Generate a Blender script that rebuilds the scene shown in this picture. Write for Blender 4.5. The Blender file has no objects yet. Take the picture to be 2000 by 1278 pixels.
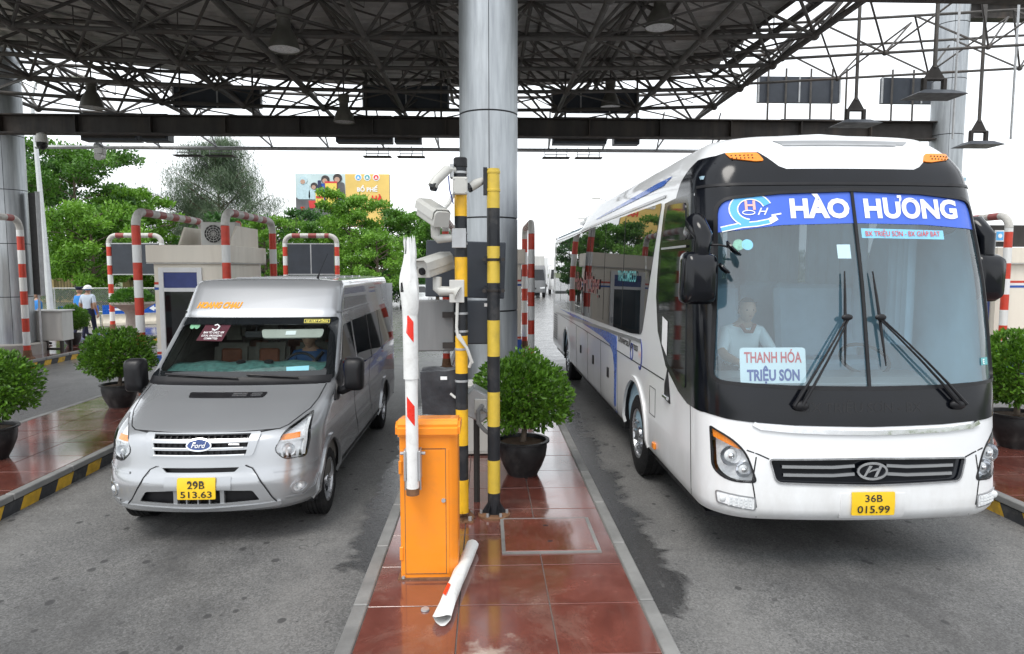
import bpy, bmesh, math, random
from mathutils import Vector, Matrix, noise as mnoise
R_ = math.radians
random.seed(7)
scene = bpy.context.scene
C = bpy.data.collections.new('place'); scene.collection.children.link(C)

# ------------------------------------------------------------------ camera
cam_d = bpy.data.cameras.new('camera'); cam = bpy.data.objects.new('camera', cam_d)
scene.collection.objects.link(cam); scene.camera = cam
cam_d.sensor_width = 36.0; cam_d.lens = 24.0; cam_d.clip_start = 0.1; cam_d.clip_end = 3000
cam.location = (0, 0, 2.5)
cam.rotation_euler = (R_(90 - 4.9), 0, R_(-2.15))

# ------------------------------------------------------------------ sky, sun, exposure
world = bpy.data.worlds.new('World'); scene.world = world; world.use_nodes = True
wn = world.node_tree.nodes; wl = world.node_tree.links
wn.clear()
sky = wn.new('ShaderNodeTexSky'); sky.sky_type = 'NISHITA'; sky.sun_disc = False
SUN_EL, SUN_AZ = 58.0, 215.0
sky.sun_elevation = R_(SUN_EL); sky.sun_rotation = R_(SUN_AZ)
sky.air_density = 1.0; sky.dust_density = 1.0; sky.ozone_density = 1.0
hsv = wn.new('ShaderNodeHueSaturation'); hsv.inputs['Saturation'].default_value = 0.22   # overcast: white cloud all over
bg = wn.new('ShaderNodeBackground'); bg.inputs['Strength'].default_value = 0.15
wo = wn.new('ShaderNodeOutputWorld')
wl.new(sky.outputs[0], hsv.inputs['Color']); 
ov = wn.new('ShaderNodeMix'); ov.data_type = 'RGBA'; ov.inputs[0].default_value = .7; ov.inputs[7].default_value = (8.2, 8.5, 8.8, 1)   # even cloud layer
wl.new(hsv.outputs[0], ov.inputs[6]); wl.new(ov.outputs[2], bg.inputs['Color']); wl.new(bg.outputs[0], wo.inputs['Surface'])
sd = bpy.data.lights.new('sun', 'SUN'); sd.energy = 1.4; sd.angle = R_(24); sd.color = (1.0, 0.96, 0.9)
sun = bpy.data.objects.new('sun', sd); scene.collection.objects.link(sun)
el, az = R_(SUN_EL), R_(SUN_AZ)
sv = Vector((math.sin(az) * math.cos(el), math.cos(az) * math.cos(el), math.sin(el)))
sun.rotation_euler = sv.to_track_quat('Z', 'Y').to_euler()
vs = scene.view_settings
scene.render.engine = 'CYCLES'; scene.cycles.max_bounces = 7; scene.cycles.diffuse_bounces = 3; scene.cycles.glossy_bounces = 3; scene.cycles.transparent_max_bounces = 10; scene.cycles.transmission_bounces = 4
scene.display_settings.display_device = 'sRGB'
vs.view_transform = 'Standard'; vs.look = 'None'; vs.gamma = 1.0; vs.use_curve_mapping = False
vs.exposure = 0.55

# ------------------------------------------------------------------ materials
MATS = {}
def _nt(name):
    m = bpy.data.materials.new(name); m.use_nodes = True
    nt = m.node_tree; b = nt.nodes['Principled BSDF']
    return m, nt, b
def _noise(nt, scale, detail=4, rough=.6, vec=None, dist=0):
    n = nt.nodes.new('ShaderNodeTexNoise'); n.inputs['Scale'].default_value = scale
    n.inputs['Detail'].default_value = detail; n.inputs['Roughness'].default_value = rough; n.inputs['Distortion'].default_value = dist
    if vec: nt.links.new(vec, n.inputs['Vector'])
    return n.outputs['Fac']
def _pos(nt):
    return nt.nodes.new('ShaderNodeNewGeometry').outputs['Position']
def _ramp(nt, fac, stops):
    r = nt.nodes.new('ShaderNodeValToRGB'); e = r.color_ramp.elements
    while len(e) < len(stops): e.new(.5)
    for i, (p, c) in enumerate(stops):
        e[i].position = p
        e[i].color = (c, c, c, 1) if not isinstance(c, tuple) else (*c, 1)
    nt.links.new(fac, r.inputs[0]); return r.outputs[0]
def _mix(nt, fac, a, b, mode='MIX'):
    m = nt.nodes.new('ShaderNodeMix'); m.data_type = 'RGBA'; m.blend_type = mode
    for sock, v in ((m.inputs[0], fac), (m.inputs[6], a), (m.inputs[7], b)):
        if isinstance(v, (int, float)): sock.default_value = v
        elif isinstance(v, tuple): sock.default_value = (*v, 1)
        else: nt.links.new(v, sock)
    return m.outputs[2]
def _math(nt, op, a, b=0.0, clamp=False):
    m = nt.nodes.new('ShaderNodeMath'); m.operation = op; m.use_clamp = clamp
    for s, v in ((m.inputs[0], a), (m.inputs[1], b)):
        if isinstance(v, (int, float)): s.default_value = v
        else: nt.links.new(v, s)
    return m.outputs[0]
def _bump(nt, b, h, strength, dist=.01):
    n = nt.nodes.new('ShaderNodeBump'); n.inputs['Strength'].default_value = strength; n.inputs['Distance'].default_value = dist
    nt.links.new(h, n.inputs['Height']); nt.links.new(n.outputs[0], b.inputs['Normal'])
def _scaled(nt, vec, s):
    m = nt.nodes.new('ShaderNodeMapping'); m.inputs['Scale'].default_value = s
    nt.links.new(vec, m.inputs['Vector']); return m.outputs[0]
def mat(name, col, rough=.5, metal=0., var=.12, scale=6., bump=0., bscale=60., coat=0., stain=None, samt=.4, sscale=1.5, spec=.5, streak=False, rvar=.1, detail=5):
    """painted / plain surface with soft tonal wear, optional stains, fine bump"""
    if name in MATS: return MATS[name]
    m, nt, b = _nt(name); p = _pos(nt)
    if streak: p2 = _scaled(nt, p, (1, 1, .12))
    else: p2 = p
    n = _noise(nt, scale, detail, .6, p2)
    lo = tuple(max(0, c * (1 - var)) for c in col); hi = tuple(min(1, c * (1 + var)) for c in col)
    c = _ramp(nt, n, [(.3, lo), (.7, hi)])
    if stain:
        s = _ramp(nt, _noise(nt, sscale, 8, .65, p2, .3), [(.52, 0.), (.72, 1.)])
        c = _mix(nt, _math(nt, 'MULTIPLY', s, samt), c, stain)
    nt.links.new(c, b.inputs['Base Color'])
    r = _ramp(nt, _noise(nt, scale * 2.3, 4, .6, p), [(.3, max(0.02, rough - rvar)), (.7, min(1, rough + rvar))])
    if rvar > 0: nt.links.new(r, b.inputs['Roughness'])
    else: b.inputs['Roughness'].default_value = rough
    b.inputs['Metallic'].default_value = metal; b.inputs['Specular IOR Level'].default_value = spec
    if coat: b.inputs['Coat Weight'].default_value = coat; b.inputs['Coat Roughness'].default_value = .04
    if bump: _bump(nt, b, _noise(nt, bscale, 4, .6, p), bump)
    MATS[name] = m; return m
def glass_mat(name, tint, refl=1.0, haze=0., hazecol=(.7, .8, .85), ior=1.5, rough=0.0):
    m = bpy.data.materials.new(name); m.use_nodes = True; nt = m.node_tree; nt.nodes.clear()
    o = nt.nodes.new('ShaderNodeOutputMaterial'); t = nt.nodes.new('ShaderNodeBsdfTransparent'); t.inputs[0].default_value = (*tint, 1)
    g = nt.nodes.new('ShaderNodeBsdfGlossy'); g.inputs['Roughness'].default_value = rough; g.inputs[0].default_value = (refl, refl, refl, 1)
    lw = nt.nodes.new('ShaderNodeLayerWeight'); lw.inputs[0].default_value = .5; f0 = ((ior - 1) / (ior + 1)) ** 2 * 1.8      # two faces of a thin pane, same from both sides
    f = _math(nt, 'ADD', _math(nt, 'MULTIPLY', _math(nt, 'POWER', lw.outputs['Facing'], 5.0), 1 - f0), f0, True)
    mx = nt.nodes.new('ShaderNodeMixShader'); nt.links.new(f, mx.inputs[0])
    base = t.outputs[0]
    if haze:
        d = nt.nodes.new('ShaderNodeBsdfDiffuse'); d.inputs[0].default_value = (*hazecol, 1)
        n = _ramp(nt, _noise(nt, 3, 6, .6, _scaled(nt, _pos(nt), (1, 1, .4))), [(.3, haze * .6), (.7, haze * 1.4)])
        m2 = nt.nodes.new('ShaderNodeMixShader'); nt.links.new(n, m2.inputs[0])
        nt.links.new(t.outputs[0], m2.inputs[1]); nt.links.new(d.outputs[0], m2.inputs[2]); base = m2.outputs[0]
    nt.links.new(base, mx.inputs[1]); nt.links.new(g.outputs[0], mx.inputs[2]); nt.links.new(mx.outputs[0], o.inputs[0])
    MATS[name] = m; return m
def leaf_mat(name, dark, light, yellow=None, scale=2.0):
    m, nt, b = _nt(name); p = _pos(nt)
    oi = nt.nodes.new('ShaderNodeObjectInfo')
    n = _noise(nt, scale, 6, .7, p)
    c = _ramp(nt, n, [(.35, dark), (.68, light)])
    if yellow:
        c = _mix(nt, _ramp(nt, _noise(nt, scale * 9, 2, .5, p), [(.6, 0.), (.75, .55)]), c, yellow)
    nt.links.new(c, b.inputs['Base Color'])
    b.inputs['Roughness'].default_value = .42
    tr = nt.nodes.new('ShaderNodeBsdfTranslucent'); nt.links.new(c, tr.inputs[0])
    mx = nt.nodes.new('ShaderNodeMixShader'); mx.inputs[0].default_value = .3
    o = nt.nodes['Material Output']
    nt.links.new(b.outputs[0], mx.inputs[1]); nt.links.new(tr.outputs[0], mx.inputs[2]); nt.links.new(mx.outputs[0], o.inputs[0])
    MATS[name] = m; return m

mat('black_plastic', (.012, .012, .014), .42, var=.25, spec=.3)
mat('rubber', (.016, .016, .017), .8, spec=.25, var=.3, scale=20, bump=.2, bscale=150, stain=(.09, .085, .08), samt=.5)
mat('chrome', (.75, .76, .78), .12, 1.0, var=.05)
mat('alloy', (.55, .56, .58), .3, .9, var=.1, stain=(.2, .18, .16), samt=.3, sscale=6)
mat('white_paint', (.72, .73, .72), .45, var=.06, scale=9, stain=(.42, .4, .36), samt=.45, sscale=4, streak=True)
mat('red_paint', (.55, .045, .02), .45, var=.15, scale=9, stain=(.3, .05, .04), samt=.4, sscale=5)
mat('old_white', (.5, .49, .46), .55, var=.12, scale=9, stain=(.25, .2, .16), samt=.6, sscale=6)
mat('old_red', (.28, .06, .055), .55, var=.2, scale=9, stain=(.2, .12, .1), samt=.5, sscale=6)
mat('yellow_paint', (.78, .44, .015), .42, var=.1, scale=9, stain=(.35, .22, .05), samt=.5, sscale=5)
mat('dull_yellow', (.6, .43, .05), .45, var=.1, scale=9, stain=(.3, .22, .06), samt=.4, sscale=5)
mat('pole_black', (.02, .022, .026), .45, var=.2, spec=.3, stain=(.12, .11, .1), samt=.35, sscale=6)
mat('steel_dark', (.035, .031, .029), .6, .0, spec=.3, var=.3, scale=3, stain=(.11, .08, .06), samt=.5, streak=True)
mat('frame_steel', (.085, .08, .076), .6, 0, spec=.3, var=.25, scale=5, stain=(.1, .07, .055), samt=.5)
mat('galvanised', (.42, .43, .44), .45, .5, var=.15)
mat('light_grey', (.52, .52, .5), .5, var=.08, stain=(.3, .28, .24), samt=.4, streak=True)
mat('grey_board', (.16, .165, .17), .5, var=.15, scale=4, stain=(.26, .26, .26), samt=.5, streak=True)
mat('sign_back', (.035, .042, .055), .5, var=.15, scale=3)
mat('cream', (.76, .71, .61), .5, var=.05, scale=3, stain=(.45, .4, .32), samt=.35, streak=True)
mat('blue_panel', (.015, .08, .38), .4, var=.1)
mat('sign_blue', (.03, .05, .2), .5, var=.1)
mat('board_white', (.75, .76, .76), .5, var=.04)
mat('camera_white', (.46, .46, .435), .4, var=.06, stain=(.38, .35, .3), samt=.35, sscale=9)
mat('dark_glass', (.008, .01, .012), .08, var=.2, rvar=.03)
mat('concrete', (.34, .33, .31), .8, var=.15, scale=5, bump=.25, bscale=90, stain=(.2, .19, .17), samt=.6)
mat('soil', (.12, .075, .045), .9, var=.35, scale=60, bump=.8, bscale=120)
mat('pot_black', (.014, .014, .015), .42, spec=.35, var=.35, scale=8, stain=(.1, .095, .09), samt=.35, sscale=5, bump=.1, bscale=50)
mat('bark', (.13, .1, .075), .85, var=.35, scale=14, bump=.6, bscale=50)
mat('skin', (.42, .25, .17), .5, var=.08)
mat('hair', (.012, .01, .01), .5, var=.2)

# ------------------------------------------------------------------ object helpers
def tag(o, label=None, cat=None, group=None, kind=None):
    if label: o['label'] = label
    if cat: o['category'] = cat
    if group: o['group'] = group
    if kind: o['kind'] = kind
    return o
def link(name, data, parent=None, mtx=None):
    o = bpy.data.objects.new(name, data); C.objects.link(o)
    if parent is not None:
        o.parent = parent
        if mtx is None:
            o.matrix_parent_inverse = parent_inv(parent)
    return o
def parent_world(p):
    m = Matrix.LocRotScale(p.location, p.rotation_euler, p.scale)
    return m if p.parent is None else parent_world(p.parent) @ p.matrix_parent_inverse @ m
def parent_inv(p):
    return parent_world(p).inverted()
def thing(name, label, cat, loc=(0, 0, 0), group=None):
    o = bpy.data.objects.new(name, None); C.objects.link(o); o.location = loc; o.empty_display_size = .2
    return tag(o, label, cat, group)
def copy_tree(o, loc=None, rotz=0, parent=None, scale=None):
    """copy of a thing and its parts (parts keep their place in the thing's frame)"""
    c = o.copy(); C.objects.link(c); c.parent = parent
    if loc is not None: c.location = loc; c.rotation_euler = (0, 0, rotz)
    if scale: c.scale = (scale, scale, scale)
    for ch in [x for x in C.objects if x.parent is o]:
        k = copy_tree(ch, None, 0, c); k.matrix_parent_inverse = ch.matrix_parent_inverse.copy()
    return c

def finish(bm, name, m, parent=None, sharp=.6, bevel=0, smooth=True, seg=1):
    if bevel:
        es = [e for e in bm.edges if len(e.link_faces) == 2 and e.calc_face_angle(0) > .5]
        bmesh.ops.bevel(bm, geom=es, offset=bevel, segments=seg, affect='EDGES', clamp_overlap=True)
    for f in bm.faces: f.smooth = smooth
    if smooth:
        for e in bm.edges:
            if len(e.link_faces) == 2: e.smooth = e.calc_face_angle(0) < sharp
    me = bpy.data.meshes.new(name); bm.to_mesh(me); bm.free()
    for mm in (m if isinstance(m, (list, tuple)) else [m]): me.materials.append(MATS[mm] if isinstance(mm, str) else mm)
    return link(name, me, parent)

class MB:
    """collects shapes for ONE mesh object"""
    def __init__(s): s.v = []; s.f = []; s.mi = []; s.cur = 0
    def add(s, vs, fs):
        b = len(s.v); s.v += [tuple(v) for v in vs]; s.f += [tuple(i + b for i in f) for f in fs]; s.mi += [s.cur] * len(fs); return s
    def box(s, c, d, rz=0, rx=0, ry=0):
        M = Matrix.Translation(c) @ Matrix.Rotation(rz, 4, 'Z') @ Matrix.Rotation(rx, 4, 'X') @ Matrix.Rotation(ry, 4, 'Y')
        x, y, z = d[0] / 2, d[1] / 2, d[2] / 2
        vs = [M @ Vector(p) for p in ((-x, -y, -z), (x, -y, -z), (x, y, -z), (-x, y, -z), (-x, -y, z), (x, -y, z), (x, y, z), (-x, y, z))]
        return s.add(vs, [(0, 3, 2, 1), (4, 5, 6, 7), (0, 1, 5, 4), (1, 2, 6, 5), (2, 3, 7, 6), (3, 0, 4, 7)])
    def b2(s, x0, x1, y0, y1, z0, z1):
        return s.box(((x0 + x1) / 2, (y0 + y1) / 2, (z0 + z1) / 2), (abs(x1 - x0), abs(y1 - y0), abs(z1 - z0)))
    def tube(s, pts, r, n=10, caps=True, closed=False):
        pts = [Vector(p) for p in pts]; N = len(pts)
        rs = r if isinstance(r, (list, tuple)) else [r] * N
        vs = []; fs = []; up = None
        for i, p in enumerate(pts):
            if closed: t = (pts[(i + 1) % N] - pts[i - 1])
            else: t = (pts[min(i + 1, N - 1)] - pts[max(i - 1, 0)])
            t.normalize()
            if up is None:
                up = Vector((0, 0, 1)) if abs(t.z) < .95 else Vector((0, 1, 0))
            a = t.cross(up); a.normalize(); b = a.cross(t); up = b
            for k in range(n):
                q = 2 * math.pi * k / n
                vs.append(p + a * (math.cos(q) * rs[i]) + b * (math.sin(q) * rs[i]))
        for i in range(N if closed else N - 1):
            j = (i + 1) % N
            for k in range(n):
                k2 = (k + 1) % n
                fs.append((i * n + k, j * n + k, j * n + k2, i * n + k2))
        if caps and not closed:
            fs.append(tuple(range(n))); fs.append(tuple((N - 1) * n + k for k in reversed(range(n))))
        return s.add(vs, fs)
    def lathe(s, prof, c=(0, 0, 0), n=20, axis='Z', caps=True, M=None):
        """prof: [(r, h)] from bottom to top"""
        vs = []; fs = []
        for r, h in prof:
            for k in range(n):
                q = 2 * math.pi * k / n; u, w = r * math.cos(q), r * math.sin(q)
                p = {'Z': (u, w, h), 'X': (h, u, w), 'Y': (w, h, u)}[axis]
                p = Vector(p)
                if M is not None: p = M @ p
                vs.append(p + Vector(c))
        for i in range(len(prof) - 1):
            for k in range(n):
                k2 = (k + 1) % n
                fs.append((i * n + k, i * n + k2, (i + 1) * n + k2, (i + 1) * n + k))
        if caps:
            if prof[0][0] > 1e-4: fs.append(tuple(reversed(range(n))))
            if prof[-1][0] > 1e-4: fs.append(tuple((len(prof) - 1) * n + k for k in range(n)))
        return s.add(vs, fs)
    def prism(s, poly, d, origin=(0, 0, 0), ux=(1, 0, 0), uy=(0, 0, 1)):
        """2D outline in plane (ux, uy) extruded by vector d"""
        o, ux, uy, d = Vector(origin), Vector(ux), Vector(uy), Vector(d); n = len(poly)
        vs = [o + ux * a + uy * b for a, b in poly]; vs += [v + d for v in vs]
        fs = [tuple(range(n)), tuple(reversed(range(n, 2 * n)))] + [(i, i + n, (i + 1) % n + n, (i + 1) % n) for i in range(n)]
        return s.add(vs, fs)
    def sph(s, c, r, n=10, m=7, sc=(1, 1, 1), M=None):
        return s.lathe([(max(1e-5, r * math.sin(math.pi * i / m)) * 1, -r * math.cos(math.pi * i / m)) for i in range(m + 1)], c, n, caps=False,
                       M=(Matrix.Diagonal((*sc, 1)).to_3x3() if M is None else M))
    def build(s, name, m, parent=None, sharp=.6, bevel=0, smooth=True, seg=1, fix=True):
        me = bpy.data.meshes.new(name); me.from_pydata(s.v, [], s.f); me.update()
        for i, k in enumerate(s.mi): me.polygons[i].material_index = k
        bm = bmesh.new(); bm.from_mesh(me); bpy.data.meshes.remove(me)
        if fix: bmesh.ops.recalc_face_normals(bm, faces=bm.faces)
        return finish(bm, name, m, parent, sharp, bevel, smooth, seg)

def text_geo(txt, bold=0.0, shear=0.0, spacing=1.0):
    """outline geometry of a line of writing: verts normalised to x in 0..w, cap height 1"""
    cu = bpy.data.curves.new('writing', 'FONT'); cu.body = txt; cu.size = 1.0; cu.offset = bold; cu.shear = shear; cu.space_character = spacing
    cu.resolution_u = 3; cu.fill_mode = 'FRONT'
    o = bpy.data.objects.new('writing', cu)
    me = o.to_mesh()
    vs = [(v.co.x, v.co.y) for v in me.vertices]; fs = [tuple(p.vertices) for p in me.polygons]
    o.to_mesh_clear(); bpy.data.objects.remove(o); bpy.data.curves.remove(cu)
    x0 = min(v[0] for v in vs); cap = .7
    return [((x - x0) / cap, y / cap) for x, y in vs], fs
def writing(name, txt, m, parent, fn, x, z, h, width=None, bold=.02, shear=0, align='c', spacing=1.0):
    """writing laid on a surface: fn(u, v) -> 3D point; (x, z) baseline anchor, h cap height, width fits"""
    vs, fs = text_geo(txt, bold, shear, spacing)
    w = max(v[0] for v in vs) * h; sx = (width / w if width else 1.0); W = w * sx
    x0 = x - W / 2 if align == 'c' else x
    pts = [fn(x0 + a * h * sx, z + b * h) for a, b in vs]
    me = bpy.data.meshes.new(name); me.from_pydata([tuple(p) for p in pts], [], fs); me.update()
    me.materials.append(MATS[m]); return link(name, me, parent)
# ================================================================== ground, islands
def ground_material():
    m, nt, b = _nt('asphalt'); p = _pos(nt)
    big = _noise(nt, .35, 6, .6, p); mid = _noise(nt, 2.2, 8, .65, p); fine = _noise(nt, 75, 5, .75, p)
    c = _ramp(nt, big, [(.3, (.09, .091, .093)), (.7, (.175, .173, .168))])
    c = _mix(nt, .3, c, _ramp(nt, mid, [(.3, (.055, .056, .058)), (.7, (.2, .197, .19))]))
    c = _mix(nt, .7, c, _ramp(nt, fine, [(.3, .1), (.7, .9)]), 'OVERLAY')
    agg = nt.nodes.new('ShaderNodeTexVoronoi'); agg.inputs['Scale'].default_value = 65; nt.links.new(p, agg.inputs['Vector'])
    ag = _ramp(nt, agg.outputs['Color'], [(.15, .22), (.5, .5), (.85, .78)])
    c = _mix(nt, .55, c, ag, 'OVERLAY')
    sx0 = nt.nodes.new('ShaderNodeSeparateXYZ'); nt.links.new(p, sx0.inputs[0])
    def band(lx, w): return _math(nt, 'SUBTRACT', 1.0, _math(nt, 'DIVIDE', _math(nt, 'ABSOLUTE', _math(nt, 'SUBTRACT', sx0.outputs[0], lx)), w), True)
    brk = _ramp(nt, _noise(nt, 1.3, 9, .7, _scaled(nt, p, (1.6, .8, 1)), .3), [(.35, .1), (.65, 1.)])
    for lx in (-2.75, 3.1, -9.2):      # oil dripped along the lane centres, with round spots
        d = _math(nt, 'MULTIPLY', band(lx, 1.25), brk)
        c = _mix(nt, _math(nt, 'MULTIPLY', d, .8, True), c, (.05, .049, .049))
    for lx in (-4.4, -1.5, 1.75, 4.8):   # pale dust where no tyre runs
        c = _mix(nt, _math(nt, 'MULTIPLY', _math(nt, 'MULTIPLY', band(lx, .55), brk), .4), c, (.24, .235, .225))
    vo = nt.nodes.new('ShaderNodeTexVoronoi'); vo.inputs['Scale'].default_value = 5.5; nt.links.new(_scaled(nt, p, (1, .8, 1)), vo.inputs['Vector'])
    so = nt.nodes.new('ShaderNodeSeparateColor'); nt.links.new(vo.outputs['Color'], so.inputs[0])
    rad = _math(nt, 'MULTIPLY', _math(nt, 'SUBTRACT', so.outputs[0], .35), .28, True)
    spot = _ramp(nt, _math(nt, 'SUBTRACT', _math(nt, 'ADD', vo.outputs['Distance'], _math(nt, 'MULTIPLY', _noise(nt, 14, 3, .6, p), .08)), rad), [(.03, .8), (.07, 0.)])
    c = _mix(nt, spot, c, (.035, .035, .036))
    # tyre dust lightens the lane centres, oil and drip stains darken spots
    spots = _ramp(nt, _noise(nt, 1.1, 9, .7, _scaled(nt, p, (1.6, .5, 1)), .6), [(.6, 0.), (.7, .45)])
    c = _mix(nt, spots, c, (.045, .045, .047))
    dr = _ramp(nt, _noise(nt, 9, 3, .5, _scaled(nt, p, (1, .55, 1))), [(.68, 0.), (.72, .55)])
    c = _mix(nt, dr, c, (.035, .035, .036))
    # cracks
    v = nt.nodes.new('ShaderNodeTexVoronoi'); v.feature = 'DISTANCE_TO_EDGE'; v.inputs['Scale'].default_value = .55
    wv = nt.nodes.new('ShaderNodeVectorMath'); wv.operation = 'ADD'
    nz = nt.nodes.new('ShaderNodeTexNoise'); nz.inputs['Scale'].default_value = 3; nt.links.new(p, nz.inputs['Vector'])
    nt.links.new(p, wv.inputs[0]); nt.links.new(nz.outputs['Color'], wv.inputs[1]); nt.links.new(wv.outputs[0], v.inputs['Vector'])
    crack = _ramp(nt, v.outputs['Distance'], [(.0, .7), (.006, 0.)])
    c = _mix(nt, _math(nt, 'MULTIPLY', crack, _ramp(nt, mid, [(.5, 0.), (.6, 1.)])), c, (.03, .03, .03))
    # wet strips where water runs along the kerbs of the middle island
    sx = nt.nodes.new('ShaderNodeSeparateXYZ'); nt.links.new(p, sx.inputs[0])
    def strip(x0, w, y0, y1):
        d = _math(nt, 'ABSOLUTE', _math(nt, 'SUBTRACT', sx.outputs[0], x0))
        d = _math(nt, 'SUBTRACT', 1.0, _math(nt, 'DIVIDE', d, w), True)
        a = _math(nt, 'MULTIPLY', _math(nt, 'SUBTRACT', sx.outputs[1], y0), 1.1, True)
        e = _math(nt, 'MULTIPLY', _math(nt, 'SUBTRACT', y1, sx.outputs[1]), .5, True)
        return _math(nt, 'MULTIPLY', d, _math(nt, 'MULTIPLY', a, e))
    wet = _math(nt, 'MAXIMUM', strip(-.95, .55, 5.0, 14.0), strip(1.22, .62, 4.2, 16.0))
    wet = _math(nt, 'ADD', _math(nt, 'MULTIPLY', wet, .5), _math(nt, 'MULTIPLY', _noise(nt, 1.5, 9, .66, p, .9), .85))
    wet = _ramp(nt, wet, [(.62, 0.), (.71, 1.)])
    farwet = _math(nt, 'MULTIPLY', _math(nt, 'SUBTRACT', sx.outputs[1], 10.0), .1, True)
    damp = _math(nt, 'MULTIPLY', farwet, _ramp(nt, mid, [(.3, .55), (.7, 1.)]))
    c = _mix(nt, _math(nt, 'MULTIPLY', wet, .78), c, (.018, .018, .019))
    nt.links.new(c, b.inputs['Base Color'])
    r = _mix(nt, damp, _ramp(nt, mid, [(.3, .62), (.7, .82)]), (.13, .13, .13))
    r = _mix(nt, wet, r, _ramp(nt, _noise(nt, 30, 4, .6, p), [(.35, .06), (.7, .34)]))
    nt.links.new(r, b.inputs['Roughness'])
    h = _math(nt, 'ADD', _math(nt, 'MULTIPLY', fine, 1.0), _math(nt, 'MULTIPLY', mid, .12))
    _bump(nt, b, h, .35, .006)
    MATS['asphalt'] = m
ground_material()
def sheet(name, x0, x1, y0, y1, z, m, kind='structure'):
    me = bpy.data.meshes.new(name); me.from_pydata([(x0, y0, z), (x1, y0, z), (x1, y1, z), (x0, y1, z)], [], [(0, 1, 2, 3)])
    me.materials.append(MATS[m]); o = link(name, me); o['kind'] = kind; return o
mat('verge', (.09, .12, .045), .9, var=.5, scale=1.5, bump=.5, bscale=20, stain=(.2, .17, .12), samt=.6, sscale=.6)
sheet('ground', -900, 900, -60, 1800, -.02, 'verge')
sheet('road', -21, 24, -40, 900, 0, 'asphalt')
mat('road_paint', (.62, .62, .6), .6, var=.15, scale=6, stain=(.2, .2, .2), samt=.7, sscale=8)
for x in (-8.5, -2.8, 3.0, 8.8):
    for k in range(10):
        sheet('lane_marking', x - .07, x + .07, 46 + k * 9, 50 + k * 9, .005, 'road_paint')

def tile_material():
    m, nt, b = _nt('red_tile'); p = _pos(nt)
    oi = nt.nodes.new('ShaderNodeObjectInfo')
    sp = _noise(nt, 260, 2, .8, p); md = _noise(nt, 3.0, 8, .68, p, .5)
    c = _ramp(nt, sp, [(.3, (.085, .02, .015)), (.55, (.17, .042, .03)), (.75, (.26, .1, .075))])
    c = _mix(nt, .5, c, _ramp(nt, md, [(.3, (.075, .026, .02)), (.7, (.25, .075, .05))]))
    c = _mix(nt, _math(nt, 'MULTIPLY', oi.outputs['Random'], .35), c, (.1, .045, .04))
    dust = _ramp(nt, _noise(nt, 1.3, 9, .7, p, .8), [(.52, 0.), (.78, .42)])
    c = _mix(nt, dust, c, (.33, .27, .22))
    # pale mortar spill at the front end, near the fallen arm
    d = nt.nodes.new('ShaderNodeVectorMath'); d.operation = 'DISTANCE'; nt.links.new(p, d.inputs[0]); d.inputs[1].default_value = (.05, 3.7, .2)
    sp2 = _math(nt, 'SUBTRACT', _math(nt, 'MULTIPLY', _noise(nt, 5, 8, .65, p), 1.15), _math(nt, 'MULTIPLY', d.outputs['Value'], .95))
    c = _mix(nt, _ramp(nt, sp2, [(.3, 0.), (.5, .6)]), c, (.5, .44, .37))
    nt.links.new(c, b.inputs['Base Color'])
    r = _mix(nt, dust, _ramp(nt, md, [(.35, .1), (.7, .3)]), (.55, .55, .55))
    nt.links.new(r, b.inputs['Roughness']); b.inputs['Specular IOR Level'].default_value = .6; b.inputs['Coat Weight'].default_value = 1.0; b.inputs['Coat Roughness'].default_value = .09; b.inputs['Coat IOR'].default_value = 1.6
    _bump(nt, b, _noise(nt, 18, 3, .5, p), .05, .004)
    MATS['red_tile'] = m
tile_material()
mat('kerb_stone', (.2, .2, .195), .5, var=.2, scale=4, bump=.15, bscale=60, stain=(.1, .1, .1), samt=.6)
mat('kerb_yellow', (.55, .33, .025), .65, var=.25, scale=7, bump=.2, bscale=60, stain=(.1, .085, .06), samt=.75, sscale=5)
mat('kerb_black', (.032, .034, .038), .65, var=.3, scale=7, bump=.2, bscale=60, stain=(.16, .15, .13), samt=.5, sscale=5)
mat('mortar', (.17, .155, .145), .8, var=.2)
ZI = .2
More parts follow.
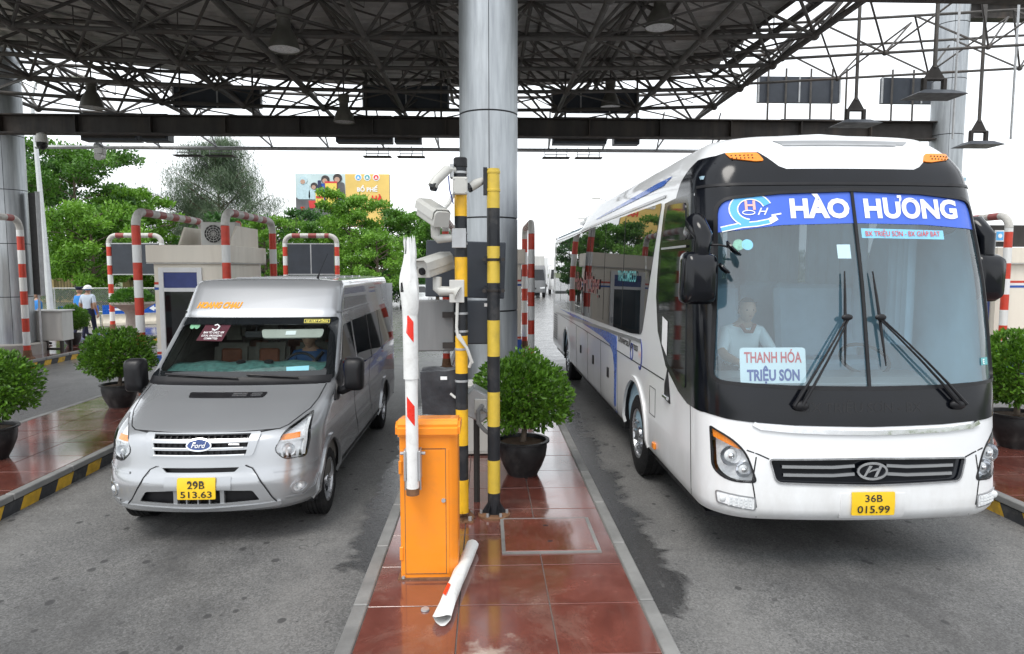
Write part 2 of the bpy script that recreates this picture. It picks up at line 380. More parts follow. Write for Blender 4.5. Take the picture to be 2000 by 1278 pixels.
def island(name, x0, x1, y0, y1, stripes=(), ntile=3, plain=()):
    root = bpy.data.objects.new(name, None); C.objects.link(root); root.location = ((x0 + x1) / 2, y0, 0); root['kind'] = 'structure'
    MB().b2(x0 + .06, x1 - .06, y0 + .06, y1, -.1, ZI - .012).build('island_base', 'mortar', root)
    kw = .1
    # coping stones along both long edges
    cop = MB().b2(0, kw, 0, .985, 0, .07).build('coping_stone', 'kerb_stone', root, bevel=.008); me = cop.data
    C.objects.unlink(cop); bpy.data.objects.remove(cop)
    inv = parent_inv(root)
    def piece(nm, me, x, y, z):
        o = bpy.data.objects.new(nm, me); C.objects.link(o); o.parent = root; o.matrix_parent_inverse = inv; o.location = (x, y, z); return o
    y = y0
    while y < y1 - .5:
        for x in (x0, x1 - kw): piece('coping_stone', me, x, y, ZI - .07 + .004)
        y += 1.0
    # kerb faces: painted blocks or bare stone
    for side, xk in ((-1, x0 + .012), (1, x1 - .012)):
        painted = side in stripes
        ln = .29 if painted else 1.0
        mes = []
        for mm in (('kerb_yellow', 'kerb_black') if painted else ('kerb_stone',)):
            b = MB(); sh = .1 if painted else 0
            xa, xb = (0, .09) if side < 0 else (-.09, 0)
            b.add([(xa, 0, -.05), (xb, 0, -.05), (xb, ln - .004, -.05), (xa, ln - .004, -.05), (xa, sh, ZI - .074), (xb, sh, ZI - .074), (xb, ln + sh - .004, ZI - .074), (xa, ln + sh - .004, ZI - .074)],
                  [(0, 3, 2, 1), (4, 5, 6, 7), (0, 1, 5, 4), (1, 2, 6, 5), (2, 3, 7, 6), (3, 0, 4, 7)])
            o = b.build('kerb_block', mm, root); mes.append(o.data); C.objects.unlink(o); bpy.data.objects.remove(o)
        y = y0; k = 0
        while y < y1 - ln:
            piece('kerb_block', mes[k % len(mes)], xk, y, 0); y += ln; k += 1
    # tiles
    w = (x1 - x0 - 2 * kw - .012) / ntile
    t = MB().b2(0, w - .008, 0, w - .008, -.02, 0).build('tile', 'red_tile', root, bevel=.002); tm = t.data
    C.objects.unlink(t); bpy.data.objects.remove(t)
    y = y0 + .1; j = 0
    while y < y1 - w:
        for i in range(ntile):
            o = piece('tile', tm, x0 + kw + .008 + i * w, y, ZI + random.uniform(-.0012, .0012))
            o.rotation_euler = (random.uniform(-.001, .001), random.uniform(-.001, .001), 0)
        y += w; j += 1
    MB().b2(x0, x1, y0 - .1, y0 + .05, -.05, ZI - .004).build('end_stone', 'kerb_stone', root, bevel=.02)
    return root
isl_c = island('traffic_island', -.92, 1.16, 2.54, 27.0)
isl_l = island('traffic_island', -7.05, -4.83, 3.0, 27.0, stripes=(1, -1))
isl_f = island('traffic_island', -13.9, -11.4, 8.0, 27.5, stripes=(1,))
isl_r = island('traffic_island', 5.2, 7.5, 3.0, 27.0, stripes=(-1,))
isl_g = island('traffic_island', 11.5, 13.8, 9.0, 26.0, stripes=(-1,))
# ================================================================== canopy, pillars, beams
def pillar_material():
    m, nt, b = _nt('brushed_cladding'); p = _pos(nt)
    s = _noise(nt, 5, 4, .6, _scaled(nt, p, (3, 3, .25)))
    c = _ramp(nt, s, [(.3, (.32, .34, .36)), (.7, (.45, .475, .495))])
    g = _ramp(nt, _noise(nt, 2.2, 8, .7, _scaled(nt, p, (2, 2, .35))), [(.5, 0.), (.8, .55)])
    c = _mix(nt, g, c, (.2, .21, .22))
    nt.links.new(c, b.inputs['Base Color']); b.inputs['Metallic'].default_value = .85
    r = _ramp(nt, _noise(nt, 3, 5, .6, _scaled(nt, p, (1, 1, .3))), [(.3, .38), (.7, .52)]); nt.links.new(r, b.inputs['Roughness'])
    _bump(nt, b, _noise(nt, 3, 3, .5, p), .05, .02)
    MATS['cladding'] = m
pillar_material()
def pillar(x, y, r, label, z1=9.6, base=True, z0=ZI, jz=None, seam=-1.2):
    root = thing('cladded_pillar', label, 'pillar', (x, y, z0), 'round metal clad pillars')
    zs = [z for z in (jz or [.35 + 1.4 * k for k in range(8)]) if z0 + .3 < z < z1]
    lv = [z0] + zs + [z1]
    MB().lathe([(r - .012, z0), (r - .012, z1)], (x, y, 0), 40).build('core', 'black_plastic', root)
    for a, b_ in zip(lv[:-1], lv[1:]):
        for h in (0, 1):     # two half shells with an open joint between
            q0 = seam + h * math.pi + .012; q1 = seam + (h + 1) * math.pi - .012; n = 24
            vs = []; 
            for zz in (a + .01, b_ - .01):
                for rr in (r, r - .01):
                    for k in range(n + 1):
                        q = q0 + (q1 - q0) * k / n; vs.append((x + rr * math.cos(q), y + rr * math.sin(q), zz))
            N = n + 1; fs = []
            for k in range(n):
                fs += [(k, k + 1, 2 * N + k + 1, 2 * N + k), (k, N + k, N + k + 1, k + 1), (2 * N + k, 2 * N + k + 1, 3 * N + k + 1, 3 * N + k), (N + k, 3 * N + k, 3 * N + k + 1, N + k + 1)]
            fs += [(0, 2 * N, 3 * N, N), (n, N + n, 3 * N + n, 2 * N + n)]
            MB().add(vs, fs).build('cladding_panel', 'cladding', root)
    if base: MB().lathe([(r + .22, z0), (r + .22, z0 + .28), (r + .19, z0 + .31)], (x, y, 0), 36).build('pillar_base', 'concrete', root)
    return root
J = [2.0, 3.37, 4.75, 6.1, 7.5, 8.9, .6]
J.sort()
pillar(.035, 8.98, .375, 'nearest round metal clad pillar, on the middle island behind the striped poles', jz=[.62, 1.96, 3.14, 4.45, 5.86, 7.2, 8.6], base=False, seam=-1.56)
pillar(-12.68, 18.8, .46, 'round metal clad pillar at the left edge behind the bent red and white pipe', seam=-1.1)
pillar(12.05, 17.8, .39, 'round metal clad pillar behind the right end of the white coach', seam=-2.0)
def ibeam(name, x0, x1, y, z0, z1, label, step=1.83):
    root = thing(name, label, 'beam', ((x0 + x1) / 2, y, z0))
    MB().b2(x0, x1, y - .16, y + .16, z1 - .03, z1).build('top_flange', 'steel_dark', root)
    MB().b2(x0, x1, y - .16, y + .16, z0, z0 + .03).build('bottom_flange', 'steel_dark', root)
    MB().b2(x0, x1, y - .012, y + .012, z0 + .03, z1 - .03).build('web', 'steel_dark', root)
    n = int((x1 - x0) / step)
    for k in range(n + 1):
        x = x0 + .3 + k * step
        if x < x1: MB().b2(x - .012, x + .012, y - .15, y + .15, z0 + .032, z1 - .032).build('stiffener', 'steel_dark', root)
    return root
ibeam('steel_beam', -12.3, 11.7, 17.8, 5.84, 6.31, 'long dark steel beam running between the left and right pillars')
ibeam('steel_beam', -14.5, 14.5, 9.45, 6.17, 6.6, 'dark steel beam along the top edge of the view')
ibeam('steel_beam', 12.5, 21, 17.8, 8.9, 9.35, 'dark steel beam at the top right corner beside the pillar')

# space frame -----------------------------------------------------
canopy = thing('toll_canopy', 'dark tubular space frame canopy with corrugated roof sheet over the toll lanes', 'canopy', (0, 13, 6.9))
def zoff(x): return .002 * (x + 1) ** 2
GX, GY = 2.07, 1.9
bx_ = [-2.2 + GX * i for i in range(-5, 5)]; by_ = [12.95 + GY * j for j in range(-2, 5)]
tx_ = [x + GX / 2 for x in [bx_[0] - GX] + bx_]; ty_ = [y + GY / 2 for y in [by_[0] - GY] + by_]
def bowy(x, y): return y - .004 * (x + 2) ** 2 * (y - 6) / 14
def BP(i, j): x = bx_[i]; return Vector((x, bowy(x, by_[j]), 6.7 + zoff(x)))
def TP(i, j): x = tx_[i]; return Vector((x, bowy(x, ty_[j]), 7.72 + zoff(x)))
for j in range(len(by_)):
    MB().tube([BP(i, j) for i in range(len(bx_))], .047, 8).build('bottom_chord', 'frame_steel', canopy)
for i in range(len(bx_)):
    MB().tube([BP(i, j) for j in range(len(by_))], .055, 8).build('bottom_chord', 'frame_steel', canopy)
for j in range(len(ty_)):
    MB().tube([TP(i, j) for i in range(len(tx_))], .045, 8).build('top_chord', 'frame_steel', canopy)
for i in range(len(tx_)):
    MB().tube([TP(i, j) for j in range(len(ty_))], .045, 8).build('top_chord', 'frame_steel', canopy)
    if i in (4, 6, 8):   # twin main chords running with the lanes
        MB().tube([TP(i, j) + Vector((.16, 0, -.1)) for j in range(len(ty_))], .05, 8).build('top_chord', 'frame_steel', canopy)
br = MB().tube([(0, 0, 0), (0, 0, 1)], 1, 7, caps=False).build('brace', 'frame_steel', canopy); bme = br.data; C.objects.unlink(br); bpy.data.objects.remove(br)
nd = MB().sph((0, 0, 0), .1, 10, 6).build('node_ball', 'frame_steel', canopy); nme = nd.data; C.objects.unlink(nd); bpy.data.objects.remove(nd)
cinv = parent_inv(canopy)
rods = []
for i in range(len(bx_)):
    for j in range(len(by_)):
        p = BP(i, j)
        for di in (0, 1):
            for dj in (0, 1): rods.append((p, TP(i + di, j + dj)))
        o = bpy.data.objects.new('node_ball', nme); C.objects.link(o); o.parent = canopy; o.matrix_parent_inverse = cinv; o.location = p
rods.sort(key=lambda r: (r[0] + r[1]).length)
far = MB()
for k, (p, q) in enumerate(rods):
    if k < 300:
        o = bpy.data.objects.new('brace', bme); C.objects.link(o); o.parent = canopy; o.matrix_parent_inverse = cinv
        o.location = p; o.rotation_euler = (q - p).to_track_quat('Z', 'Y').to_euler(); o.scale = (.033, .033, (q - p).length)
    else: far.tube([p, q], .033, 6, caps=False)
for i in range(len(bx_) - 1):          # thin secondary lattice in both planes
    for j in range(len(by_) - 1):
        if (i + j) % 2: far.tube([BP(i, j), BP(i + 1, j + 1)], .02, 5, caps=False)
        else: far.tube([BP(i + 1, j), BP(i, j + 1)], .02, 5, caps=False)
for i in range(len(tx_) - 1):
    for j in range(len(ty_) - 1):
        m_ = (TP(i, j) + TP(i + 1, j + 1)) / 2
        far.tube([TP(i, j), TP(i + 1, j + 1)], .022, 5, caps=False); far.tube([m_, m_ + Vector((0, 0, -.5)), (TP(i, j) + TP(i, j + 1)) / 2], .016, 5, caps=False)
far.build('brace_rods', 'frame_steel', canopy)['kind'] = 'stuff'
# lighter open truss carrying on over the right hand lanes
ex = [6.08 + 2.07 * i for i in range(4)]; eyy = [14.2, 16.1]
for y in eyy: MB().tube([(x, y - .06 * (x - 6), 6.78 + .05 * (x - 6)) for x in ex], .03, 6).build('light_chord', 'frame_steel', canopy)
for y in (13.2, 15.1, 17.0): MB().tube([(x - 1, y - .06 * (x - 6), 7.7 + .05 * (x - 6)) for x in ex + [14.3]], .03, 6).build('light_chord', 'frame_steel', canopy)
for x in ex:
    for y in eyy:
        p = Vector((x, y - .06 * (x - 6), 6.78 + .05 * (x - 6)))
        for dx in (-1, 1.07):
            for dy in (-1, .9):
                q = Vector((x + dx, y + dy - .06 * (x - 6), 7.7 + .05 * (x - 6)))
                MB().tube([p, q], .022, 5, caps=False).build('light_brace', 'frame_steel', canopy)
        o = bpy.data.objects.new('node_ball', nme); C.objects.link(o); o.parent = canopy; o.matrix_parent_inverse = cinv; o.location = p; o.scale = (.6, .6, .6)
# corrugated sheet: ribs run across the lanes
def deck():
    vs, fs = [], []; xs = [-12.4 + .55 * k for k in range(35)]
    ys = []; y = 7.4; k = 0
    prof = [(0, 0), (.06, .05), (.16, .05), (.22, 0)]
    while y < 20.6:
        for dy, dz in prof: ys.append((y + dy, dz))
        y += .3
    for x in xs:
        lim = 21.0 - .022 * (x + 1.8) ** 2
        for yy, dz in ys:
            t = 7.4 + (yy - 7.4) * (lim - 7.4) / (20.6 - 7.4)
            vs.append((x, t, 7.88 + zoff(x) + dz))
    n = len(ys)
    for a in range(len(xs) - 1):
        for b in range(n - 1): fs.append((a * n + b, (a + 1) * n + b, (a + 1) * n + b + 1, a * n + b + 1))
    mat('roof_metal', (.42, .415, .4), .5, .3, var=.2, scale=2, stain=(.09, .07, .06), samt=.5)
    MB().add(vs, fs).build('roof_sheet', 'roof_metal', canopy, smooth=False)
deck()
for k in range(7):   # purlins under the sheet
    x = -9.8 + k * 2.75
    MB().tube([(x, y, 7.84 + zoff(x)) for y in (7.6, 12, 20.7 - .022 * (x + 1.8) ** 2)], .035, 6).build('purlin', 'frame_steel', canopy)
# edge trusses at the canopy's right edge
for x, z in ((6.5, 7.85), (6.55, 7.5), (6.2, 7.25), (6.7, 7.65)):
    MB().tube([(x, 9.4, z + zoff(x)), (x - .1, 13, z + zoff(x)), (x - .6, 17.6, z + zoff(x) - .1)], .045, 7).build('edge_pipe', 'frame_steel', canopy)
# ================================================================== vehicle shells
def _lerp_tab(tab, x):
    if x <= tab[0][0]: return tab[0][1:]
    for a, b in zip(tab[:-1], tab[1:]):
        if x <= b[0]:
            t = (x - a[0]) / (b[0] - a[0]); return tuple(p + (q - p) * t for p, q in zip(a[1:], b[1:]))
    return tab[-1][1:]
class Body:
    """vehicle skin as a stack of horizontal contours: table rows (z, lean, half width, bow, corner radius)"""
    def __init__(s, cx, yf, yr, rows, pw=2.0):
        s.cx, s.yf, s.yr, s.pw = cx, yf, yr, pw
        # smooth the table with Catmull-Rom, parameter h = arc length of the centre profile
        h = [0.0]
        for a, b in zip(rows[:-1], rows[1:]): h.append(h[-1] + math.hypot(b[0] - a[0], b[1] - a[1]))
        s.tab = []
        n = len(rows)
        for i in range(n - 1):
            p0, p1, p2, p3 = rows[max(i - 1, 0)], rows[i], rows[i + 1], rows[min(i + 2, n - 1)]
            K = 6
            for k in range(K):
                t = k / K; lin = tuple(a + (b - a) * t for a, b in zip(p1, p2))
                cr = tuple(.5 * (2 * b + (c - a) * t + (2 * a - 5 * b + 4 * c - d) * t * t + (3 * b - a - 3 * c + d) * t ** 3) for a, b, c, d in zip(p0, p1, p2, p3))
                row = tuple(.5 * (u + w) for u, w in zip(lin, cr))
                s.tab.append((h[i] + (h[i + 1] - h[i]) * t,) + row)
        s.tab.append((h[-1],) + tuple(rows[-1]))
        for i in range(1, len(s.tab)):      # keep z monotone
            if s.tab[i][1] <= s.tab[i - 1][1]: s.tab[i] = (s.tab[i][0], s.tab[i - 1][1] + 1e-4) + s.tab[i][2:]
        s.ztab = [(r[1], r[0]) for r in s.tab]
        s.h1 = h[-1]
    def hz(s, z): return _lerp_tab(s.ztab, z)[0]
    def P(s, a, h):
        z, L, W, B, Rr = _lerp_tab(s.tab, h)
        sg = 1 if a >= 0 else -1; a = abs(a); f = W - Rr
        bow = lambda x: B * (x / W) ** s.pw
        y0 = s.yf + L
        if a <= f: x, y = a, y0 + bow(a)
        elif a <= f + Rr * math.pi / 2:
            q = (a - f) / Rr; x = f + Rr * math.sin(q); y = y0 + bow(x) + Rr * (1 - math.cos(q))
        else: x = W; y = y0 + B + Rr + a - f - Rr * math.pi / 2
        return (s.cx + sg * x, min(y, s.yr), z)
    def fx(s, x, z):
        """front coordinates (x from the centre, z) -> (a, h)"""
        h = s.hz(z); z, L, W, B, Rr = _lerp_tab(s.tab, h); sg = 1 if x >= 0 else -1; x = min(abs(x), W); f = W - Rr
        return (sg * (x if x <= f else f + Rr * math.asin(min(1, (x - f) / Rr))), h)
    def sy(s, side, y, z):
        """side coordinates (world y, z) -> (a, h); side -1 image left, +1 image right"""
        h = s.hz(z); z, L, W, B, Rr = _lerp_tab(s.tab, h); yc = s.yf + L + B + Rr
        e = W - Rr + Rr * math.pi / 2
        if y >= yc: return (side * (e + y - yc), h)
        lo, hi = 0.0, e
        for _ in range(30):
            m = (lo + hi) / 2
            if s.P(m, h)[1] < y: lo = m
            else: hi = m
        return (side * lo, h)
    def surf(s, a, h, off=0.0):
        p = s.P(a, h)
        if off == 0: return p
        e = .004; h0, h1 = max(0, h - e), min(s.h1, h + e)
        p1, p2, p3, p4 = s.P(a - e, h), s.P(a + e, h), s.P(a, h0), s.P(a, h1)
        u = [q - r for q, r in zip(p2, p1)]; v = [q - r for q, r in zip(p4, p3)]
        n = (u[1] * v[2] - u[2] * v[1], u[2] * v[0] - u[0] * v[2], u[0] * v[1] - u[1] * v[0]); l = math.sqrt(sum(c * c for c in n)) or 1
        return tuple(c + off * d / l for c, d in zip(p, n))
def dense(poly, step=.1, closed=True):
    out = []; n = len(poly)
    for i in range(n if closed else n - 1):
        a, b = poly[i], poly[(i + 1) % n]; k = max(1, int(math.hypot(b[0] - a[0], b[1] - a[1]) / step))
        for j in range(k): out.append((a[0] + (b[0] - a[0]) * j / k, a[1] + (b[1] - a[1]) * j / k))
    if not closed: out.append(poly[-1])
    return out
def rounded(poly, r, n=4):
    out = []; N = len(poly)
    for i in range(N):
        p0, p, p1 = poly[i - 1], poly[i], poly[(i + 1) % N]
        rr = r[i] if isinstance(r, (list, tuple)) else r
        d0 = math.hypot(p0[0] - p[0], p0[1] - p[1]); d1 = math.hypot(p1[0] - p[0], p1[1] - p[1])
        t0, t1 = min(rr, d0 * .45) / d0, min(rr, d1 * .45) / d1
        a = (p[0] + (p0[0] - p[0]) * t0, p[1] + (p0[1] - p[1]) * t0); b = (p[0] + (p1[0] - p[0]) * t1, p[1] + (p1[1] - p[1]) * t1)
        if rr <= 0: out.append(p); continue
        for k in range(n + 1):
            t = k / n; out.append(((1 - t) ** 2 * a[0] + 2 * t * (1 - t) * p[0] + t * t * b[0], (1 - t) ** 2 * a[1] + 2 * t * (1 - t) * p[1] + t * t * b[1]))
    return out
VAN_ROWS = [  # z, lean, half width, bow, corner
    (.30, .07, .93, .16, .34), (.37, .0, .97, .17, .36), (.60, .0, .99, .18, .38), (.67, .04, .985, .17, .36), (.93, .09, .985, .17, .36), (1.01, .17, .985, .17, .36),
    (1.10, .36, .985, .17, .34), (1.2, .62, .98, .15, .3), (1.31, .98, .985, .12, .22), (1.40, 1.08, .975, .11, .2), (1.93, 1.72, .90, .09, .14), (2.02, 1.8, .885, .08, .12), (2.3, 2.07, .865, .07, .09), (2.355, 2.16, .825, .07, .09)]
BUS_ROWS = [
    (.48, .07, 1.22, .13, .34), (.54, .01, 1.25, .13, .35), (.64, .0, 1.26, .13, .36), (1.2, .05, 1.26, .13, .36), (1.55, .1, 1.26, .13, .34), (2.4, .28, 1.25, .13, .3),
    (3.15, .5, 1.22, .13, .28), (3.35, .57, 1.19, .13, .28), (3.5, .66, 1.12, .13, .3), (3.65, .82, .99, .13, .33), (3.71, 1.1, .7, .12, .3)]
def in_poly(x, y, poly):
    r = False; n = len(poly); j = n - 1
    for i in range(n):
        xi, yi = poly[i]; xj, yj = poly[j]
        if (yi > y) != (yj > y) and x < (xj - xi) * (y - yi) / (yj - yi) + xi: r = not r
        j = i
    return r
def panel(name, m, parent, surf, poly, holes=(), du=.08, dv=.05, off=0.0, thick=0.0, post=None, sharp=.7, minr=None):
    """a piece of skin: outline (and holes) in surface coordinates, laid on surf(u, v, off)"""
    bm = bmesh.new()
    f = bm.faces.new([bm.verts.new((u, v, 0)) for u, v in poly])
    u0, u1 = min(p[0] for p in poly), max(p[0] for p in poly); v0, v1 = min(p[1] for p in poly), max(p[1] for p in poly)
    def cut(geom, co, no): bmesh.ops.bisect_plane(bm, geom=geom, dist=1e-5, plane_co=co, plane_no=no)
    k = math.floor(u0 / du) * du + du
    while k < u1 - 1e-4: cut(bm.verts[:] + bm.edges[:] + bm.faces[:], (k, 0, 0), (1, 0, 0)); k += du
    k = math.floor(v0 / dv) * dv + dv
    while k < v1 - 1e-4: cut(bm.verts[:] + bm.edges[:] + bm.faces[:], (0, k, 0), (0, 1, 0)); k += dv
    for hole in holes:
        a0, a1 = min(p[0] for p in hole) - .001, max(p[0] for p in hole) + .001; b0, b1 = min(p[1] for p in hole) - .001, max(p[1] for p in hole) + .001
        def hit(f, e0, e1, g0, g1):
            us = [v.co.x for v in f.verts]; vs_ = [v.co.y for v in f.verts]
            return max(us) > e0 and min(us) < e1 and max(vs_) > g0 and min(vs_) < g1
        cand = {f for f in bm.faces if hit(f, a0, a1, b0, b1)}
        for i in range(len(hole)):
            p, q = hole[i - 1], hole[i]
            fs = [f for f in cand if hit(f, min(p[0], q[0]) - .001, max(p[0], q[0]) + .001, min(p[1], q[1]) - .001, max(p[1], q[1]) + .001)]
            if not fs: continue
            ed = {e for f in fs for e in f.edges}; vv = {v for f in fs for v in f.verts}
            r = bmesh.ops.bisect_plane(bm, geom=list(vv) + list(ed) + fs, dist=1e-5, plane_co=(p[0], p[1], 0), plane_no=(q[1] - p[1], p[0] - q[0], 0))
            cand = {f for f in cand if f.is_valid} | {g for g in r['geom'] if isinstance(g, bmesh.types.BMFace)} | {f for e in r['geom_cut'] if isinstance(e, bmesh.types.BMEdge) for f in e.link_faces}
        kill = [f for f in bm.faces if in_poly(*f.calc_center_median().xy, hole)]
        bmesh.ops.delete(bm, geom=kill, context='FACES')
    for f in bm.faces:
        if f.normal.z < 0: f.normal_flip()
    bm.normal_update()
    for f in bm.faces:
        if f.normal.z < 0: f.normal_flip()
    if thick:
        bm.verts.index_update(); uv = [(v.co.x, v.co.y) for v in bm.verts]
        bed = [(e.link_loops[0].vert, e.link_loops[0].link_loop_next.vert) for e in bm.edges if len(e.link_faces) == 1]
        inner = {}
        for a, b in bed:
            for v in (a, b):
                if v not in inner: inner[v] = bm.verts.new((v.co.x, v.co.y, -1))
        for a, b in bed:
            try: bm.faces.new((b, a, inner[a], inner[b]))
            except ValueError: pass
    for v in bm.verts:
        p = surf(v.co.x, v.co.y, off if v.co.z > -.5 else off - thick)
        v.co = post(p) if post else p
    return finish(bm, name, m, parent, sharp)
def strip_on(name, m, parent, surf, path, w, off=.004, thick=.006, post=None):
    """thin moulding / seam that follows a path in surface coordinates"""
    path = dense(path, .08, False); L, Rr = [], []
    for i, p in enumerate(path):
        a = path[max(i - 1, 0)]; b = path[min(i + 1, len(path) - 1)]; dx, dy = b[0] - a[0], b[1] - a[1]; l = math.hypot(dx, dy) or 1
        L.append((p[0] - dy / l * w / 2, p[1] + dx / l * w / 2)); Rr.append((p[0] + dy / l * w / 2, p[1] - dx / l * w / 2))
    vs = []; n = len(path)
    for o_ in (off, off - thick):
        vs += [surf(*p, o_) for p in L] + [surf(*p, o_) for p in Rr]
    if post: vs = [post(v) for v in vs]
    fs = []
    for i in range(n - 1):
        fs += [(i, n + i, n + i + 1, i + 1), (i, i + 1, 2 * n + i + 1, 2 * n + i), (n + i, 3 * n + i, 3 * n + i + 1, n + i + 1)]
    return MB().add(vs, fs).build(name, m, parent)
def circ(cx, cy, r, n=18, ry=None): return [(cx + r * math.cos(2 * math.pi * k / n), cy + (ry or r) * math.sin(2 * math.pi * k / n)) for k in range(n)]
def wheel(parent, x, y, z, r, w, side, rimr, spokes=5, hub='alloy', truck=False):
    """tyre with rim and spokes; side = +1 when the outer face looks to +x"""
    s = side; root = MB()
    pr = [(rimr * .97, -w / 2 * .8), (rimr * 1.05, -w / 2), (r * .86, -w / 2), (r * .96, -w / 2 * .82), (r, -w / 2 * .6)]
    for k in range(-2, 3):   # tread grooves
        c = k * w * .2
        pr += [(r, c - w * .035), (r - .012, c - w * .025), (r - .012, c + w * .025), (r, c + w * .035)]
    pr += [(r, w / 2 * .6), (r * .96, w / 2 * .82), (r * .86, w / 2), (rimr * 1.05, w / 2), (rimr * .97, w / 2 * .8)]
    t = root.lathe([(a, x + b) for a, b in pr], (0, y, z), 36, 'X', caps=False).build('tyre', 'rubber', None)
    wh = bpy.data.objects.new('wheel', None); C.objects.link(wh); wh.location = (x, y, z)
    wh.parent = parent; wh.matrix_parent_inverse = parent_inv(parent)
    t.parent = wh; t.matrix_parent_inverse = parent_inv(wh)
    xo = x + s * w / 2
    b = MB(); b.lathe([(rimr, xo - s * .02), (rimr, xo - s * w * .75)], (0, y, z), 32, 'X', caps=False)
    b.lathe([(rimr * 1.02, xo - s * .03), (rimr * 1.03, xo - s * .005), (rimr * .93, xo - s * .012), (rimr * .9, xo - s * .05)], (0, y, z), 32, 'X', caps=False)
    dish = .06 if not truck else .05
    b.lathe([(.001, xo - s * (dish * .3)), (rimr * .22, xo - s * dish * .3), (rimr * .26, xo - s * dish * .9)], (0, y, z), 20, 'X')
    b.build('rim', hub, wh)
    for k in range(spokes):
        q = 2 * math.pi * k / spokes + .3; mm = MB(); nx = []
        for rr, hw, dx in ((rimr * .2, rimr * .12, dish), (rimr * .6, rimr * .13, dish * .9), (rimr * .95, rimr * .2, dish * .5)):
            for sg in (-1, 1):
                for d in (0, .03):
                    nx.append((xo - s * (dx + d), y + rr * math.cos(q) - sg * hw * math.sin(q), z + rr * math.sin(q) + sg * hw * math.cos(q)))
        fs = []
        for i in range(2):
            a = i * 4; c = a + 4
            fs += [(a, c, c + 2, a + 2), (a + 1, a + 3, c + 3, c + 1), (a, a + 1, c + 1, c), (a + 2, c + 2, c + 3, a + 3)]
        mm.add(nx, fs).build('spoke', hub, wh)
    n = 10 if truck else 5
    for k in range(n):
        q = 2 * math.pi * k / n; rr = rimr * (.55 if truck else .13)
        MB().lathe([(.02 if truck else .009, xo - s * .055), (.02 if truck else .009, xo - s * .0), (.008, xo + s * .008)], (0, y + rr * math.cos(q), z + rr * math.sin(q)), 8, 'X').build('wheel_nut', 'chrome', wh)
    b = MB(); b.lathe([(.002, xo - s * .13), (rimr * .98, xo - s * .13)], (0, y, z), 24, 'X', caps=False).build('brake_disc', 'black_plastic', wh)
    return wh

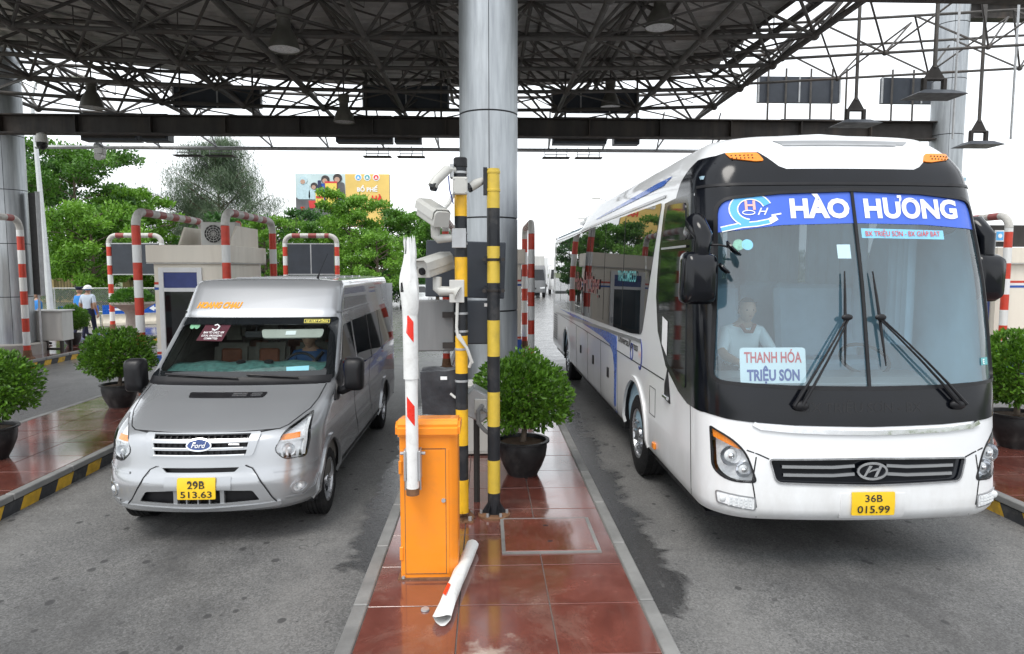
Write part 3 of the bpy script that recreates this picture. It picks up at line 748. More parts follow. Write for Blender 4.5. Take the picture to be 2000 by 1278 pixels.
def person(name, label, joints, radii, cloth, trouser, head, skin='skin', hairm='hair', face=0.0, cap=None, loc=None, group=None, shoes=True, split=None, sleeve=.3):
    """body: one skinned surface; joints dict name->pos, built with the Skin modifier and baked"""
    root = thing(name, label, 'person', loc or joints['pelvis'], group)
    names = list(joints); idx = {n: i for i, n in enumerate(names)}
    E = [('pelvis', 'belly'), ('belly', 'chest'), ('chest', 'neck'), ('neck', 'skull'), ('chest', 'shl'), ('shl', 'ell'), ('ell', 'wrl'), ('wrl', 'hal'), ('chest', 'shr'), ('shr', 'elr'), ('elr', 'wrr'), ('wrr', 'har'),
         ('pelvis', 'hil'), ('hil', 'knl'), ('knl', 'anl'), ('anl', 'tol'), ('pelvis', 'hir'), ('hir', 'knr'), ('knr', 'anr'), ('anr', 'tor')]
    E = [(a, b) for a, b in E if a in idx and b in idx]
    me = bpy.data.meshes.new('body'); me.from_pydata([joints[n] for n in names], [(idx[a], idx[b]) for a, b in E], []); me.update()
    o = bpy.data.objects.new('body', me); scene.collection.objects.link(o)
    md = o.modifiers.new('Skin', 'SKIN'); md.use_smooth_shade = True; sub = o.modifiers.new('Sub', 'SUBSURF'); sub.levels = 2; sub.render_levels = 2
    for n in names:
        sv_ = me.skin_vertices[0].data[idx[n]]; r = radii[n]; sv_.radius = r if isinstance(r, tuple) else (r, r); sv_.use_root = (n == 'pelvis')
    dg = bpy.context.evaluated_depsgraph_get(); dg.update()
    bmesh_me = bpy.data.meshes.new_from_object(o.evaluated_get(dg)); bpy.data.objects.remove(o)
    # colour by nearest limb: clothing, trousers, skin, shoes
    mats_ = [cloth, trouser, skin, 'black_plastic']
    bmesh_me.materials.clear()
    for m in mats_: bmesh_me.materials.append(MATS[m])
    def seg(p, a, b):
        a, b = Vector(a), Vector(b); t = max(0, min(1, (p - a).dot(b - a) / max(1e-9, (b - a).length_squared))); return (p - a - (b - a) * t).length, t
    zone = {'wr': 2, 'ha': 2, 'kn': 1, 'an': 1, 'hi': 1, 'to': 3}
    for pl in bmesh_me.polygons:
        best = (9, 0)
        for a, b in E:
            d, t = seg(pl.center, joints[a], joints[b]); d -= 0
            k = 0
            if b[:2] in ('wr', 'ha'): k = 2
            elif b[:2] == 'el': k = 2 if t > 1 - sleeve else 0
            elif b in ('skull',) : k = 2
            elif b == 'neck': k = 2 if t > .8 else 0
            elif b[:2] in ('hi', 'kn', 'an'): k = 1
            elif b[:2] == 'to': k = 3
            elif a == 'pelvis': k = 1 if t < .4 else 0
            if d < best[0]: best = (d, k)
        pl.material_index = best[1]; pl.use_smooth = True
    bmesh_me.name = 'body'
    link('body', bmesh_me, root)
    # head with face, ears and hair
    hx, hy, hz, hr = head
    Mr = Matrix.Rotation(face, 3, 'Z')     # face 0 looks to -y
    def hp(x, y, z): v = Mr @ Vector((x, y, z)); return (hx + v.x * hr, hy + v.y * hr, hz + v.z * hr)
    vs, fs = [], []; n, m_ = 18, 14
    for i in range(m_ + 1):
        q = math.pi * i / m_; z = math.cos(q); s0 = max(.02, math.sin(q))
        jaw = 1.0 if z > 0 else 1 - .28 * (-z)
        for k in range(n):
            t = 2 * math.pi * k / n; x = s0 * math.cos(t) * .76 * jaw; y = s0 * math.sin(t) * (.92 if z > 0 else .92 - .12 * (-z))
            if y < 0:      # front: brow, nose, mouth, chin relief
                fx_ = math.exp(-(x / .14) ** 2)
                y -= .17 * fx_ * math.exp(-((z + .12) / .16) ** 2) + .04 * math.exp(-((z - .18) / .12) ** 2) - .07 * math.exp(-((abs(x) - .3) / .14) ** 2) * math.exp(-((z - .03) / .1) ** 2)
                y -= .06 * math.exp(-(x / .22) ** 2) * math.exp(-((z + .47) / .08) ** 2) + .07 * math.exp(-(x / .25) ** 2) * math.exp(-((z + .82) / .15) ** 2)
            vs.append(hp(x, y, z * 1.12))
    for i in range(m_):
        for k in range(n): fs.append((i * n + k, (i + 1) * n + k, (i + 1) * n + (k + 1) % n, i * n + (k + 1) % n))
    h = MB().add(vs, fs)
    for sx in (-1, 1):
        h.lathe([(.02 * hr, -.03 * hr), (.17 * hr, 0), (.2 * hr, .05 * hr), (.02 * hr, .08 * hr)], hp(sx * .78, .05, -.05), 10, 'X')
    h.build('head', skin, root)
    for sx in (-1, 1):
        MB().sph(hp(sx * .29, -.78, .05), .085 * hr, 8, 6).build('eye', 'black_plastic', root)
    mm = MB().sph((0, 0, 0), 1, 8, 6, M=Mr @ Matrix.Diagonal((.2 * hr, .05 * hr, .045 * hr)).to_3x3()); mm.v = [tuple(Vector(v) + Vector(hp(0, -.9, -.5))) for v in mm.v]
    mat('lips', (.3, .12, .1), .45); mm.build('mouth', 'lips', root)
    if not cap:
        vs, fs = [], []
        for i in range(8):
            q = math.pi * .6 * i / 7; z = math.cos(q); s0 = max(.02, math.sin(q))
            for k in range(n):
                t = 2 * math.pi * k / n; x = s0 * math.cos(t) * .82; y = s0 * math.sin(t) * .99
                if y < -.1 and z < .62: z2 = .62; y = max(y, -.72)
                else: z2 = z
                vs.append(hp(x, y + .04, z2 * 1.2))
        for i in range(7):
            for k in range(n): fs.append((i * n + k, (i + 1) * n + k, (i + 1) * n + (k + 1) % n, i * n + (k + 1) % n))
        MB().add(vs, fs).build('hair', hairm, root)
    return root, hp
def hand(parent, palm, direction, curl_axis, size=.085, m='skin', thumb=1):
    """palm and five bent fingers; direction = where the fingers point"""
    d = Vector(direction).normalized(); c = Vector(curl_axis).normalized(); w = d.cross(c).normalized(); P = Vector(palm); s = size
    b = MB()
    b.tube([P - d * s * .55, P - d * s * .1, P + d * s * .45], [s * .3, s * .42, s * .4], 10)
    for i, (o, ln) in enumerate(((-.33, .8), (-.11, .95), (.11, .9), (.33, .7))):
        p = P + d * s * .4 + w * s * o; q = p + d * s * ln * .5 + c * s * .1; r = q + (d * .5 + c * .8).normalized() * s * ln * .5
        b.tube([p, q, r], [s * .115, s * .105, s * .08], 7)
    p = P - w * s * .35 * thumb; q = p - w * s * .3 * thumb + d * s * .3; r = q + (d + c * .6).normalized() * s * .4
    b.tube([p, q, r], [s * .15, s * .12, s * .09], 7)
    return b.build('hand', m, parent)
# ================================================================== silver passenger van
mat('silver_paint', (.43, .445, .465), .26, .6, var=.03, scale=2, coat=.8, rvar=0, detail=1)
mat('lining', (.13, .125, .115), .8, var=.05, detail=1)
mat('seat_grey', (.15, .14, .12), .8, var=.2, bump=.2, bscale=200)
mat('seat_brown', (.22, .075, .04), .75, var=.2, bump=.3, bscale=120)
mat('dash_cover', (.05, .13, .12), .7, var=.5, scale=18, bump=.3, bscale=40, stain=(.12, .2, .19), samt=.5, sscale=7)
mat('amber', (.85, .25, .02), .25, var=.15, scale=60)
mat('plate_yellow', (.85, .55, .02), .4, var=.05)
mat('ink', (.02, .02, .02), .5, var=.1)
mat('badge_blue', (.015, .05, .2), .25, var=.1, coat=.5)
mat('white_print', (.85, .86, .87), .5, var=.03)
mat('orange_print', (.75, .28, .0), .5, var=.05)
mat('yellow_print', (.9, .8, .15), .5, var=.05)
mat('maroon', (.12, .012, .03), .5, var=.1)
mat('green_sticker', (.3, .55, .35), .5, var=.3, scale=30)
mat('cyan_card', (.3, .68, .85), .5, var=.06)
mat('lamp_reflector', (.82, .84, .86), .22, .15, var=.12, scale=30, rvar=0, detail=1)
mat('lamp_white', (.7, .72, .73), .3, var=.1, scale=50)
mat('polo_blue', (.03, .1, .25), .8, var=.15)
mat('visor_cloth', (.42, .42, .38), .8, var=.08)
glass_mat('windscreen', (.80, .87, .86), .8)
glass_mat('lens', (.95, .96, .97), 1.0)
mat('tint_glass', (.01, .012, .014), .03, var=.1, rvar=0, spec=.7, detail=1)
def van():
    V = Body(-2.58, 6.05, 11.75, VAN_ROWS); S = V.surf
    root = thing('passenger_van', 'silver high roof passenger van with yellow plate in the left lane', 'van', (V.cx, 8.9, 0))
    FX = lambda pts, st=.06: [V.fx(x, z) for x, z in dense(pts, st)]
    SY = lambda sd, pts, st=.1: [V.sy(sd, y, z) for y, z in dense(pts, st)]
    ax_f, ax_r, wr = 6.93, 10.66, .35
    YS = 7.12     # front / side split runs up behind the corner
    ws = rounded([(-.83, 1.9), (.83, 1.9), (.9, 1.4), (-.9, 1.4)], [.06, .06, .09, .09])
    ws_h = FX(ws)
    slots = [[(-.43, .99), (.43, .99), (.42, .952), (-.42, .952)], [(-.42, .928), (.42, .928), (.41, .89), (-.41, .89)], [(-.41, .866), (.41, .866), (.40, .828), (-.40, .828)]]
    low = rounded([(-.47, .51), (-.18, .525), (.18, .525), (.47, .51), (.53, .42), (.2, .405), (-.2, .405), (-.53, .42)], .02)
    slot2 = rounded([(-.33, .715), (.35, .715), (.31, .675), (-.29, .675)], .01)
    lampR = rounded([(.885, 1.12), (.71, 1.005), (.64, .845), (.72, .76), (.885, .75), (.91, .9)], [.02, .05, .04, .04, .03, .02])
    mir = lambda p: [(-x, z) for x, z in reversed(p)]
    lampL = mir(lampR)
    fogR = circ(.84, .49, .052); fogL = mir(fogR)
    holes_f = [ws_h] + [FX(s) for s in slots] + [FX(low), FX(slot2), FX(lampR), FX(lampL), FX(fogR, .5), FX(fogL, .5)]
    zb, zt = .30, 2.355
    def edge(side):
        return [V.sy(side, max(YS, V.yf + _lerp_tab(V.tab, V.hz(z))[1] + .55), z) for z in [zb + (zt - zb) * k / 40 for k in range(41)]]
    eR, eL = edge(1), edge(-1)
    wa = lambda sd, yc, r=.43: [V.sy(sd, yc + r * math.cos(q), max(zb - .05, wr + r * math.sin(q))) for q in [2 * math.pi * k / 28 for k in range(28)]]
    out = eL[::-1] + [(eL[0][0] + (eR[0][0] - eL[0][0]) * k / 30, 0) for k in range(1, 30)] + eR + [(eR[-1][0] + (eL[-1][0] - eR[-1][0]) * k / 30, V.h1) for k in range(1, 30)]
    body = panel('front_body', 'silver_paint', root, S, out, holes_f + [wa(1, ax_f), wa(-1, ax_f)], du=.07, dv=.045)
    panel('inner_lining', 'lining', root, S, out, [FX([(-.86, 1.92), (.86, 1.92), (.93, 1.38), (-.93, 1.38)]), FX([(-.97, 1.2), (.97, 1.2), (.97, .32), (-.97, .32)])], du=.16, dv=.12, off=-.035)
    for sd in (1, -1):
        e = eR if sd > 0 else eL
        back = [V.sy(sd, V.yr, zb + (zt - zb) * k / 20) for k in range(21)]
        o2 = (e[::-1] + back) if sd > 0 else (back[::-1] + e)
        panel('side_panel', 'silver_paint', root, S, o2, [wa(sd, ax_f), wa(sd, ax_r)], du=.4, dv=.06)
        panel('inner_lining', 'lining', root, S, o2, [], du=.8, dv=.2, off=-.04)
    # roof
    N = 60; top = []
    aR, aL = V.sy(1, V.yr, zt)[0], V.sy(-1, V.yr, zt)[0]
    ring = [V.P(aL + (aR - aL) * k / 400, V.h1) for k in range(401)]
    c = (V.cx, 9.6, zt + .03)
    r2 = [tuple(p + (q - p) * .3 for p, q in zip(a, (V.cx, a[1] + .15 if a[1] < 9 else a[1], zt + .05))) for a in ring]
    r2 = [(x, y, zt + .022) for x, y, z in r2]
    vs = ring + r2; fs = [(i, i + 1, 402 + i, 401 + i) for i in range(400)] + [tuple(range(401, 802))]
    roof = MB().add(vs, fs).build('roof', 'silver_paint', root, sharp=1.0)
    for k in range(5):
        y = 8.75 + k * .58; MB().b2(V.cx - .55, V.cx + .55, y - .05, y + .05, zt + .018, zt + .036).build('roof_rib', 'silver_paint', roof, bevel=.008)
    MB().tube([(V.cx + .52, 8.45, zt + .02), (V.cx + .53, 8.5, zt + .09)], [.018, .006], 8).tube([(V.cx + .53, 8.5, zt + .09), (V.cx + .58, 8.75, zt + .33)], .003, 5).build('antenna', 'black_plastic', roof)
    MB().b2(V.cx - .97, V.cx + .97, V.yr - .01, V.yr + .03, .35, zt - .1).build('rear_panel', 'silver_paint', root)
    MB().b2(V.cx - .9, V.cx + .9, 6.5, V.yr, .26, .3).build('underbody', 'black_plastic', root)
    # windscreen and black surround
    panel('windscreen', 'windscreen', root, S, FX([(-.85, 1.915), (.85, 1.915), (.92, 1.385), (-.92, 1.385)]), du=.12, dv=.1, off=-.006)
    fr = rounded([(-.875, 1.945), (.875, 1.945), (.955, 1.335), (-.955, 1.335)], .03)
    panel('windscreen_border', 'tint_glass', root, S, FX(fr), [FX(rounded([(-.81, 1.875), (.81, 1.875), (.865, 1.425), (-.865, 1.425)], .06))], du=.1, dv=.08, off=.006, thick=.01)
    panel('cowl', 'black_plastic', root, S, FX([(-.93, 1.375), (.93, 1.375), (.93, 1.305), (-.93, 1.305)]), du=.1, dv=.05, off=.012, thick=.012)
    vent = panel('bonnet_vent', 'black_plastic', root, S, FX(rounded([(-.38, 1.255), (.38, 1.255), (.36, 1.225), (-.36, 1.225)], .01), .05), du=.1, dv=.05, off=.012, thick=.014)
    for x0, x1 in ((.06, .2), (.24, .34)):
        for k in range(2): strip_on('vent_slat', 'alloy', vent, S, [V.fx(x0, 1.234 + k * .011), V.fx(x1, 1.234 + k * .011)], .016, off=.016)
    for sd in (-1, 1): strip_on('bonnet_seam', 'black_plastic', body, S, [V.fx(sd * x, z) for x, z in ((.5, 1.005), (.66, 1.02), (.72, 1.04), (.85, 1.135), (.885, 1.2), (.9, 1.3))], .012, off=.002)
    strip_on('bonnet_seam', 'black_plastic', body, S, [V.fx(x / 10 * .66, 1.0 + .002 * abs(x)) for x in range(-10, 11)], .01, off=.002)
    # grille
    g = MB()
    pan = panel('grille', 'silver_paint', root, S, FX(rounded([(-.52, 1.0), (.52, 1.0), (.46, .81), (-.46, .81)], .03)), [FX(s) for s in slots], du=.1, dv=.04, off=.018, thick=.02)
    for s in slots:
        xs = max(p[0] for p in s); zc = sum(p[1] for p in s) / 4
        panel('grille_mesh', 'black_plastic', pan, S, FX([(-xs, zc + .03), (xs, zc + .03), (xs, zc - .03), (-xs, zc - .03)]), du=.1, dv=.06, off=-.03)
        strip_on('grille_trim', 'chrome', pan, S, [V.fx(-xs + .05 * k, zc - .022) for k in range(int(2 * xs / .05) + 1)], .009, off=.024)
        for k in range(15):
            x = -xs + .03 + k * (2 * xs - .06) / 14; strip_on('grille_bar', 'black_plastic', pan, S, [V.fx(x, zc - .02), V.fx(x, zc + .02)], .012, off=-.008)
    em = panel('badge', 'badge_blue', root, S, FX(circ(0, .91, .1, 28, .04), .5), du=.1, dv=.1, off=.034, thick=.02)
    ring_ = circ(0, .91, .106, 32, .044); strip_on('badge_rim', 'chrome', em, S, [V.fx(*p) for p in ring_ + ring_[:1]], .012, off=.036, thick=.02)
    writing('badge_script', 'Ford', 'white_print', em, lambda u, v: S(*V.fx(u, v), .037), 0, .892, .04, .13, .012, .35)
    MB().box(S(*V.fx(.3, .91), .03), (.1, .01, .022)).build('grille_badge', 'chrome', root, bevel=.003)
    # lamps
    for lp in (lampR, lampL):
        sd = 1 if lp is lampR else -1
        lamp = panel('headlight', 'lamp_reflector', root, S, FX(lp), du=.08, dv=.06, off=-.045)
        panel('lens', 'lens', lamp, S, FX(lp), du=.08, dv=.06, off=.004)
        P_ = lambda a, b: FX([(sd * x, z) for x, z in (a if sd > 0 else a[::-1])])
        panel('indicator', 'amber', lamp, S, P_([(.69, .985), (.84, .985), (.845, .935), (.675, .935)], 0), du=.1, dv=.1, off=-.02, thick=.02)
        strip_on('lamp_divider', 'lamp_white', lamp, S, [V.fx(sd * x, .922) for x in (.655, .75, .88)], .022, off=-.015, thick=.03)
        strip_on('lamp_edge', 'lamp_white', lamp, S, [V.fx(sd * x, z) for x, z in ((.87, .77), (.885, .9), (.872, 1.08))], .03, off=-.012, thick=.03)
        pc = S(*V.fx(sd * .765, .84), -.02)
        MB().lathe([(.06, -.012), (.055, .0), (.035, .035), (.01, .045)], pc, 18, 'Y', caps=False).build('reflector', 'lamp_reflector', lamp)
        MB().sph(pc, .02, 8, 6).build('bulb', 'lamp_white', lamp)
        for k in range(5):
            MB().box(S(*V.fx(sd * (.69 + .04 * k), .79 + .006 * (k % 2)), -.02), (.022, .02, .05), rz=.3 * sd * k / 4, rx=.4).build('facet', 'chrome', lamp)
        strip_on('lamp_gasket', 'black_plastic', lamp, S, [V.fx(*p) for p in lp + lp[:1]], .008, off=.003)
    for fg in (fogR, fogL):
        sd = 1 if fg is fogR else -1
        f = panel('fog_lamp', 'lamp_reflector', root, S, FX(circ(sd * .84, .49, .05)), du=.1, dv=.1, off=-.02)
        rr = circ(sd * .84, .49, .055, 24); strip_on('fog_ring', 'silver_paint', f, S, [V.fx(*p) for p in rr + rr[:1]], .02, off=.012, thick=.03)
        MB().sph(S(*V.fx(sd * .84, .49), -.004), .03, 10, 6, (1, .4, 1)).build('bulb', 'lamp_white', f)
        strip_on('bumper_crease', 'silver_paint', body, S, [V.fx(sd * x, z) for x, z in ((.74, .41), (.86, .405), (.94, .45), (.965, .55))], .016, off=.01)
        strip_on('bumper_crease', 'silver_paint', body, S, [V.fx(sd * x, z) for x, z in ((.64, .66), (.8, .665), (.93, .68), (.97, .69))], .018, off=.01)
    cen = rounded([(-.68, .35), (-.62, .4), (-.42, .72), (.44, .72), (.66, .4), (.7, .35)], .03)
    panel('bumper_insert', 'silver_paint', root, S, FX(cen), [FX(low), FX(slot2)], du=.1, dv=.04, off=.014, thick=.016)
    strip_on('insert_seam', 'black_plastic', root, S, [V.fx(x, z) for x, z in ((-.66, .375), (-.6, .44), (-.44, .7), (-.38, .728))], .01, off=.016)
    strip_on('insert_seam', 'black_plastic', root, S, [V.fx(x, z) for x, z in ((.68, .375), (.63, .44), (.46, .7), (.4, .728))], .01, off=.016)
    panel('lower_intake', 'black_plastic', root, S, FX([(-.55, .54), (.55, .54), (.55, .39), (-.55, .39)]), du=.1, dv=.08, off=-.05)
    panel('upper_slot', 'black_plastic', root, S, FX([(-.36, .73), (.37, .73), (.37, .66), (-.36, .66)]), du=.1, dv=.08, off=-.04)
    for x in (-.2, .21, -.1, .0, .1): strip_on('intake_bar', 'silver_paint', root, S, [V.fx(x, .405), V.fx(x, .53)], .035 if abs(x) > .15 else .012, off=.005, thick=.05)
    strip_on('lip_spoiler', 'silver_paint', root, S, [V.fx(-.7 + .1 * k, .355 + .0006 * (k - 7) ** 2) for k in range(15)], .03, off=.024, thick=.03)
    # plate
    pl = panel('number_plate', 'plate_yellow', root, S, FX(rounded([(-.165, .625), (.165, .625), (.165, .455), (-.165, .455)], .012)), du=.1, dv=.1, off=.04, thick=.012)
    panel('plate_holder', 'silver_paint', root, S, FX([(-.29, .63), (.29, .63), (.29, .53), (-.29, .53)]), du=.1, dv=.1, off=.026, thick=.012)
    on = lambda o_: (lambda u, v: S(*V.fx(u, v), o_))
    writing('plate_number', '29B', 'ink', pl, on(.043), .0, .553, .055, .15, .012)
    writing('plate_number', '513.63', 'ink', pl, on(.043), .0, .473, .055, .27, .012)
    # cap lettering and stickers
    writing('lettering', 'HOANG CHAU', 'orange_print', root, on(.004), -.47, 2.05, .06, .52, .06, .3)
    st = panel('sticker', 'maroon', root, S, FX([(-.56, 1.9), (-.27, 1.895), (-.31, 1.715), (-.6, 1.72)]), du=.1, dv=.1, off=-.009)
    writing('sticker_text', 'BAN TỔ CHỨC VFF', 'white_print', st, on(.001), -.43, 1.785, .02, .23, .01)
    writing('sticker_text', '(LOCAL ORGANIZING', 'white_print', st, on(.001), -.44, 1.755, .018, .23, .01)
    writing('sticker_text', 'COMMITTEE)', 'white_print', st, on(.001), -.44, 1.727, .018, .15, .01)
    MB().tube([S(*V.fx(x, z), .001) for x, z in ((-.46, 1.83), (-.43, 1.815), (-.4, 1.83), (-.39, 1.855), (-.42, 1.875), (-.45, 1.865))], .008, 6).build('sticker_emblem', 'white_print', st)
    for x in (-.71, -.655): panel('round_sticker', 'green_sticker', root, S, FX(circ(x, 1.865, .03)), du=.1, dv=.1, off=-.009)
    xe = panel('notice', 'ink', root, S, FX([(.52, 1.925), (.8, 1.92), (.805, 1.875), (.525, 1.88)]), du=.1, dv=.1, off=.009, thick=.004)
    writing('notice_text', 'XE HỢP ĐỒNG', 'yellow_print', xe, on(.014), .662, 1.887, .022, .24, .018)
    strip_on('notice_border', 'yellow_print', xe, S, [V.fx(x, z) for x, z in ((.525, 1.92), (.796, 1.916), (.8, 1.88), (.53, 1.884), (.525, 1.92))], .005, off=.011)
    panel('paper_card', 'cyan_card', root, S, FX([(.46, 1.475), (.69, 1.485), (.70, 1.42), (.485, 1.405)]), du=.1, dv=.1, off=-.02)
    # wipers
    for x0, x1, z1 in ((-.75, .02, 1.36), (.1, .62, 1.355)):
        w = MB(); w.tube([S(*V.fx(x0 + (x1 - x0) * t, 1.385 - .03 * t), .03) for t in (0, .3, .6, 1)], [.014, .012, .01, .008], 6)
        w.build('wiper', 'black_plastic', root)
    # side glass, door furniture (driver side faces the middle island)
    for sd in (1, -1):
        dg = rounded([(7.46, 1.3), (7.98, 1.84), (8.42, 1.86), (8.4, 1.3)], [.04, .08, .05, .04])
        panel('door_window', 'tint_glass', root, S, SY(sd, dg if sd > 0 else dg[::-1]), du=.3, dv=.2, off=.004)
        sg = rounded([(8.52, 1.27), (8.53, 1.86), (11.5, 1.86), (11.55, 1.36), (8.6, 1.27)], .05)
        panel('side_window', 'tint_glass', root, S, SY(sd, sg if sd > 0 else sg[::-1]), du=.4, dv=.2, off=.004)
        for y in (9.5, 10.45): strip_on('window_joint', 'black_plastic', root, S, [V.sy(sd, y, 1.28), V.sy(sd, y, 1.86)], .03, off=.006)
        for y in (8.46, 9.5): strip_on('door_seam', 'black_plastic', root, S, [V.sy(sd, y, .42), V.sy(sd, y, 1.9)], .012, off=.002)
        strip_on('drip_rail', 'silver_paint', root, S, [V.sy(sd, 7.95 + .25 * k, 2.0) for k in range(15)], .03, off=.015, thick=.02)
        strip_on('side_moulding', 'silver_paint', root, S, [V.sy(sd, 7.4 + .2 * k, 1.12) for k in range(21)], .02, off=.006)
        strip_on('sill_moulding', 'black_plastic', root, S, [V.sy(sd, 7.45 + .2 * k, .42) for k in range(14)], .05, off=.012, thick=.02)
        for yc in (ax_f, ax_r):
            strip_on('wheel_arch', 'silver_paint', root, S, [V.sy(sd, yc + .445 * math.cos(q), wr + .445 * math.sin(q)) for q in [-.1 + (math.pi + .2) * k / 20 for k in range(21)]], .05, off=.018, thick=.03)
            MB().add([(V.cx + sd * w_, yc + .44 * math.cos(q_), wr + .44 * math.sin(q_)) for q_ in [-.15 + (math.pi + .3) * k_ / 16 for k_ in range(17)] for w_ in (.62, .95)], [(2 * k_, 2 * k_ + 1, 2 * k_ + 3, 2 * k_ + 2) for k_ in range(16)]).build('wheel_well', 'black_plastic', root)
            wheel(root, V.cx + sd * .855, yc, wr - .002, wr, .215, sd, .215, 7)
        hx = V.cx + sd * .975
        MB().box((hx + sd * .012, 8.28, 1.12), (.03, .16, .035)).build('door_handle', 'silver_paint', root, bevel=.008)
        tri = rounded([(7.14, 1.12), (7.3, 1.34), (7.62, 1.5), (7.55, 1.24), (7.3, 1.1)], .03)
        panel('mirror_mount', 'black_plastic', root, S, SY(sd, tri if sd > 0 else tri[::-1]), du=.1, dv=.1, off=.012, thick=.02)
        mrr = bpy.data.objects.new('wing_mirror', None); C.objects.link(mrr); mrr.parent = root; mrr.matrix_parent_inverse = parent_inv(root); mrr.location = (V.cx + sd * 1.15, 7.32, 1.3)
        mb = MB(); cxm = V.cx + sd * 1.15
        sec = rounded([(-.1, -.17), (.1, -.17), (.11, .16), (.06, .19), (-.09, .19)], .05)
        vs = []; fs = []
        for yy, k in ((7.42, .96), (7.36, 1.0), (7.3, .97), (7.26, .8), (7.245, .45)):
            vs += [(cxm + sd * u * k, yy, 1.36 + v * k) for u, v in sec]
        n = len(sec)
        for i in range(4):
            for k in range(n): fs.append((i * n + k, i * n + (k + 1) % n, (i + 1) * n + (k + 1) % n, (i + 1) * n + k))
        fs += [tuple(range(n)), tuple(range(4 * n, 5 * n))]
        mb.add(vs, fs).build('housing', 'black_plastic', mrr, sharp=1.0)
        MB().tube([(V.cx + sd * .95, 7.36, 1.2), (V.cx + sd * 1.03, 7.34, 1.19), (V.cx + sd * 1.1, 7.33, 1.23)], [.05, .045, .05], 10).build('arm', 'black_plastic', mrr)
    # cabin: dash, seats, steering wheel, rear view mirror, visor
    mb = MB(); vs = []
    for i, (y, z) in enumerate(((7.2, 1.37), (7.3, 1.425), (7.46, 1.47), (7.64, 1.475), (7.7, 1.2))):
        for k in range(13): x = -.84 + 1.68 * k / 12; vs.append((V.cx + x, y + .1 * (x / .9) ** 2, z + .012 * math.sin(k * 1.9 + i) - .03 * (abs(x) / .9) ** 4))
    mb.add(vs, [(i * 13 + k, i * 13 + k + 1, (i + 1) * 13 + k + 1, (i + 1) * 13 + k) for i in range(4) for k in range(12)]).build('dash_cover', 'dash_cover', root, sharp=2)
    for x in (-.1, .2): MB().lathe([(.05, 0), (.05, .02), (.03, .03)], (V.cx + x, 7.5, 1.475), 14).build('dash_vent', 'black_plastic', root)
    ins = MB(); q = [2 * math.pi * k / 24 for k in range(24)]
    ins.tube([(V.cx + .47 + .19 * math.cos(t), 7.72 + .09 * math.sin(t), 1.38 + .16 * math.sin(t)) for t in q], .016, 8, closed=True)
    ins.tube([(V.cx + .47, 7.6, 1.25), (V.cx + .47, 7.71, 1.37)], .04, 8); ins.tube([(V.cx + .29, 7.72, 1.38), (V.cx + .65, 7.72, 1.38)], .018, 6)
    ins.build('steering_wheel', 'black_plastic', root)
    def seat(x, y, z0=.95):
        s = bpy.data.objects.new('seat', None); C.objects.link(s); s.location = (V.cx + x, y, z0); s.parent = root; s.matrix_parent_inverse = parent_inv(root)
        MB().box((V.cx + x, y, z0 + .0), (.46, .5, .16)).build('cushion', 'seat_grey', s, bevel=.05, seg=2)
        MB().box((V.cx + x, y + .28, z0 + .34), (.46, .14, .62), rx=-.15).build('backrest', 'seat_grey', s, bevel=.05, seg=2)
        MB().box((V.cx + x, y + .2, z0 + .34), (.24, .05, .5), rx=-.15).build('seat_insert', 'seat_brown', s, bevel=.02)
        MB().box((V.cx + x, y + .34, z0 + .78), (.28, .12, .2), rx=-.1).build('headrest', 'seat_grey', s, bevel=.05, seg=2)
    for x in (-.5, -.05, .48): seat(x, 8.1)
    for x in (-.5, .0, .5): seat(x, 9.1)
    MB().box((V.cx - .02, 7.75, 1.76), (.22, .03, .07)).tube([(V.cx - .02, 7.78, 1.79), (V.cx - .02, 7.85, 1.9)], .012, 6).build('rear_view_mirror', 'black_plastic', root, bevel=.01)
    vz = rounded([(.06, 1.865), (.75, 1.865), (.74, 1.78), (.1, 1.78)], .03)
    panel('sun_visor', 'visor_cloth', root, S, FX(vz), du=.1, dv=.1, off=-.06, thick=.015)
    panel('visor_label', 'white_print', root, S, FX([(.34, 1.845), (.45, 1.845), (.45, 1.805), (.34, 1.805)]), du=.1, dv=.1, off=-.055)
    return V
VAN = van()
vx = VAN.cx + .48
J_ = dict(pelvis=(vx, 8.18, 1.06), belly=(vx, 8.2, 1.2), chest=(vx, 8.2, 1.4), neck=(vx, 8.19, 1.56), skull=(vx, 8.16, 1.64), shl=(vx - .17, 8.18, 1.47), ell=(vx - .24, 8.0, 1.25), wrl=(vx - .16, 7.78, 1.36), hal=(vx - .14, 7.73, 1.39),
          shr=(vx + .17, 8.18, 1.47), elr=(vx + .24, 8.0, 1.25), wrr=(vx + .16, 7.78, 1.36), har=(vx + .14, 7.73, 1.39), hil=(vx - .1, 8.1, 1.04), knl=(vx - .12, 7.72, 1.08), anl=(vx - .12, 7.6, .72), hir=(vx + .1, 8.1, 1.04), knr=(vx + .12, 7.72, 1.08), anr=(vx + .12, 7.6, .72))
RD = dict(pelvis=.15, belly=(.15, .12), chest=(.17, .12), neck=.055, skull=.06, shl=.075, ell=.05, wrl=.034, hal=.03, shr=.075, elr=.05, wrr=.034, har=.03, hil=.1, knl=.075, anl=.05, hir=.1, knr=.075, anr=.05, tol=.045, tor=.045)
mat('dark_trousers', (.02, .022, .03), .85, var=.2)
drv, _ = person('person', 'driver in a blue polo shirt at the wheel of the silver van', J_, RD, 'polo_blue', 'dark_trousers', (vx, 8.13, 1.68, .105), sleeve=.1)
for sx in (-1, 1): hand(drv, (vx + sx * .15, 7.74, 1.4), (0, -.3, .5), (0, -.6, -.6), .085, thumb=sx)
sb = MB().tube([(vx + .17, 8.1, 1.52), (vx + .05, 8.06, 1.38), (vx - .1, 8.06, 1.2)], .022, 6).build('seat_belt', 'black_plastic', drv)
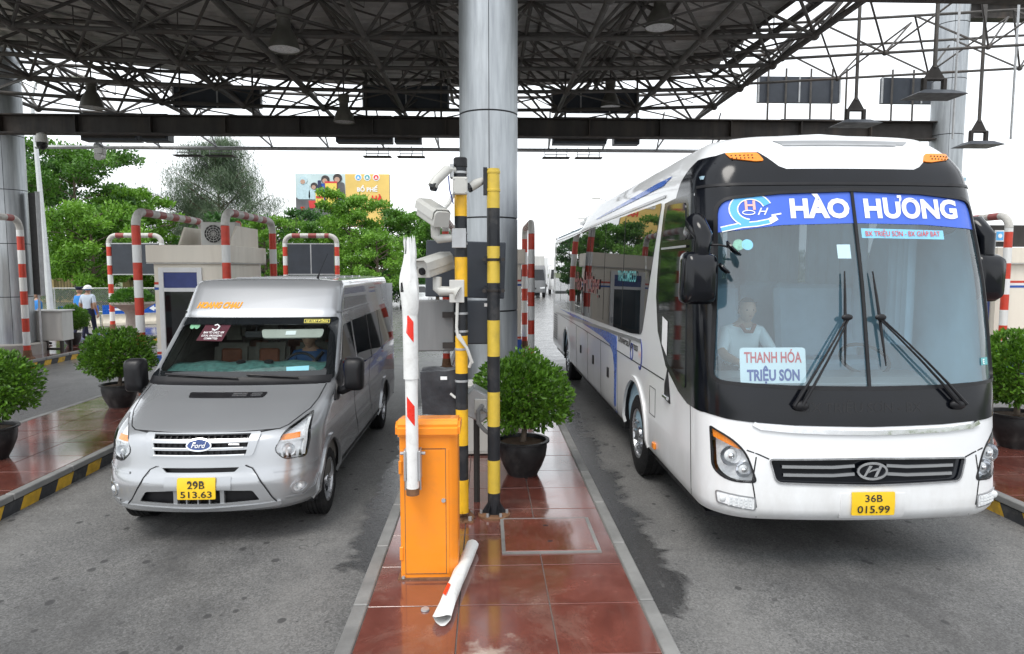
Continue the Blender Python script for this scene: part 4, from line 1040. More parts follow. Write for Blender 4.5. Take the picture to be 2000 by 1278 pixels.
# ================================================================== white coach
mat('bus_white', (.76, .775, .79), .3, 0, var=.02, scale=2, coat=.5, rvar=0, detail=1)
mat('bus_black', (.005, .006, .009), .14, 0, var=.2, scale=3, rvar=0, spec=.35, detail=1)
mat('bus_grey', (.3, .31, .32), .3, .5, var=.05, scale=3, coat=.3, rvar=0, detail=1)
mat('stripe_blue', (.01, .1, .48), .3, var=.08, coat=.3)
mat('banner_blue', (.05, .13, .6), .4, var=.06)
mat('sky_blue_print', (.1, .42, .8), .45, var=.05)
mat('red_print', (.62, .05, .05), .5, var=.06)
mat('pink_print', (.85, .45, .4), .5, var=.04)
mat('teal_print', (.1, .4, .42), .45, var=.05)
mat('navy_print', (.03, .05, .25), .5, var=.06)
mat('mask_ghost', (.018, .018, .02), .3, spec=.3)
mat('faded_red', (.32, .09, .08), .5, var=.1)
mat('polo_white', (.72, .78, .8), .8, var=.06)
mat('curtain', (.36, .5, .6), .8, var=.1, scale=3)
mat('bus_lining', (.36, .52, .62), .8, var=.04, detail=1)
glass_mat('bus_screen', (.76, .9, .95), 1.0, .05, (.45, .8, .97), 1.6)
mat('bus_glass', (.01, .012, .014), .04, var=.1, rvar=0, spec=.8, detail=1)
glass_mat('bus_side_glass', (.13, .14, .15), 1.0, .03, (.3, .33, .35), 1.5)
def road_film(name, z1, col):
    m = MATS[name]; nt = m.node_tree; b = nt.nodes['Principled BSDF']; src = b.inputs['Base Color'].links[0].from_socket
    p = _pos(nt); sz = nt.nodes.new('ShaderNodeSeparateXYZ'); nt.links.new(p, sz.inputs[0])
    k = _math(nt, 'MULTIPLY', _math(nt, 'SUBTRACT', z1, sz.outputs[2]), 1.5, True)
    n = _ramp(nt, _noise(nt, 3, 8, .7, _scaled(nt, p, (1, 1, .5))), [(.35, .05), (.7, .55)])
    nt.links.new(_mix(nt, _math(nt, 'MULTIPLY', k, n), src, col), b.inputs['Base Color'])
road_film('bus_white', 1.15, (.42, .4, .37)); road_film('silver_paint', .75, (.3, .29, .27))
def bus():
    V = Body(3.05, 5.17, 18.2, BUS_ROWS); S = V.surf
    root = thing('coach', 'white coach with blue windscreen banner and yellow plate in the right lane', 'bus', (V.cx, 11.5, 0))
    def post(p):       # roof fairing ends, lower roof behind it
        x, y, z = p
        if z > 3.2 and y > 12.9: z -= (z - 3.2) * .6 * min(1, (y - 12.9) / .5)
        return (x, y, z)
    FX = lambda pts, st=.07: [V.fx(x, z) for x, z in dense(pts, st)]
    SY = lambda sd, pts, st=.12: [V.sy(sd, y, z) for y, z in dense(pts if sd < 0 else pts, st)]
    on = lambda o_: (lambda u, v: S(*V.fx(u, v), o_))
    axf, axr, wr = 8.12, 15.2, .5
    zb, zt = .48, 3.71
    ws = rounded([(-1.1, 3.08), (-.6, 3.13), (.0, 3.15), (.6, 3.13), (1.1, 3.08), (1.19, 1.58), (.6, 1.555), (0, 1.55), (-.6, 1.555), (-1.19, 1.58)], [.12, 0, 0, 0, .12, .08, 0, 0, 0, .08])
    wsh = FX(ws)
    grl = rounded([(-.8, .985), (0, 1.0), (.8, .985), (.75, .8), (0, .785), (-.75, .8)], [.03, 0, .03, .05, 0, .05])
    lampR = rounded([(1.2, 1.2), (1.06, 1.12), (.97, 1.02), (.9, .8), (1.1, .79), (1.19, .86)], [.01, .08, .08, .03, .1, .06])
    mir = lambda p: [(-x, z) for x, z in reversed(p)]
    lampL = mir(lampR)
    YS = 6.6
    zs = [zb + (zt - zb) * k / 50 for k in range(51)]
    edge = lambda sd: [V.sy(sd, max(YS, V.yf + _lerp_tab(V.tab, V.hz(z))[1] + .5), z) for z in zs]
    eR, eL = edge(1), edge(-1)
    out = eL[::-1] + [(eL[0][0] + (eR[0][0] - eL[0][0]) * k / 30, 0) for k in range(1, 30)] + eR + [(eR[-1][0] + (eL[-1][0] - eR[-1][0]) * k / 30, V.h1) for k in range(1, 30)]
    lowgr = grl
    fb = panel('front_body', 'bus_white', root, S, out, [wsh, FX(grl), FX(lampR), FX(lampL)], du=.07, dv=.05)
    panel('inner_lining', 'bus_lining', root, S, out, [FX([(-1.14, 3.12), (1.14, 3.12), (1.22, 1.5), (-1.22, 1.5)]), FX([(-1.24, 1.3), (1.24, 1.3), (1.24, .5), (-1.24, .5)])], du=.16, dv=.12, off=-.06)
    arch = lambda sd, yc, r=.63: [V.sy(sd, yc + r * math.cos(q), max(zb - .04, wr + .03 + r * math.sin(q))) for q in [2 * math.pi * k / 32 for k in range(32)]]
    win = [(7.12, 3.18), (7.45, 2.4), (7.78, 1.74), (8.4, 1.7), (17.6, 1.55), (17.7, 3.12), (12, 3.2)]
    winh = [(7.22, 3.15), (7.55, 2.4), (7.86, 1.78), (8.4, 1.75), (17.5, 1.6), (17.6, 3.08), (12, 3.16)]
    for sd in (-1, 1):
        e = eL if sd < 0 else eR
        back = [V.sy(sd, V.yr, z) for z in zs]
        o2 = (e[::-1] + back) if sd > 0 else (back[::-1] + e)
        side = panel('side_panel', 'bus_white', root, S, o2, [arch(sd, axf), arch(sd, axr), SY(sd, rounded(winh, [.06, 0, .1, .05, .08, .08, 0]))], du=.5, dv=.06, post=post)
        ip = [V.sy(sd, y, z) for y, z in ((YS, .5), (YS, 3.3), (18.1, 3.3), (18.1, .5))]
        panel('inner_lining', 'bus_lining', root, S, ip if sd > 0 else ip[::-1], [SY(sd, [(7.2, 3.17), (7.84, 1.76), (17.6, 1.58), (17.6, 3.12)])], du=.8, dv=.3, off=-.06)
        fl = (lambda p: p[::-1]) if sd > 0 else (lambda p: p)
        sw = panel('side_window', 'bus_side_glass', root, S, SY(sd, rounded(win, [.06, 0, .1, .05, .08, .08, 0])), du=.4, dv=.2, off=.006, thick=.01, post=post)
        for y in (8.95, 10.4, 11.9, 13.3, 14.9, 16.4): strip_on('window_joint', 'black_plastic', sw, S, [V.sy(sd, y, 1.72), V.sy(sd, y, 3.16)], .012, off=.009, post=post)
        strip_on('window_rail', 'bus_grey', side, S, [V.sy(sd, 7.8 + .4 * k, 1.66 - .012 * k) for k in range(25)], .05, off=.008, post=post)
        strip_on('roof_rail', 'bus_grey', side, S, [V.sy(sd, 7.0 + .4 * k, 3.235) for k in range(28)], .03, off=.01, post=post)
        # door / driver window black area, wraps round from the windscreen pillar
        dk = [(7.0, 3.16), (7.12, 2.65), (7.16, 2.2), (7.05, 1.85), (6.7, 1.53), (6.25, 1.36), (5.95, 1.3)]
        dkp = [V.sy(sd, y, z) for y, z in dense(dk, .1, False)]
        dkp += [V.fx(sd * x, z) for x, z in dense([(1.235, 1.3), (1.235, 1.6), (1.2, 2.4), (1.16, 3.12), (1.14, 3.2)], .1, False)]
        panel('door_black', 'bus_black', root, S, dkp if sd < 0 else dkp[::-1], du=.1, dv=.08, off=.004, thick=.006)
        dgl = rounded([(6.55, 2.66), (6.98, 2.66), (7.02, 2.2), (6.9, 1.85), (6.6, 1.58), (6.2, 1.45), (6.0, 1.42), (6.08, 2.66)], .05)
        dw = panel('door_window', 'bus_glass', root, S, SY(sd, dgl), du=.15, dv=.1, off=.012, thick=.01)
        qg = rounded([(6.25, 3.1), (6.85, 3.13), (6.98, 2.76), (6.14, 2.76)], .05)
        panel('quarter_window', 'bus_glass', root, S, SY(sd, qg), du=.15, dv=.1, off=.012, thick=.01)
        strip_on('door_bar', 'galvanised', dw, S, [V.sy(sd, y, 2.7) for y in (6.1, 6.5, 6.98)], .02, off=.02)
        if sd < 0:
            pp = [V.sy(sd, y, z) for y, z in ((6.62, 1.98), (6.62, 1.64), (6.82, 1.74), (6.82, 2.02))]
            panel('notice_sheet', 'white_print', dw, S, pp, du=.2, dv=.2, off=.017)
        # seams, stripe, hatch handles, marker, arches
        strip_on('body_seam', 'black_plastic', side, S, [V.sy(sd, 6.75 + .4 * k, 1.38) for k in range(28)], .014, off=.003)
        strip_on('body_seam', 'black_plastic', side, S, [V.sy(sd, 5.86, .5), V.sy(sd, 5.86, 1.3)], .01, off=.003)
        for y in (9.25, 10.6, 12.0, 13.5): strip_on('hatch_seam', 'black_plastic', side, S, [V.sy(sd, y, .5), V.sy(sd, y, 1.37)], .008, off=.003)
        blp = [(16.6, 1.53), (13.5, 1.5), (10.5, 1.45), (9.8, 1.41), (9.52, 1.3), (9.42, 1.1), (9.4, .5), (9.29, .5), (9.27, 1.2), (9.27, 1.57), (11, 1.575), (13.5, 1.57)]
        panel('blue_stripe', 'stripe_blue', root, S, SY(sd, blp), du=.4, dv=.2, off=.005, thick=.004)
        for y in (9.9, 11.3, 12.8): MB().box(S(*V.sy(sd, y, .98), .008), (.02, .1, .15)).build('hatch_handle', 'black_plastic', side, bevel=.006)
        MB().box(S(*V.sy(sd, 7.08, .62), .012), (.03, .1, .07)).build('side_marker', 'amber', root, bevel=.01)
        hh = panel('door_handle', 'black_plastic', root, S, [V.sy(sd, *p) for p in rounded([(6.62, 1.52), (6.72, 1.34), (6.72, 1.2), (6.5, 1.18)], .02)][::1], du=.1, dv=.1, off=.008, thick=.01)
        MB().tube([S(*V.sy(sd, y, 1.23), .02) for y in (6.53, 6.7)], .018, 8).build('grip', 'chrome', hh)
        strip_on('fuel_flap', 'black_plastic', side, S, [V.sy(sd, *p) for p in ((7.1, 1.22), (7.35, 1.22), (7.35, .92), (7.1, .92), (7.1, 1.22))], .006, off=.003)
        for yc in (axf, axr):
            strip_on('wheel_arch', 'bus_white', root, S, [V.sy(sd, yc + .645 * math.cos(q), wr + .03 + .645 * math.sin(q)) for q in [-.05 + (math.pi + .1) * k / 24 for k in range(25)]], .06, off=.022, thick=.035)
            MB().add([(V.cx + sd * w_, yc + .64 * math.cos(q_), wr + .64 * math.sin(q_)) for q_ in [-.15 + (math.pi + .3) * k_ / 16 for k_ in range(17)] for w_ in (.8, 1.23)], [(2 * k_, 2 * k_ + 1, 2 * k_ + 3, 2 * k_ + 2) for k_ in range(16)]).build('wheel_well', 'black_plastic', root)
            wheel(root, V.cx + sd * 1.07, yc, wr, wr, .3, sd, .29, 10, 'alloy', True)
        for k in range(11): strip_on('engine_louvre', 'black_plastic', side, S, [V.sy(sd, 17.1, .72 + .06 * k), V.sy(sd, 17.9, .72 + .06 * k)], .03, off=.006)
    # roof
    aR, aL = V.sy(1, V.yr, zt)[0], V.sy(-1, V.yr, zt)[0]
    ring = [V.P(aL + (aR - aL) * k / 300, V.h1) for k in range(301)]
    nb = 60; vs = []; 
    half = [p for p in ring if p[0] <= V.cx]
    rows_ = []
    for p in half: rows_.append([post((V.cx + (p[0] - V.cx) * t, p[1], zt + .015 * (1 - t * t))) for t in (1, .6, .2, -.2, -.6, -1)])
    for r in rows_: vs += r
    rf = MB().add(vs, [(i * 6 + k, i * 6 + k + 1, (i + 1) * 6 + k + 1, (i + 1) * 6 + k) for i in range(len(rows_) - 1) for k in range(5)]).build('roof', 'bus_white', root, sharp=1.2)
    MB().box((V.cx, 15.2, 3.55), (1.7, 2.2, .26)).build('roof_air_unit', 'bus_white', rf, bevel=.1, seg=3)
    MB().b2(V.cx - 1.2, V.cx + 1.2, V.yr - .02, V.yr + .05, .45, 3.3).build('rear_panel', 'bus_white', root)
    MB().b2(V.cx - 1.15, V.cx + 1.15, 5.7, V.yr, .36, .4).build('underbody', 'black_plastic', root)
    # black front: surround + lower mask + header, one skin with the windscreen opening
    low = [(-1.255, 1.31), (-1.1, 1.285), (-.6, 1.255), (0, 1.245), (.6, 1.255), (1.1, 1.285), (1.255, 1.31)]
    rim_r = [(1.25, 1.6), (1.24, 2.2), (1.21, 3.0), (1.2, 3.2), (1.15, 3.36), (1.06, 3.47)]
    cap = [(.98, 3.495), (.8, 3.49), (.74, 3.44), (.64, 3.36), (.58, 3.335), (-.52, 3.335), (-.58, 3.36), (-.66, 3.44), (-.72, 3.49), (-.98, 3.495)]
    rim_l = [(-1.06, 3.47), (-1.15, 3.36), (-1.2, 3.2), (-1.21, 3.0), (-1.24, 2.2), (-1.25, 1.6)]
    panel('front_mask', 'bus_black', root, S, FX(low + rim_r + cap + rim_l), [wsh], du=.07, dv=.05, off=.006, thick=.008)
    # black wraps over the shoulder on to the side
    for sd in (-1, 1):
        sh = [V.fx(sd * x, z) for x, z in dense([(1.02, 3.48), (1.1, 3.2)], .08, False)] + [V.sy(sd, y, z) for y, z in dense([(6.2, 3.16), (6.6, 3.17), (6.5, 3.32), (6.35, 3.42), (6.2, 3.47)], .08, False)]
        panel('shoulder_panel', 'bus_black', root, S, sh if sd > 0 else sh[::-1], du=.08, dv=.05, off=.0045)
    panel('windscreen', 'bus_screen', root, S, FX([(-1.11, 3.1), (-.6, 3.15), (0, 3.17), (.6, 3.15), (1.11, 3.1), (1.2, 1.56), (0, 1.53), (-1.2, 1.56)]), du=.1, dv=.1, off=-.008)
    strip_on('screen_gasket', 'black_plastic', root, S, [V.fx(*p) for p in dense(ws, .1) + ws[:1]], .03, off=.012, thick=.02)
    strip_on('screen_divider', 'black_plastic', root, S, [V.fx(0.0, z) for z in (1.54, 1.9, 2.3, 2.7, 3.15)], .024, off=.008, thick=.02)
    mask_lines = strip_on('mask_moulding', 'black_plastic', root, S, [V.fx(-1.2 + .1 * k, 3.205) for k in range(25)], .02, off=.014, thick=.014)
    # amber roof lamps, roof vent
    for sd in (-1, 1):
        am = rounded([(sd * .98, 3.488), (sd * .73, 3.478), (sd * .69, 3.405), (sd * .76, 3.4), (sd * .95, 3.43)], .02)
        al = panel('roof_lamp', 'amber', root, S, FX(am if sd < 0 else am[::-1]), du=.1, dv=.1, off=.016, thick=.02)
        for k in range(2):
            for i in range(6): MB().sph(S(*V.fx(sd * (.78 + .032 * i), 3.43 + .025 * k), .017), .007, 6, 4).build('lamp_dot', 'ink', al)
    rv = panel('roof_vent', 'bus_grey', root, S, FX([(-.56, 3.6), (.64, 3.6), (.58, 3.565), (-.5, 3.565)]), du=.1, dv=.05, off=.008, thick=.008)
    strip_on('vent_edge', 'galvanised', rv, S, [V.fx(-.5 + .1 * k, 3.555) for k in range(11)], .015, off=.014)
    # banner inside the screen top
    bl = rounded([(-1.1, 3.09), (-.6, 3.14), (0, 3.16), (.6, 3.14), (1.1, 3.09), (1.13, 2.83), (.6, 2.865), (0, 2.875), (-.6, 2.86), (-1.125, 2.8)], 0)
    ban = panel('banner', 'banner_blue', root, S, FX(bl), du=.08, dv=.08, off=-.004)
    B_ = on(.0005)
    writing('banner_text', 'HÀO', 'white_print', ban, B_, -.28, 2.925, .15, .49, .045)
    writing('banner_text', 'HƯƠNG', 'white_print', ban, B_, .51, 2.925, .15, .84, .042)
    def stroke(pts, w, m, off=.0005, nm='emblem_stroke'): strip_on(nm, m, ban, S, [V.fx(*p) for p in pts], w, off=off, thick=.001)
    arc = [(-.84 + .14 * math.cos(q), 2.99 + .115 * math.sin(q)) for q in [math.radians(d) for d in range(20, 262, 12)]]
    stroke(arc, .075, 'white_print'); stroke(arc, .055, 'sky_blue_print', .0012)
    tail = [(-1.08, 2.825), (-.92, 2.86), (-.8, 2.87), (-.7, 2.89), (-.64, 2.925)]
    stroke(tail, .05, 'white_print'); stroke(tail[:-1], .032, 'sky_blue_print', .0012)
    stroke([(-.68, 2.94), (-.6, 2.955)], .014, 'white_print')
    writing('emblem_letter', 'H', 'pink_print', ban, on(.0012), -.845, 2.99, .075, .085, .03)
    writing('emblem_letter', 'H', 'white_print', ban, on(.0012), -.745, 2.945, .06, .09, .005, .4)
    stroke([(-.86 + .05 * math.cos(q), 2.965 + .018 * math.sin(q)) for q in [k * .5 for k in range(14)]], .008, 'white_print', .0012)
    # route strip, stickers
    rs = panel('route_strip', 'cyan_card', root, S, FX([(.05, 2.835), (.78, 2.82), (.78, 2.745), (.05, 2.755)]), du=.1, dv=.1, off=-.012)
    writing('route_text', 'BX TRIỆU SƠN - BX GIÁP BÁT', 'red_print', rs, on(-.004), .41, 2.768, .042, .66, .005)
    panel('paper_sticker', 'white_print', root, S, FX([(-.17, 2.70), (-.06, 2.70), (-.06, 2.585), (-.17, 2.585)]), du=.1, dv=.1, off=-.012)
    for x, m in ((-.96, 'green_sticker'), (-.89, 'cyan_card')): panel('round_sticker', m, root, S, FX(circ(x, 2.7, .045)), du=.1, dv=.1, off=-.012)
    es = panel('corner_sticker', 'teal_print', root, S, FX([(1.0, 1.77), (1.09, 1.77), (1.09, 1.71), (1.0, 1.71)]), du=.1, dv=.1, off=-.002)
    writing('corner_text', 'E', 'white_print', es, on(.001), 1.03, 1.72, .04, .025, .01)
    # destination board behind the screen
    bp = lambda u, v: (V.cx + u, 5.66 - .35 * (abs(u) < 2) * 0 + (v - 1.5) * .05, v)
    bd = MB().prism(rounded([(-.97, 1.56), (-.42, 1.56), (-.42, 1.85), (-.97, 1.85)], .03), (0, .006, .0), (V.cx, 5.23, 0), (1, .0, 0), (0, .15, 1)).build('destination_board', 'board_white', root)
    bf = lambda u, v: (V.cx + u, 5.227 + .15 * v, v)
    writing('destination_text', 'THANH HÓA', 'red_print', bd, bf, -.695, 1.73, .085, .48, .02)
    writing('destination_text', 'TRIỆU SƠN', 'navy_print', bd, bf, -.695, 1.585, .085, .44, .04)
    # lower front: chrome strip, grille, emblem, lamps, plate
    strip_on('chrome_strip', 'chrome', root, S, [V.fx(x, z) for x, z in ((-.92, 1.265), (-.86, 1.235), (-.6, 1.215), (-.3, 1.205), (0, 1.2), (.3, 1.205), (.6, 1.215), (.86, 1.235), (.92, 1.265))], .036, off=.02, thick=.03)
    gr = panel('grille', 'bus_black', root, S, FX([(-.83, 1.01), (.83, 1.01), (.8, .77), (-.8, .77)]), du=.1, dv=.1, off=-.03)
    strip_on('grille_rim', 'chrome', gr, S, [V.fx(*p) for p in dense(grl, .1) + grl[:1]], .014, off=.012, thick=.03)
    for z, w in ((.925, .7), (.86, .69)):
        for sd in (-1, 1): strip_on('grille_blade', 'bus_grey', gr, S, [V.fx(sd * x, z + .012 * (x < .2)) for x in (.13, .3, .5, w)], .022, off=-.008, thick=.02)
    em = panel('emblem', 'bus_black', root, S, FX(circ(0.0, .9, .115, 30, .062), .5), du=.1, dv=.1, off=.012, thick=.02)
    rr = circ(0, .9, .115, 36, .062); strip_on('emblem_ring', 'chrome', em, S, [V.fx(*p) for p in rr + rr[:1]], .018, off=.02, thick=.015)
    for pts in (((-.075, .86), (-.055, .86), (-.0, .94), (-.025, .945)), ((.01, .855), (.035, .855), (.08, .94), (.055, .94)), ((-.035, .885), (.0, .9), (.03, .905), (.05, .915), (.04, .925), (.01, .915), (-.02, .905))):
        panel('emblem_letter', 'chrome', em, S, FX(pts[::-1]), du=.1, dv=.1, off=.02, thick=.008)
    for lp in (lampR, lampL):
        sd = 1 if lp is lampR else -1
        o_ = (lambda p: p) if sd > 0 else (lambda p: p[::-1])
        lamp = panel('headlight', 'lamp_reflector', root, S, FX(lp), du=.08, dv=.06, off=-.06)
        panel('lens', 'lens', lamp, S, FX(lp), du=.08, dv=.06, off=.004)
        ind = [(1.195, 1.19), (1.06, 1.115), (.985, 1.045), (1.04, 1.055), (1.19, 1.12)]
        panel('indicator', 'amber', lamp, S, FX([(sd * x, z) for x, z in (ind if sd > 0 else ind[::-1])]), du=.1, dv=.1, off=-.012, thick=.02)
        for x, z, r in ((1.09, .99, .085), (1.0, .89, .065)):
            pc = S(*V.fx(sd * x, z), -.03)
            MB().lathe([(r, -.02), (r * .97, 0), (r * .75, .03), (r * .3, .045), (.002, .05)], pc, 22, 'Y', caps=False).build('reflector', 'chrome', lamp)
            MB().sph((pc[0], pc[1] - .005, pc[2]), r * .62, 14, 8, (1, .35, 1)).build('projector', 'lamp_white', lamp)
            MB().sph((pc[0], pc[1] - .03, pc[2]), r * .3, 10, 6, (1, .5, 1)).build('bulb', 'chrome', lamp)
        strip_on('lamp_gasket', 'black_plastic', lamp, S, [V.fx(*p) for p in lp + lp[:1]], .016, off=.004)
        seam = [(.9, 1.0), (.93, .8), (.9, .6), (.88, .5)]
        strip_on('bumper_seam', 'black_plastic', fb, S, [V.fx(sd * x, z) for x, z in seam], .01, off=.002)
        strip_on('bumper_seam', 'black_plastic', fb, S, [V.fx(sd * x, z) for x, z in ((.8, .985), (.88, 1.02), (.97, 1.05))], .01, off=.002)
        fg = rounded([(sd * .91, .675), (sd * 1.17, .69), (sd * 1.16, .595), (sd * .91, .575)], .02)
        f = panel('fog_lamp', 'lamp_reflector', root, S, FX(fg if sd < 0 else fg[::-1]), du=.1, dv=.1, off=.006, thick=.01)
        strip_on('fog_rim', 'bus_grey', f, S, [V.fx(*p) for p in fg + fg[:1]], .012, off=.01)
        MB().sph(S(*V.fx(sd * 1.125, .642), .01), .032, 12, 7, (1, .5, 1)).build('bulb', 'lamp_white', f)
        for i in range(5):
            for k in range(3): MB().box(S(*V.fx(sd * (.945 + .032 * i), .61 + .024 * k), .012), (.022, .01, .014)).build('diode', 'lamp_white', f)
    ph = panel('plate_holder', 'bus_white', root, S, FX([(-.25, .72), (.27, .72), (.27, .52), (-.25, .52)]), du=.1, dv=.1, off=.008, thick=.01)
    pl = panel('number_plate', 'plate_yellow', root, S, FX(rounded([(-.165, .735), (.18, .735), (.18, .555), (-.165, .555)], .01)), du=.1, dv=.1, off=.022, thick=.012)
    writing('plate_number', '36B', 'ink', pl, on(.025), .007, .66, .055, .14, .012)
    writing('plate_number', '015.99', 'ink', pl, on(.025), .007, .575, .055, .26, .012)
    writing('mask_lettering', 'BX TRIỆU SƠN - BX', 'mask_ghost', root, on(.0072), -.05, 1.36, .075, .95, .004)
    MATS_faint = None
    # wipers
    for sd, xp, xt in ((-1, -.56, -.17), (1, .72, .1)):
        w = bpy.data.objects.new('wiper', None); C.objects.link(w); w.parent = root; w.matrix_parent_inverse = parent_inv(root)
        p0 = V.fx(xp, 1.42)
        for dx in (0, .1):
            q0, q1 = (xp + dx * -sd * -.6, 1.41), (xt + sd * -.02 + dx * .2 * sd, 2.1)
            MB().tube([S(*V.fx(q0[0] + (q1[0] - q0[0]) * t, q0[1] + (q1[1] - q0[1]) * t), .05 + .02 * math.sin(3.1 * t)) for t in (0, .25, .5, .75, 1)], [.016, .011, .009, .008, .008], 7).build('wiper_arm', 'black_plastic', w)
        MB().tube([S(*V.fx(xt + sd * (.03 - .05 * t), 1.72 + .75 * t), .03) for t in (0, .25, .5, .75, 1)], [.006, .012, .014, .012, .006], 6).build('wiper_blade', 'black_plastic', w)
        MB().sph(S(*V.fx(xt, 2.1), .055), .034, 10, 6, (1.4, .6, .8)).build('wiper_joint', 'black_plastic', w)
        MB().sph(S(*V.fx(xp, 1.41), .03), .055, 12, 7, (1.2, .6, .8)).build('wiper_pivot', 'black_plastic', w)
    # big hooked mirrors
    for sd in (-1, 1):
        mr = bpy.data.objects.new('wing_mirror', None); C.objects.link(mr); mr.parent = root; mr.matrix_parent_inverse = parent_inv(root)
        mx, my = (V.cx - 1.33, 5.5) if sd < 0 else (V.cx + 1.34, 5.88)
        sec = rounded([(-.14, -.22), (.14, -.22), (.15, .19), (-.13, .21)], .07); n = len(sec); vs = []; fs = []
        for dy, k in ((.12, .9), (.08, 1.0), (-.02, 1.0), (-.09, .86), (-.11, .5)): vs += [(mx + u * k, my + dy, 2.43 + v * k) for u, v in sec]
        for i in range(4):
            for k in range(n): fs.append((i * n + k, i * n + (k + 1) % n, (i + 1) * n + (k + 1) % n, (i + 1) * n + k))
        fs += [tuple(range(n)), tuple(range(4 * n, 5 * n))]
        MB().add(vs, fs).build('housing', 'bus_black', mr, sharp=1.0)
        arm = [(mx - sd * .02, my + .0, 2.62), (mx - sd * .03, my - .02, 2.76), (mx - sd * -.02, my + .04, 2.87), (mx + sd * -.06, my + .25, 2.88), (mx - sd * .1, my + .55, 2.82)] if sd < 0 else [(mx, my, 2.62), (mx, my, 2.78), (mx - .05, my + .06, 2.88), (mx - .1, my + .2, 2.88), (mx - .14, my + .5, 2.84)]
        MB().tube(arm, [.07, .075, .085, .085, .07], 14).build('arm', 'bus_black', mr, sharp=1.2)
        if sd < 0:
            for (dx, dz, r) in ((.27, 2.66, .085), (.2, 2.5, .06)):
                MB().tube([(mx + .08, my, dz + .03), (mx + .16, my - .03, dz + .03), (mx + dx, my - .04, dz)], .009, 6).build('stalk', 'black_plastic', mr)
                Mx = Matrix.Rotation(.75, 3, 'Y') @ Matrix.Rotation(.3, 3, 'X')
                MB().lathe([(.002, -.03), (r * .7, -.022), (r, 0), (r * .95, .012)], (mx + dx, my - .04, dz), 18, M=Mx).build('round_mirror', 'bus_black', mr)
    # cabin inside
    MB().b2(V.cx - 1.1, V.cx + 1.1, 5.95, 6.5, 1.0, 1.52).build('dashboard', 'bus_grey', root, bevel=.06, seg=2)
    MB().b2(V.cx - 1.15, V.cx + 1.15, 5.9, 18, .98, 1.02).build('cabin_floor', 'lining', root)
    MB().b2(V.cx - 1.18, V.cx + 1.18, 5.95, 17.8, 3.27, 3.3).build('cabin_ceiling', 'bus_lining', root)
    for sx in (-1, 1):
        for k in range(5):
            y = 7.3 + k * 1.0; s = bpy.data.objects.new('seat', None); C.objects.link(s); s.parent = root; s.matrix_parent_inverse = parent_inv(root)
            MB().box((V.cx + sx * .68, y, 1.45), (.95, .5, .16)).build('cushion', 'curtain', s, bevel=.04)
            MB().box((V.cx + sx * .68, y + .3, 1.9), (.95, .14, .85), rx=-.15).build('backrest', 'curtain', s, bevel=.05)
        vs = []; 
        for k in range(14):
            t = k / 13
            for z in (1.75, 3.2): vs.append((V.cx + sx * (1.02 + .035 * math.sin(k * 2.4)), 6.35 + .45 * t, z))
        MB().add(vs, [(2 * k, 2 * k + 1, 2 * k + 3, 2 * k + 2) for k in range(13)]).build('curtain', 'curtain', root)
    for j, (ya, yb) in enumerate(((7.3, 8.8), (9.0, 11.7), (11.95, 14.7), (15.0, 17.5))):     # drawn curtains on the far side
        n_ = int((yb - ya) / .05)
        vs = [(V.cx + 1.09 + .025 * math.sin(k * 1.1 + j), ya + (yb - ya) * k / n_, z) for k in range(n_ + 1) for z in (1.62, 3.15)]
        MB().add(vs, [(2 * k, 2 * k + 1, 2 * k + 3, 2 * k + 2) for k in range(n_)]).build('curtain', 'curtain', root)
    q = [2 * math.pi * k / 24 for k in range(24)]
    MB().tube([(V.cx + .62 + .23 * math.cos(t), 6.45 + .16 * math.sin(t), 1.62 + .13 * math.sin(t)) for t in q], .017, 8, closed=True).build('steering_wheel', 'black_plastic', root)
    # side writing
    sL = lambda o_: (lambda u, v: S(*V.sy(-1, -u, v), o_))
    writing('side_lettering', 'Hào Hương', 'faded_red', root, sL(.02), -12.2, 2.1, .34, 3.0, .02)
    writing('side_lettering', 'TRACOMECO', 'teal_print', root, sL(.02), -8.65, 2.34, .13, 1.15, .02)
    writing('side_lettering', 'UniverseXpress', 'ink', root, sL(.006), -8.55, 1.52, .1, 1.2, .015, .25)
    for y, z, ry, rz in ((7.85, 1.5 - .12, .12, .13),):
        ring_ = [(y + .1 * math.cos(a), 1.5 + .17 * math.sin(a)) for a in [k * .4 for k in range(3, 14)]]
        strip_on('side_emblem', 'navy_print', root, S, [V.sy(-1, a, b) for a, b in ring_], .035, off=.006)
        writing('side_lettering', 'H', 'pink_print', root, sL(.006), -7.85, 1.46, .08, .09, .01)
    rg = [(8.3 + .07 * math.cos(k * .33), 1.48 + .1 * math.sin(k * .33)) for k in range(20)]
    strip_on('side_emblem', 'navy_print', root, S, [V.sy(-1, a, b) for a, b in rg], .022, off=.006)
    pts = [(8.1, 3.34), (8.1, 3.3), (12.4, 3.3), (12.4, 3.34)]
    panel('roof_stripe', 'stripe_blue', root, S, SY(-1, [(6.95, 3.43), (7.2, 3.36), (11.5, 3.31), (11.6, 3.33), (7.6, 3.43)]), du=.3, dv=.1, off=.006)
    return V
BUS = bus()
bx0 = BUS.cx - .47; by0 = 6.35
